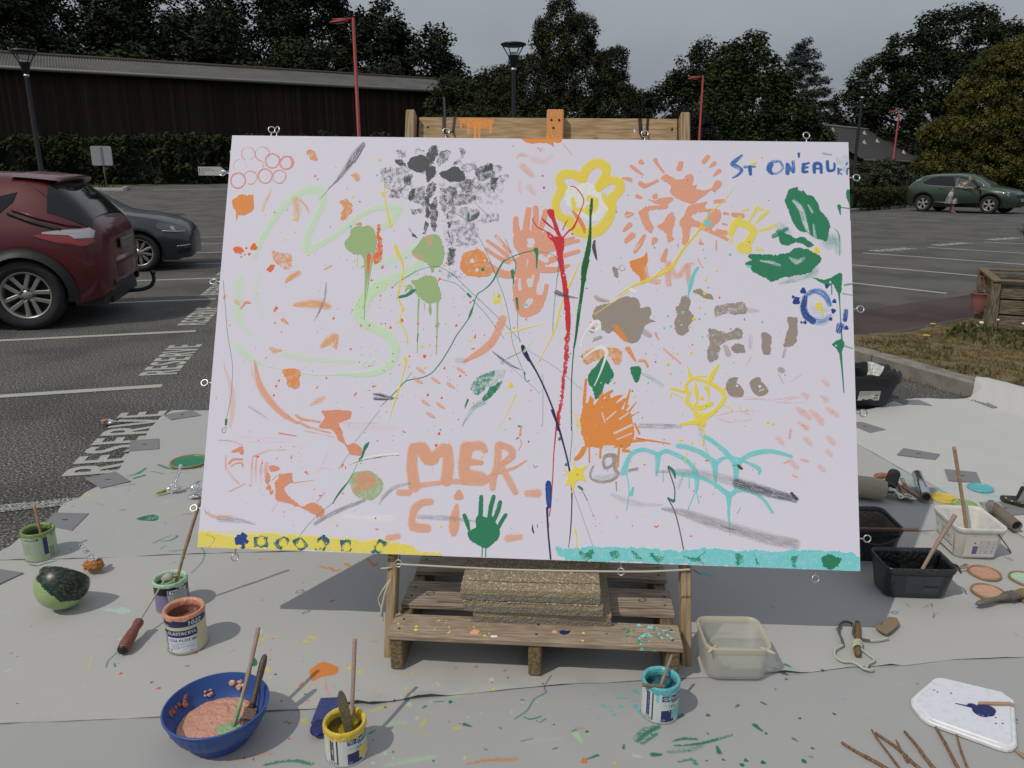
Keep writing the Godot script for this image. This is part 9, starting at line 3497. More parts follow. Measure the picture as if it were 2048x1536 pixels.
	b.s("bk",[453,126,.5,478,149,.5],.8)
	b.s("bk",[504,186,.5,517,217,.5],.8)
	b.s("gr",[503,225,1.5,495,239,1.5,484,263,1.5,470,278,1,458,287,1,452,308,1,448,320,2.5,443,333,1,425,360,1,416,379,1,401,406,1,385,427,1,367,436,1,341,442,1,326,459,1,299,488,.5])
	b.s("gr",[518,243,2.5,520,256,1.5,521,266,1])
	b.s("gr",[527,293,2.5,530,312,1.5])
	b.s("gr",[530,314,.5,530,343,.5,535,370,.5])
	b.s("gr",[478,225,.5,494,263,.5,507,296,.5,516,333,.5,523,374,.5,538,410,.5,544,422,.5])
	b.s("gr",[544,422,1.5,547,437,.5,553,436,1])
	b.s("gr",[331,260,.5,355,245,.5,384,238,.5,411,250,.5,445,281,.5,487,319,.5,537,368,.5])
	b.s("gr",[454,301,.5,475,322,.5,508,365,.5],.9)
	b.s("gr",[391,261,.5,420,268,.5,437,283,.5])
	b.s("gr",[599,223,.5,596,260,.5,593,296,.5,591,331,.5,591,352,.5])
	b.s("gr",[536,388,.5,518,397,.5,504,405,.5],.6)
	b.s("gr",[487,387,.5,518,411,.5,559,446,.5,572,458,.5],.6)
	b.s("gr",[576,425,.5,578,506,.5,575,513,.5],.8)
	b.s("bk",[550,384,.5,599,413,.5,643,450,.5],.5)
	b.s("gr",[309,279,.5,319,267,.5,349,247,.5],.8)
	b.s("gr",[340,442,.5,350,427,.5])
	b.p("nv",[537,377,539,374,543,376,549,388,554,400,552,404,545,396,539,386],1)
	b.s("nv",[553,401,2,567,424,1.5,581,452,1.5,596,487,1.5,605,519,2])
	b.s("nv",[593,486,2,604,512,2,615,547,1.5,623,577,1.5,629,612,1.5,630,644,1,629,684,1,626,714,.5])
	b.p("bd",[585,613,587,606,590,604,594,607,596,617,596,641,594,649,590,650,587,638],1)
	b.s("nv",[589,650,2,591,682,1.5,594,709,1.5,597,733,1.5])
	b.s("bl",[590,613,2,592,641,2],.6,.5)
	b.s("nv",[565,678,.5,566,687,1.5,568,692,1])
	b.s("nv",[573,677,.5,574,683,.5])
	b.s("gr",[608,530,.5,607,537,.5])
	b.dots("gr",[607,534,2.5,555,540,1.5,619,577,2.5])
	b.s("gr",[642,613,2,646,618,1,649,617,.5])
	b.s("gr",[647,619,.5,656,635,.5],.8)
	b.s("bk",[632,620,.5,666,709,.5],.6)
	b.s("bk",[657,639,.5,670,667,.5],.4)
	b.s("bk",[564,579,.5,567,584,.5,570,581,.5])
	b.s("sa",[504,329,7.5,498,346,7.5,489,367,7.5,473,384,7.5,455,396,5.5,441,405,3],.95,.35,.1)
	b.s("gy",[429,405,6,441,405,5.5],.35,.8,.4)
	b.p("gr",[453,451,459,439,470,429,492,420,491,432,483,444,475,455,465,463,459,461],4,.9,.42)
	b.p("gr",[487,448,507,438,499,454,488,467,476,473,474,469,481,459],3,1,.08)
	b.p("gr",[492,420,513,418,507,438,487,448],3,.35,.6)
	b.s("gr",[476,475,6,460,485,5,449,502,3,441,518,1],.55,.6,.6)
	b.s("gr",[449,472,2,445,483,1.5])
	b.s("bk",[489,387,.5,504,399,2.5,518,409,2.5,539,418,.5],.8,.5,.4)
	b.s("bk",[538,386,.5,514,399,1],.6,.5,.3)
	b.s("bk",[596,281,5,613,287,3,633,290,1],.9,.6,.25)
	b.s("bk",[660,187,2,659,199,3.5,663,216,2,665,222,.5])
	b.s("ye",[486,280,1,489,294,2.5,493,298,5,501,290,1.5],.85,.4,.2)
	b.s("ye",[485,303,1,493,298,3,501,302,1,503,323,1],.8,.4,.2)
	b.s("ye",[494,282,1,493,296,2])
	b.dots("ye",[521,445,4.5,326,336,4,373,418,2,456,363,2,449,369,2,365,381,2.5,379,378,2,310,349,1.5])
	b.dots("ro",[328,336,3,371,398,3,289,241,2.5,309,349,2,434,431,2])
	b.s("ye",[509,354,1,531,349,2,553,342,1,577,337,.5],.9)
	b.s("ye",[616,270,2.5,624,253,1.5,634,226,1])
	b.s("ye",[607,294,1.5,601,316,2,597,339,2,586,366,1.5,565,408,.5],.85)
	b.s("ye",[530,461,2,526,471,1,517,494,1,501,520,.5],.8)
	b.s("ye",[337,402,3,339,410,2,333,441,1,326,467,2,319,494,1,314,514,.5])
	b.s("ye",[323,228,1,327,260,1,319,292,1,329,315,1,325,334,1,338,362,1,341,379,1])
	b.dots("ye",[328,317,2,339,373,2.5])
	b.s("lg",[554,369,1.5,542,386,2,552,379,1.5],.8)
	b.s("lg",[609,339,8.5,606,368,6.5],.3,.9,.5)
	b.s("lg",[637,305,8.5,627,318,4.5],.35,.9,.4)
	b.p("ye",[624,588,631,585,632,567,637,581,656,577,648,589,654,605,643,601,635,608,630,624,627,610,616,612,622,598,613,584],2.5)
	b.s("ye",[636,684,2,639,698,1,640,718,1.5,640,732,1])
	b.dots("ye",[412,687,2.5,526,502,1,493,530,1])
	b.s("ye",[478,690,1,479,700,1])
	b.s("ye",[633,491,2.5,637,505,4.5,639,515,3],.7,.5,.5)
	b.s("yo",[283,83,1,288,122,1,294,145,1.5,300,167,2.5])
	b.s("yo",[309,201,2.5,317,219,3,327,244,1,318,289,1,331,317,1.5])
	b.dots("ye",[273,43,3,282,105,3,283,110,2,300,165,3,229,113,2.5,194,57,1.5,155,221,2,238,148,2,238,230,2,288,300,2,298,270,2,254,322,1.5,104,180,1,111,194,1.5])
	b.dots("tq",[270,72,2,228,168,2.5,305,174,1,330,223,1.5,313,240,1.5,352,253,1.5])
	b.s("sa",[144,127,1,151,140,2],.6,.4,.4)
	b.dots("pk",[158,75,2,163,81,1.5,193,96,.5,289,242,2.5])
	b.p("or",[523,-3,599,-3,598,5,588,7,579,4,586,15,577,9,562,8,545,9,531,5],2)
	b.s("or",[581,4,2.5,584,14,1])
	b.s("sa",[601,9,1,617,29,1],.7)
	b.s("sa",[519,36,2,526,30,4.5,539,33,2.5],.7,.4,.6)
	b.s("sa",[529,51,6,542,63,7.5,549,71,3.5],.75,.4,.55)
	b.s("sa",[548,38,7.5,568,43,6,582,30,3],.5,.6,.7)
	b.s("sa",[525,81,5,528,102,3],.4,.7,.6)
	b.s("sa",[542,91,7.5,552,101,5],.55,.6,.6)
	b.s("sa",[555,18,1,559,17,1,560,23,1,564,18,1])
	b.p("ta",[658,321,664,306,676,299,690,296,702,289,716,285,732,287,739,295,741,305,749,302,758,304,759,314,756,323,767,328,756,331,747,340,742,355,733,366,719,365,709,358,695,346,686,351,672,342,662,328],3)
	b.s("ta",[663,287,3.5,671,292,4,685,294,2.5],.8,.3,.35)
	b.s("ta",[658,347,4.5,660,342,3.5],.9,.2,.1)
	b.s("ta",[663,362,3.5,673,358,3.5],.85,.3,.3)
	b.s("ta",[744,345,5.5,756,352,6],.7,.5,.4)
	b.s("or",[699,339,4,707,351,5.5,716,361,3.5],.95)
	b.p("ta",[800,303,807,298,811,285,819,281,826,290,823,305,830,314,832,324,823,334,823,343,811,351,802,346,798,329,802,317],3.5)
	b.p("ta",[830,273,842,268,849,273,863,280,865,287,854,286,842,280],3)
	b.p("ta",[867,301,881,296,909,291,918,293,921,310,906,312,881,313,868,318],3,.95,.18)
	b.s("ta",[920,305,6,939,305,4.5],.5,.6,.6)
	b.p("ta",[857,338,872,342,890,344,904,335,914,341,912,355,894,358,881,363,871,380,873,389,857,397,854,380,858,361],3.5,1,.04)
	b.p("ta",[894,370,906,362,917,367,917,379,899,379],3)
	b.s("ta",[885,370,5,890,382,5.5],.7,.4,.4)
	b.s("ta",[927,350,4,927,369,5],.5,.6,.7)
	b.p("ta",[945,345,952,342,961,348,962,363,960,380,948,380,946,361],2.5)
	b.p("ta",[990,315,1007,318,1005,334,1006,348,999,365,982,367,986,348,991,334],3)
	b.s("ta",[985,372,3,982,384,3],.7,.4,.5)
	b.s("ta",[977,407,5.5,980,408,5],.85,.4,.25)
	b.s("bk",[973,414,.5,982,431,.5],.6)
	b.p("ta",[886,431,891,424,901,421,906,422,903,430,909,435,916,446,911,455,900,456,890,451,885,440],1.5)
	b.p("ta",[925,430,931,423,942,420,944,427,949,431,956,443,950,450,939,452,929,444],1.5)
	b.dots("wh",[904,436,2,942,436,2.5])
	b.s("wh",[941,444,1,949,440,1])
	b.s("ta",[694,235,3,698,245,4,700,250,2.5])
	b.s("ta",[698,238,3.5,697,248,3])
	b.s("ta",[713,235,1,713,237,1,711,239,1,708,240,1,706,239,1,704,237,1,703,235,1,704,232,1,706,230,1,708,230,1,711,230,1,713,232,1,713,235,1],.7,.3,.4)
	b.p("or",[640,391,656,378,675,376,700,375,710,384,710,398,700,406,693,394,684,390,663,400,649,405],3.5,.85,.25)
	b.s("or",[720,377,5,726,386,3.5,733,398,2],.9,.3,.15)
	b.s("or",[740,397,3,749,397,2.5,754,407,2.5],.85,.3,.3)
	b.p("gr",[678,391,686,399,695,418,696,427,687,439,682,437,678,451,669,465,664,461,661,447,654,438,654,423],2.5)
	b.s("cr",[640,398,1.5,661,381,2,675,376,3,684,382,3.5,682,394,2.5,673,421,1.5,664,442,1])
	b.p("gr",[724,410,733,407,742,409,740,426,736,435,731,431],3)
	b.s("gr",[744,419,2.5,761,427,4.5,779,439,3],.3,.8,.5)
	b.p("or",[647,468,650,473,662,463,664,475,678,451,681,465,690,449,692,462,703,457,712,456,701,471,722,459,706,487,724,473,701,501,740,484,717,501,729,496,720,515,646,518],2.5)
	b.s("or",[647,475,3,649,438,2.5,650,431,2])
	b.s("or",[655,480,3,658,461,2])
	b.s("or",[717,478,2.5,724,447,1.5])
	b.s("or",[717,492,2.5,735,468,1])
	b.s("or",[678,460,3,694,450,2.5])
	b.p("or",[646,484,649,545,655,547,720,545,728,534,733,518,728,497,717,482],2.5)
	b.s("or",[648,550,4.5,642,561,4.5,635,567,3.5])
	b.s("or",[717,536,3,754,532,2,793,537,1])
	b.s("or",[715,550,3.5,723,551,2.5,728,553,1])
	b.s("or",[657,547,1.5,658,572,1.5])
	b.s("or",[676,546,2,676,563,2])
	b.s("or",[707,548,2,705,577,2])
	b.s("wh",[683,546,3.5,696,546,4],.9)
	b.s("wh",[699,522,2,728,507,2],.9)
	b.s("wh",[686,499,1.5,701,485,1.5],.9)
	b.s("wh",[704,532,1.5,728,521,1.5],.8)
	b.s("wh",[707,498,1.5,722,487,1.5],.9)
	b.s("wh",[678,488,1.5,683,504,1.5],.8)
	b.s("or",[733,505,2,741,521,2])
	b.s("ro",[736,529,1.5,749,531,1.5])
	b.s("ta",[682,565,3,686,560,3.5,699,559,4,703,566,3,694,577,2.5,684,580,3,681,570,3],.9,.3,.15)
	b.s("ta",[698,561,3.5,701,582,3.5,706,590,3,697,600,3,676,604,2.5,662,599,2,660,589,2,665,578,1.5],.9,.3,.2)
	b.s("ta",[703,604,1,704,618,1])
	b.s("gy",[671,599,7,697,593,5.5,738,582,2.5],.35,.8,.5)
	b.s("ta",[725,583,2.5,738,580,2.5],.8)
	b.s("ye",[821,405,1,825,419,3,827,426,3.5])
	b.s("ye",[873,401,2,864,415,4.5,857,432,3.5])
	b.s("ye",[827,426,3,818,438,3.5,823,451,4.5,820,465,4,832,479,4,843,490,4,861,483,4,877,468,4.5,883,454,4.5,875,443,4.5,862,434,4.5,843,427,3.5,830,426,3],.95,.35,.2)
	b.s("ye",[830,423,2,848,420,2,859,425,2],.8,.4,.3)
	b.s("ye",[793,443,2,811,447,2.5,825,449,2.5])
	b.s("ye",[793,459,1,795,450,1,813,459,1])
	b.s("ye",[834,432,1,836,446,4,837,465,1.5,834,470,3,843,475,4.5,861,467,4])
	b.s("ye",[852,441,4,855,443,3,857,462,1])
	b.dots("ye",[845,458,3.5])
	b.s("ye",[880,445,3,884,440,1.5])
	b.s("ye",[879,468,1,895,475,1])
	b.s("ye",[843,488,6,847,502,5.5,836,500,4,809,503,1.5])
	b.s("ye",[843,497,2.5,843,511,1.5])
	b.s("ye",[835,484,3.5,842,496,5,868,480,3.5])
	b.s("ye",[842,496,4.5,811,504,2.5])
	b.s("ye",[840,502,1.5,849,517,1.5,847,538,1.5])
	b.dots("ye",[832,571,2.5,832,543,2,828,534,2,815,560,1.5,954,496,2.5,963,499,2.5])
	b.s("ta",[840,504,5,849,536,3.5,857,556,2],.3,.9,.5)
	b.s("tq",[715,587,5.5,723,563,4,733,552,4,749,548,4,769,554,4,772,559,5,770,590,2],.95,.25,.14)
	b.s("tq",[772,556,4,785,549,4,803,555,4,821,565,4,832,578,4.5,837,593,4.5,836,611,3],.95,.25,.14)
	b.s("tq",[806,540,4.5,821,542,4.5,842,549,4.5,857,559,4.5,866,569,6,867,595,2.5,867,608,1.5],.95,.25,.14)
	b.s("tq",[868,567,5,881,558,3,899,557,2.5,919,564,2.5,939,574,4,939,582,2],.95,.25,.14)
	b.s("tq",[851,524,4,865,532,4,881,545,4.5,893,558,4.5,901,570,5.5,901,591,4,899,610,2],.95,.25,.14)
	b.s("tq",[901,572,5,914,557,4.5,930,549,4.5,950,545,4.5,966,545,4,992,552,3],.95,.25,.14)
	b.s("tq",[803,586,3.5,826,588,5,847,593,3,867,602,4,880,612,4.5,889,620,5.5,889,643,2.5,890,678,1.5],.95,.25,.14)
	b.s("tq",[890,620,4.5,903,611,4,918,610,4,936,617,3,949,628,3,960,645,2.5],.95,.25,.14)
	b.s("tq",[719,587,1,724,607,1,724,628,1,721,649,1])
	b.s("tq",[835,614,1,829,627,1,822,645,1])
	b.s("tq",[836,614,1,840,634,1])
	b.s("tq",[781,583,1,781,600,1])
	b.s("tq",[824,594,1,824,609,1])
	b.s("tq",[908,639,1,903,648,1])
	b.s("tq",[887,643,1,888,658,1])
	b.s("tq",[728,623,3.5,731,612,2])
	b.s("gr",[790,575,2,798,583,3,801,593,1.5])
	b.s("bk",[789,577,1,800,610,1,800,628,1])
	b.s("gr",[789,627,1.5,798,632,2.5,800,628,1.5])
	b.s("bk",[789,627,1,800,648,1,808,676,1,815,710,1])
	b.s("gr",[641,613,2,646,616,2])
	b.s("bk",[646,618,.5,656,636,.5])
	b.s("bk",[904,569,1.5,907,572,3,911,575,2])
	b.s("ta",[896,570,1,904,569,1])
	b.s("gr",[806,610,3.5,813,591,3.5],.25,.9,.5)
	b.s("ye",[816,568,1,820,550,1])
	b.s("gy",[770,584,3,826,583,6,878,592,8.5,929,605,10],.45,.7,.4)
	b.s("bk",[903,599,8.5,941,609,9,974,617,7.5,997,622,6.5],.75,.5,.3)
	b.s("bk",[992,613,2.5,1000,622,2.5])
	b.s("gy",[780,645,2.5,813,650,7,852,662,9.5,902,675,9.5,953,688,10,995,695,10],.6,.6,.3)
	b.s("bk",[877,670,1.5,915,680,1.5],.5,.5,.5)
	b.s("ta",[697,625,3.5,718,633,6.5,744,639,5,780,639,2],.3,.8,.3)
	b.s("gy",[741,509,3.5,775,508,5,809,508,3.5],.55,.6,.5)
	b.s("bk",[741,505,1,801,505,1],.4,.5,.5)
	b.s("sa",[991,561,5.5,1000,569,5],.75,.5,.62)
	b.s("sa",[1016,523,5,1024,530,4.5],.75,.5,.62)
	b.s("sa",[1035,482,5,1043,489,4.5],.75,.5,.62)
	b.s("sa",[1005,495,3,1010,499,3],.75,.5,.62)
	b.s("sa",[1054,520,5.5,1062,528,5],.75,.5,.62)
	b.s("sa",[1051,542,4.5,1058,548,4],.75,.5,.62)
	b.s("sa",[970,523,5,978,530,4.5],.75,.5,.62)
	b.s("sa",[1038,568,4.5,1045,574,4],.75,.5,.62)
	b.s("sa",[1013,477,6,1023,486,5.5],.75,.5,.62)
	b.s("sa",[981,562,2.5,988,560,2.5],.8,.3,.4)
	b.s("sa",[1009,556,2.5,1019,559,2.5],.8,.3,.4)
	b.s("sa",[995,583,2.5,1000,585,2.5],.8,.3,.4)
	b.s("sa",[992,508,2.5,990,521,2.5],.8,.3,.4)
	b.s("sa",[1013,499,2.5,1018,504,2.5],.8,.3,.4)
	b.s("sa",[889,454,1,927,455,1,961,459,1,998,451,1],.65,.5,.5)
	b.s("sa",[916,458,1,957,457,1],.65,.5,.5)
	b.s("sa",[870,487,1,904,479,1,941,478,1],.65,.5,.5)
	b.s("sa",[909,470,1,911,479,1,931,485,1],.65,.5,.5)
	b.s("sa",[872,492,1,895,498,1,927,492,1],.65,.5,.5)
	b.s("sa",[970,462,1,1015,462,1],.65,.5,.5)
	b.s("sa",[984,458,1,1011,451,1],.65,.5,.5)
	b.s("sa",[919,400,1,928,385,1],.65,.5,.5)
	b.s("sa",[994,426,1,1012,413,1],.65,.5,.5)
	b.s("sa",[1047,424,3.5,1054,429,6],.7,.5,.62)
	b.s("sa",[1013,446,3.5,1019,451,6],.7,.5,.62)
	b.s("sa",[1044,450,3.5,1051,455,6],.7,.5,.62)
	b.s("sa",[1003,471,3.5,1010,477,6],.7,.5,.62)
	b.s("sa",[1025,475,3.5,1032,481,6],.7,.5,.62)
	b.s("sa",[1052,470,3.5,1059,475,6],.7,.5,.62)
	b.s("sa",[1036,489,3.5,1043,494,6],.7,.5,.62)
	b.s("sa",[1061,474,3.5,1068,480,6],.7,.5,.62)
	b.s("sa",[1011,499,3.5,1018,504,6],.7,.5,.62)
	b.s("sa",[766,349,2,772,359,2],.8,.3,.2)
	b.s("sa",[781,375,2,791,384,2,809,400,2],.8,.3,.2)
	b.s("sa",[767,347,2,770,356,2],.8,.3,.2)
	b.s("bl",[915,27,2.5,906,35,4,899,43,4.5,908,48,4,915,54,3,908,63,2.5,899,68,1.5],.9,.3,.2)
	b.s("bl",[920,48,3,938,47,2],.8,.4,.3)
	b.s("bl",[929,48,3.5,930,61,3])
	b.s("bl",[965,43,5.5,962,52,5,967,59,3],.95,.2,.1)
	b.s("bl",[968,38,3.5,981,37,2.5,986,49,2.5,976,59,2,967,59,2],.7,.4,.3)
	b.s("bl",[994,42,3.5,994,58,4],.95,.2,.1)
	b.s("bl",[995,42,2.5,1004,56,3,1004,37,3],.9,.2,.15)
	b.s("bl",[1014,22,2.5,1014,28,2])
	b.s("bl",[1022,42,3.5,1021,55,3,1028,55,2.5])
	b.s("bl",[1022,42,2.5,1031,39,2])
	b.s("bl",[1022,48,2.5,1029,47,2])
	b.s("bl",[1040,56,3,1041,41,3.5,1051,41,3,1052,56,3])
	b.s("bl",[1040,49,2,1051,49,2])
	b.s("bl",[1063,36,3,1064,52,3,1074,51,2.5,1075,39,2])
	b.s("bl",[1081,48,1.5,1081,59,1.5])
	b.s("bl",[1081,49,1.5,1087,50,1.5,1082,54,1.5,1087,59,1.5],.85,.3,.2)
	b.s("bl",[1096,59,1.5,1097,49,1.5,1101,48,1.5])
	b.s("bl",[1095,41,1.5,1097,38,1.5])
	b.s("gr",[1057,21,2.5,1070,23,2],.7,.5,.6)
	b.p("gr",[1079,26,1099,24,1098,57,1081,48],4,.3,.7)
	b.s("yo",[931,43,2.5,939,40,2])
	b.dots("yo",[950,30,2])
	b.p("gr",[988,110,991,102,994,90,1001,85,1011,83,1013,90,1021,89,1027,97,1036,99,1045,111,1049,125,1058,137,1064,151,1061,172,1057,181,1050,177,1039,175,1026,166,1012,161,1004,152,999,140,995,128],2.5)
	b.s("wh",[1004,109,3,1016,123,5.5,1022,147,4.5,1028,166,3],.95,.4,.3)
	b.s("wh",[1029,116,2,1035,128,3],.8,.5,.4)
	b.s("wh",[1037,151,2,1039,175,3.5],.8,.5,.4)
	b.p("gr",[976,167,983,164,994,169,1005,176,1017,173,1034,184,1036,189,1025,191,1008,181,992,190,981,186,977,176],3)
	b.s("gr",[969,173,4.5,992,159,3,974,164,2],.9,.3,.2)
	b.p("gr",[924,210,933,205,971,205,994,202,1003,194,1016,192,1038,201,1049,212,1040,224,1028,238,1006,243,982,246,964,255,953,247,933,238,928,229,919,224,922,220,931,216],3)
	b.s("wh",[946,217,2,964,220,3.5,978,225,3],.9,.5,.4)
	b.s("wh",[996,211,2.5,1007,218,5.5,1020,211,2.5],.85,.5,.45)
	b.s("tq",[924,227,2.5,928,228,2.5])
	b.s("gr",[1061,182,13.5,1072,177,11,1078,198,6.5],.45,.8,.55)
	b.s("gr",[1037,233,9,1026,243,6.5,979,256,4.5],.45,.8,.6)
	b.s("gr",[1073,158,1,1080,169,1.5,1080,205,1],.7,.4,.4)
	b.s("gr",[983,157,11,994,164,6.5],.3,.9,.6)
	b.dots("yo",[1041,197,5.5])
	b.s("gr",[1098,91,4.5,1098,101,4,1100,115,1.5,1100,141,1])
	b.s("gr",[1081,117,3.5,1082,125,2,1083,132,1])
	b.s("gr",[1083,119,1,1099,121,1])
	b.p("gr",[1033,245,1055,248,1074,239,1082,237,1082,261,1079,273,1073,268,1068,256,1062,259,1048,254],2)
	b.dots("wh",[1063,253,2,1067,261,2])
	b.s("gr",[1077,270,2,1078,292,1,1079,327,1,1080,353,1.5])
	b.p("gr",[1063,361,1072,353,1080,351,1084,358,1081,370,1076,377,1070,367],2)
	b.dots("wh",[1070,363,1.5])
	b.s("gr",[1077,374,2.5,1079,402,1.5,1081,442,1])
	b.s("gr",[1065,259,1,1065,274,1])
	b.s("gr",[1087,257,2,1099,255,1.5],.8,.3,.3)
	b.s("gr",[1084,272,2,1100,275,1],.6,.5,.5)
	b.s("gr",[1083,362,2.5,1097,367,1.5],.6,.5,.5)
	b.s("bd",[1020,281,4.5,1017,298,6,1021,312,6.5,1032,321,6],.95,.3,.12)
	b.s("bl",[1020,279,3.5,1034,269,5,1047,271,6.5,1056,280,5.5,1061,292,4.5],.85,.5,.4)
	b.s("bl",[1032,321,6.5,1048,321,7.5,1062,313,5],.6,.6,.5)
	b.s("bl",[1037,302,12.5,1053,302,10],.2,.9,.6)
	b.p("ye",[1038,290,1047,289,1049,297,1047,304,1051,309,1047,311,1042,302,1038,297],2.5)
	b.dots("bd",[1005,287,6,1008,283,3,1017,269,5,1057,260,3.5,1069,286,3.5,1067,303,4,1062,317,3,1000,280,2.5,1019,324,3,1013,324,2])
	b.s("bd",[1088,303,4,1086,318,4],.9,.3,.15)
	b.s("bd",[1078,330,7.5,1075,337,5.5],.85,.4,.3)
	b.dots("bd",[1088,332,3.5])
	b.dots("tq",[788,318,2,813,311,2.5,817,300,1,822,283,2,811,333,2,793,336,2,781,339,2,841,322,2,851,313,1.5,846,353,1.5,855,351,2])
	b.s("tq",[838,232,3,831,244,3,826,262,4,822,281,1])
	b.dots("yo",[832,322,3,825,336,2,842,302,2,850,277,3,871,236,2,852,253,2,788,402,3,792,418,2,804,383,2])
	b.s("yo",[800,218,1.5,793,229,1.5,779,236,1.5,765,248,1.5,749,260,1.5,732,264,1.5],.95,.2,.1)
	b.s("yo",[732,265,1,709,284,1,686,301,1,662,318,1],.85)
	b.s("cr",[725,273,3.5,732,277,2.5])
	b.s("cr",[655,343,1,660,333,3.5,669,331,3.5,671,342,3,663,347,2,653,343,1.5])
	b.s("cr",[653,343,1.5,644,357,1.5,640,376,1.5])
	b.s("yo",[903,83,.5,885,109,1,857,136,1.5,840,165,2,825,184,2,812,201,2.5,805,213,2.5,796,229,2.5,773,246,2.5,730,264,1.5,701,285,1])
	b.s("tq",[855,150,6,857,155,4])
	b.dots("yo",[841,163,3,849,160,2.5,842,181,2.5,857,167,1.5])
	b.dots("tq",[868,97,1,858,133,2.5,848,199,1.5,851,214,1.5])
	b.s("sa",[839,215,1,843,226,1,848,232,1])
	b.s("sa",[870,183,1.5,870,200,1.5])
	b.p("sb",[198,497,246,496,247,510,231,516,229,520,235,532,239,545,245,555,256,550,265,554,271,561,270,572,261,572,252,571,246,562,238,552,229,547,223,536,213,528,195,526,203,508],2)
	b.s("sb",[153,506,2,165,513,2.5,196,517,2],.9,.3,.2)
	b.s("sb",[160,518,3,179,527,2.5,215,535,1.5],.8,.4,.35)
	b.s("sb",[170,532,2,221,542,1.5],.55,.6,.5)
	b.s("sb",[126,538,1.5,156,542,1])
	b.s("sb",[58,547,.5,151,547,.5],.5,.5,.5)
	b.s("sb",[73,555,.5,151,552,.5],.6,.4,.4)
	b.s("sb",[231,517,1,252,517,1,297,516,1],.55,.6,.5)
	b.s("sb",[242,523,7,278,524,9,330,524,5.5],.12,1,.5)
	b.s("sb",[20,553,1,44,554,1.5,64,561,1.5],.7,.5,.3)
	b.p("sb",[45,572,52,567,63,563,67,575,62,577,58,572,49,574],3)
	b.s("sb",[43,592,2.5,50,585,2.5,66,585,2],.9,.3,.15)
	b.s("sb",[47,597,2,54,592,1.5,65,591,2,67,597,2],.85,.3,.3)
	b.s("sb",[37,581,2.5,38,599,2,48,613,2.5,64,627,1.5],.6,.5,.5)
	b.s("sb",[47,640,1,74,626,1],.8)
	b.s("sb",[84,578,2,83,601,2.5,85,624,1],.6,.5,.45)
	b.s("sb",[91,581,2,90,601,2.5,92,624,1],.6,.5,.45)
	b.s("sb",[101,586,2,99,601,2.5,101,624,1],.6,.5,.45)
	b.s("sb",[108,589,2,106,601,2.5,109,623,1],.6,.5,.45)
	b.s("sb",[112,591,2,110,600,2.5,112,623,1],.6,.5,.45)
	b.s("sb",[86,578,2.5,110,569,2,141,566,1],.55,.5,.5)
	b.p("sb",[113,595,119,593,129,595,132,600,125,603,117,604,113,599],1.5)
	b.dots("sb",[112,612,4.5,112,620,4.5,115,631,4.5,120,639,3.5])
	b.p("sb",[132,608,145,605,154,606,154,615,157,620,150,624,142,631,148,641,159,650,175,661,186,655,197,654,212,662,214,670,210,678,193,673,176,665,153,657,130,651,126,635,125,621,130,616],2.5)
	b.s("sb",[157,622,1,193,616,.5])
	b.s("sb",[133,654,.5,123,672,.5],.8)
	b.s("sb",[203,597,.5,212,569,.5],.6)
	b.s("sb",[192,605,.5,204,596,.5,221,597,.5],.5)
	b.s("sb",[128,610,1,121,618,1],.8)
	b.p("sg",[252,617,259,602,271,598,285,598,300,605,310,616,310,629,300,643,290,647,274,644,261,636,255,625],3,.95,.12)
	b.s("sb",[268,613,9,282,609,12.5,290,617,10.5,266,629,7],.8,.6,.15)
	b.s("gr",[282,550,1.5,278,556,3.5,275,563,2.5,272,574,2,268,579,2])
	b.s("gr",[267,580,.5,259,601,.5,251,617,1,242,629,2,232,644,1.5,227,654,1])
	b.s("gr",[227,653,.5,214,664,.5,197,680,.5,185,694,.5,174,710,.5])
	b.s("gr",[298,494,.5,259,549,.5],.8)
	b.s("gr",[250,569,.5,233,596,.5],.8)
	b.s("bk",[212,636,.5,199,654,.5],.7)
	b.s("cr",[256,588,2.5,281,577,3,307,571,2,334,568,1.5],.9,.5,.1)
	b.s("bk",[251,589,.5,270,581,1.5,313,572,1,336,570,.5],.7,.4,.5)
	b.s("gy",[199,689,3.5,220,675,4,246,662,4,281,647,3],.75,.5,.3)
	b.s("gy",[306,652,2.5,319,635,3,338,622,2],.4,.7,.4)
	b.s("gy",[34,686,6,54,687,6,76,689,3.5,97,694,1],.55,.7,.35)
	b.s("sb",[13,677,3.5,24,683,3,53,683,3.5],.6,.6,.3)
	b.s("bk",[7,671,.5,11,680,.5],.7)
	b.s("cr",[247,675,5.5,322,680,5.5],.5,.9,.3)
	b.s("ye",[215,683,1,237,685,1.5,251,694,1],.4,.7,.4)
	b.s("gr",[32,518,2.5,32,526,2])
	b.s("bk",[32,530,.5,26,535,.5,28,540,.5,32,539,.5,33,530,.5])
	b.s("bk",[6,271,.5,12,307,.5,22,368,.5,31,403,.5,36,429,.5,37,471,.5,35,497,.5,31,518,.5],.8)
	b.p("ye",[0,711,16,707,30,712,56,713,91,710,127,707,163,709,199,710,235,712,270,713,288,716,315,720,344,716,345,735,329,735,254,734,165,734,75,735,0,736],4.5,.97,.02)
	b.s("ye",[5,710,3.5,145,708,4,199,711,3.5,288,714,4,341,715,3],.4,.8,.4)
	b.p("ye",[293,713,309,710,334,715,359,718,380,728,409,730,425,733,294,737],3.5,.95,.03)
	b.p("bd",[63,718,68,711,72,712,75,707,81,710,85,713,83,718,88,722,84,727,80,724,83,733,76,735,76,729,71,728,66,729,64,723],3)
	b.p("tb",[96,715,120,712,121,731,97,730],3,.95,.12)
	b.dots("ye",[109,721,6])
	b.s("ye",[116,721,1.5,115,724,1.5,113,727,1.5,110,728,1.5,106,727,1.5,104,725,1.5,103,721,1.5,103,718,1.5,106,716,1.5,109,715,1.5,112,715,1.5,115,718,1.5,116,721,1.5],.9,.3,.3)
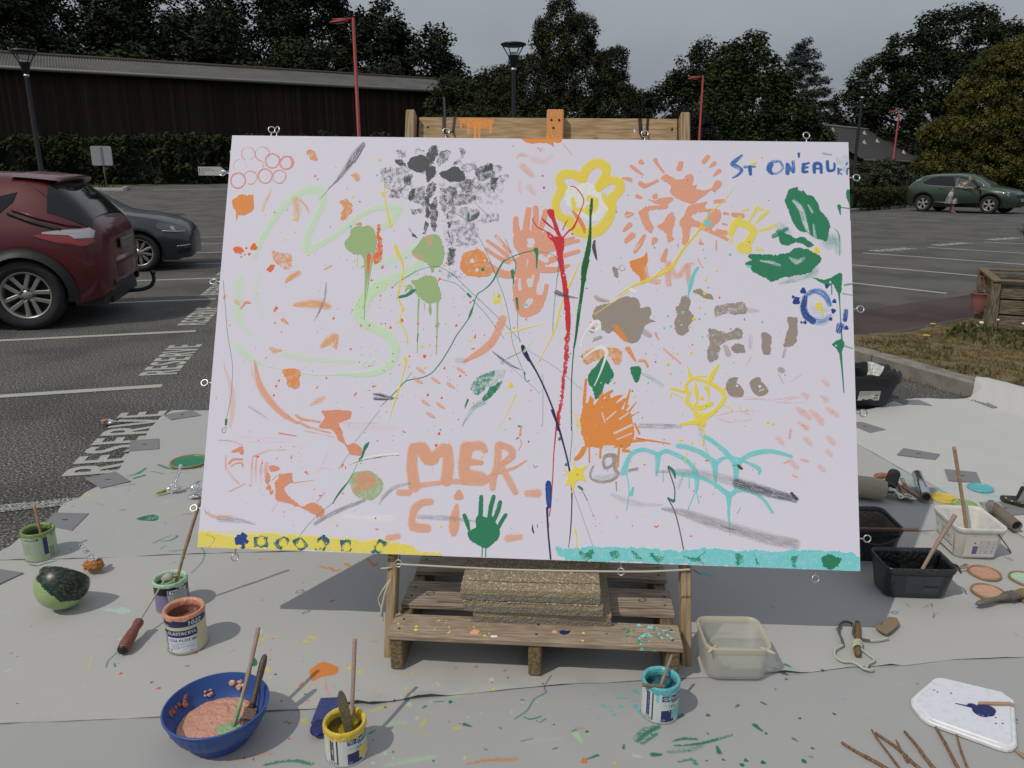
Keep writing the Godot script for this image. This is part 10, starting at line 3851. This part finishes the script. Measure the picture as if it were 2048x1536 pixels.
	b.p("tb",[130,726,137,715,147,711,159,718,143,734],3,.95,.12)
	b.dots("ye",[147,722,6])
	b.s("ye",[154,722,1,153,725,1,151,728,1,147,729,1,144,728,1,141,726,1,140,723,1,141,719,1,143,717,1,147,716,1,150,717,1,153,719,1,154,722,1],.9,.3,.3)
	b.p("tb",[162,718,176,712,183,717,190,728,175,734,166,726],3,.95,.12)
	b.dots("ye",[176,724,6])
	b.s("ye",[182,723,1,182,727,1,179,729,1,176,730,1,173,729,1,170,727,1,169,724,1,170,720,1,172,718,1,175,717,1,179,718,1,181,720,1,182,723,1],.9,.3,.3)
	b.p("tb",[204,716,215,708,225,715,224,722,218,726,218,733,207,734],3,.95,.12)
	b.dots("ye",[211,723,6])
	b.s("ye",[218,723,1,217,726,1,215,729,1,212,730,1,208,729,1,206,727,1,204,724,1,205,720,1,208,718,1,211,717,1,214,718,1,217,720,1,218,723,1],.9,.3,.3)
	b.p("tb",[244,714,262,712,262,733,245,733],3,.95,.12)
	b.dots("ye",[255,726,6])
	b.s("ye",[262,726,1,261,729,1,259,731,1,255,732,1,252,732,1,249,729,1,248,726,1,249,723,1,251,720,1,254,719,1,258,720,1,260,723,1,262,726,1],.9,.3,.3)
	b.p("tb",[296,734,309,711,324,716,312,734],3,.95,.12)
	b.dots("ye",[311,724,6])
	b.s("ye",[318,724,1,317,727,1,315,730,1,312,731,1,308,730,1,306,728,1,305,724,1,305,721,1,308,719,1,311,718,1,314,718,1,317,721,1,318,724,1],.9,.3,.3)
	b.dots("bd",[203,731,1.5,215,709,2.5])
	b.s("bk",[14,714,.5,29,719,.5,21,733,.5,12,734,.5],.8,.3,.4)
	b.s("sm",[359,557,9,358,586,10,364,621,11],.98,.25,.03)
	b.s("sm",[360,557,9.5,375,555,9.5,386,573,10.5,398,568,9.5,410,556,9.5],.98,.25,.03)
	b.s("sm",[417,557,10,420,584,10.5,418,609,11],.98,.25,.03)
	b.s("sm",[373,561,9.5,384,575,10.5,395,575,9.5],.98,.3)
	b.s("sm",[360,621,7,392,616,4.5,433,611,5,475,611,7,489,608,3],.9,.4,.1)
	b.s("sm",[450,554,12,447,583,11,450,606,11],.98,.25,.03)
	b.s("sm",[452,552,9.5,473,549,8.5,481,557,6],.95,.35,.08)
	b.s("sm",[453,577,7,476,578,4.5],.95,.3)
	b.s("sm",[452,600,10.5,474,601,9.5,487,607,5.5],.95,.3,.04)
	b.s("sm",[504,548,7,503,581,7,497,604,7,497,620,5.5],.95,.35,.08)
	b.s("sm",[506,546,6,525,554,7,527,566,7,511,579,6],.95,.35,.08)
	b.s("sm",[511,585,6,522,603,7,535,625,6],.9,.5,.12)
	b.s("sm",[487,601,3,505,594,3.5,532,585,3,552,572,1.5],.9,.3,.1)
	b.s("sm",[393,646,6,379,648,7,367,658,8,363,674,6.5,366,688,8.5,389,690,8],.95,.35,.05)
	b.dots("sm",[440,634,8])
	b.s("sm",[437,651,3.5,435,669,8.5,434,687,9.5,434,697,5.5],.97,.25,.04)
	b.s("sm",[339,632,6,355,632,6.5],.95,.4,.06)
	b.s("sm",[555,627,6,572,626,8.5],.9,.5,.1)
	b.s("sm",[324,708,6,340,705,6],.9,.5,.08)
	b.s("sm",[525,702,7,545,699,6],.85,.6,.1)
	b.s("sm",[393,585,.5,394,597,.5],.6)
	b.s("gy",[374,672,4,407,672,5,436,673,4,471,676,1.5],.5,.7,.4)
	b.s("ye",[475,570,1.5,479,566,1.5])
	b.s("gy",[310,643,3.5,330,624,4,357,617,2],.5,.6,.4)
	b.s("cr",[291,675,6,330,675,5],.5,.9,.3)
	b.p("gr",[458,693,471,686,470,672,476,664,489,669,497,665,506,681,511,689,510,701,502,711,490,719,478,716,463,708,458,699],1.5)
	b.s("gr",[478,674,4,478,654,4,478,635,3.5])
	b.s("gr",[493,667,3.5,495,651,4,499,634,3.5])
	b.s("gr",[501,673,3.5,507,657,4,510,643,3.5])
	b.s("gr",[508,685,3.5,515,672,3.5,520,664,3.5])
	b.s("gr",[460,691,2,456,679,4,451,667,3.5])
	b.s("wh",[485,651,1.5,487,665,1.5])
	b.s("wh",[499,665,1,503,649,1])
	b.s("gr",[483,718,1,483,733,1])
	b.s("gr",[489,717,1,489,733,1])
	b.s("wh",[506,651,.5,508,646,.5],.5)
	b.s("sa",[540,529,2.5,541,518,1.5,543,513,.5])
	b.s("sa",[541,537,1,543,545,1,538,555,1])
	b.dots("ro",[402,531,2.5,398,551,2.5,522,502,1.5])
	b.s("lg",[574,556,6,581,562,4.5],.4,.8,.4)
	b.p("tq",[604,713,631,715,664,710,703,710,754,710,805,712,851,707,871,706,897,709,927,707,965,708,998,705,1073,704,1093,707,1102,715,1101,735,977,735,826,734,672,734,621,734,611,727],4,.98,.02)
	b.p("gr",[644,718,654,722,667,716,665,727,656,735,647,730],4.5,.95,.4)
	b.p("gr",[695,718,706,717,710,725,698,731],4.5,.95,.4)
	b.p("gr",[729,715,739,719,749,729,734,727],4.5,.95,.4)
	b.p("gr",[759,718,775,723,785,720,780,733,770,732],4.5,.95,.4)
	b.p("gr",[813,719,833,723,851,712,841,723,851,734,826,727],4.5,.95,.4)
	b.p("gr",[899,713,914,715,912,728,902,733],4.5,.95,.4)
	b.p("gr",[930,714,939,731,932,732],4.5,.95,.4)
	b.p("gr",[989,715,1002,711,997,732,987,727],4.5,.95,.4)
	b.p("gr",[1039,714,1053,710,1070,715,1065,726,1053,736,1042,730],4.5)
	b.spatter("ro",[178,231,471,489],70,.6,2.25,1)
	b.spatter("ye",[95,56,349,458],22,.75,2.5,2)
	b.spatter("pk",[234,266,659,551],60,.6,2,3)
	b.spatter("tq",[408,190,909,459],34,.75,2.5,4)
	b.spatter("bk",[20,48,1003,687],90,.5,1.1,5)
	b.spatter("gr",[234,266,759,548],50,.6,1.75,6)
	b.spatter("ye",[586,259,925,542],40,.75,2.5,7)
	b.spatter("ro",[603,258,906,691],70,.6,2,8)
	b.spatter("sa",[539,114,893,391],30,.75,2,9)
	b.spatter("ro",[74,527,326,696],40,.6,2,10)
	b.spatter("sa",[-17,272,309,697],40,.6,1.75,11)
	b.s("sa",[360,419,3,365,423,3.5,372,427,2],.85,.3,.3)
	b.s("sa",[386,436,3,392,440,3.5,399,444,2],.85,.3,.3)
	b.s("sa",[413,444,2.5,418,448,3.5,425,452,2],.85,.3,.3)
	b.s("sa",[371,475,2.5,376,479,3.5,383,483,2],.85,.3,.3)
	b.s("sa",[397,479,2.5,402,483,3.5,409,487,2],.85,.3,.3)
	b.s("sa",[380,496,2.5,386,500,3.5,393,504,2],.85,.3,.3)
	b.s("sa",[356,436,3,361,441,3.5,369,445,2],.85,.3,.3)
	b.s("sa",[429,417,2.5,434,421,3.5,441,425,2],.85,.3,.3)
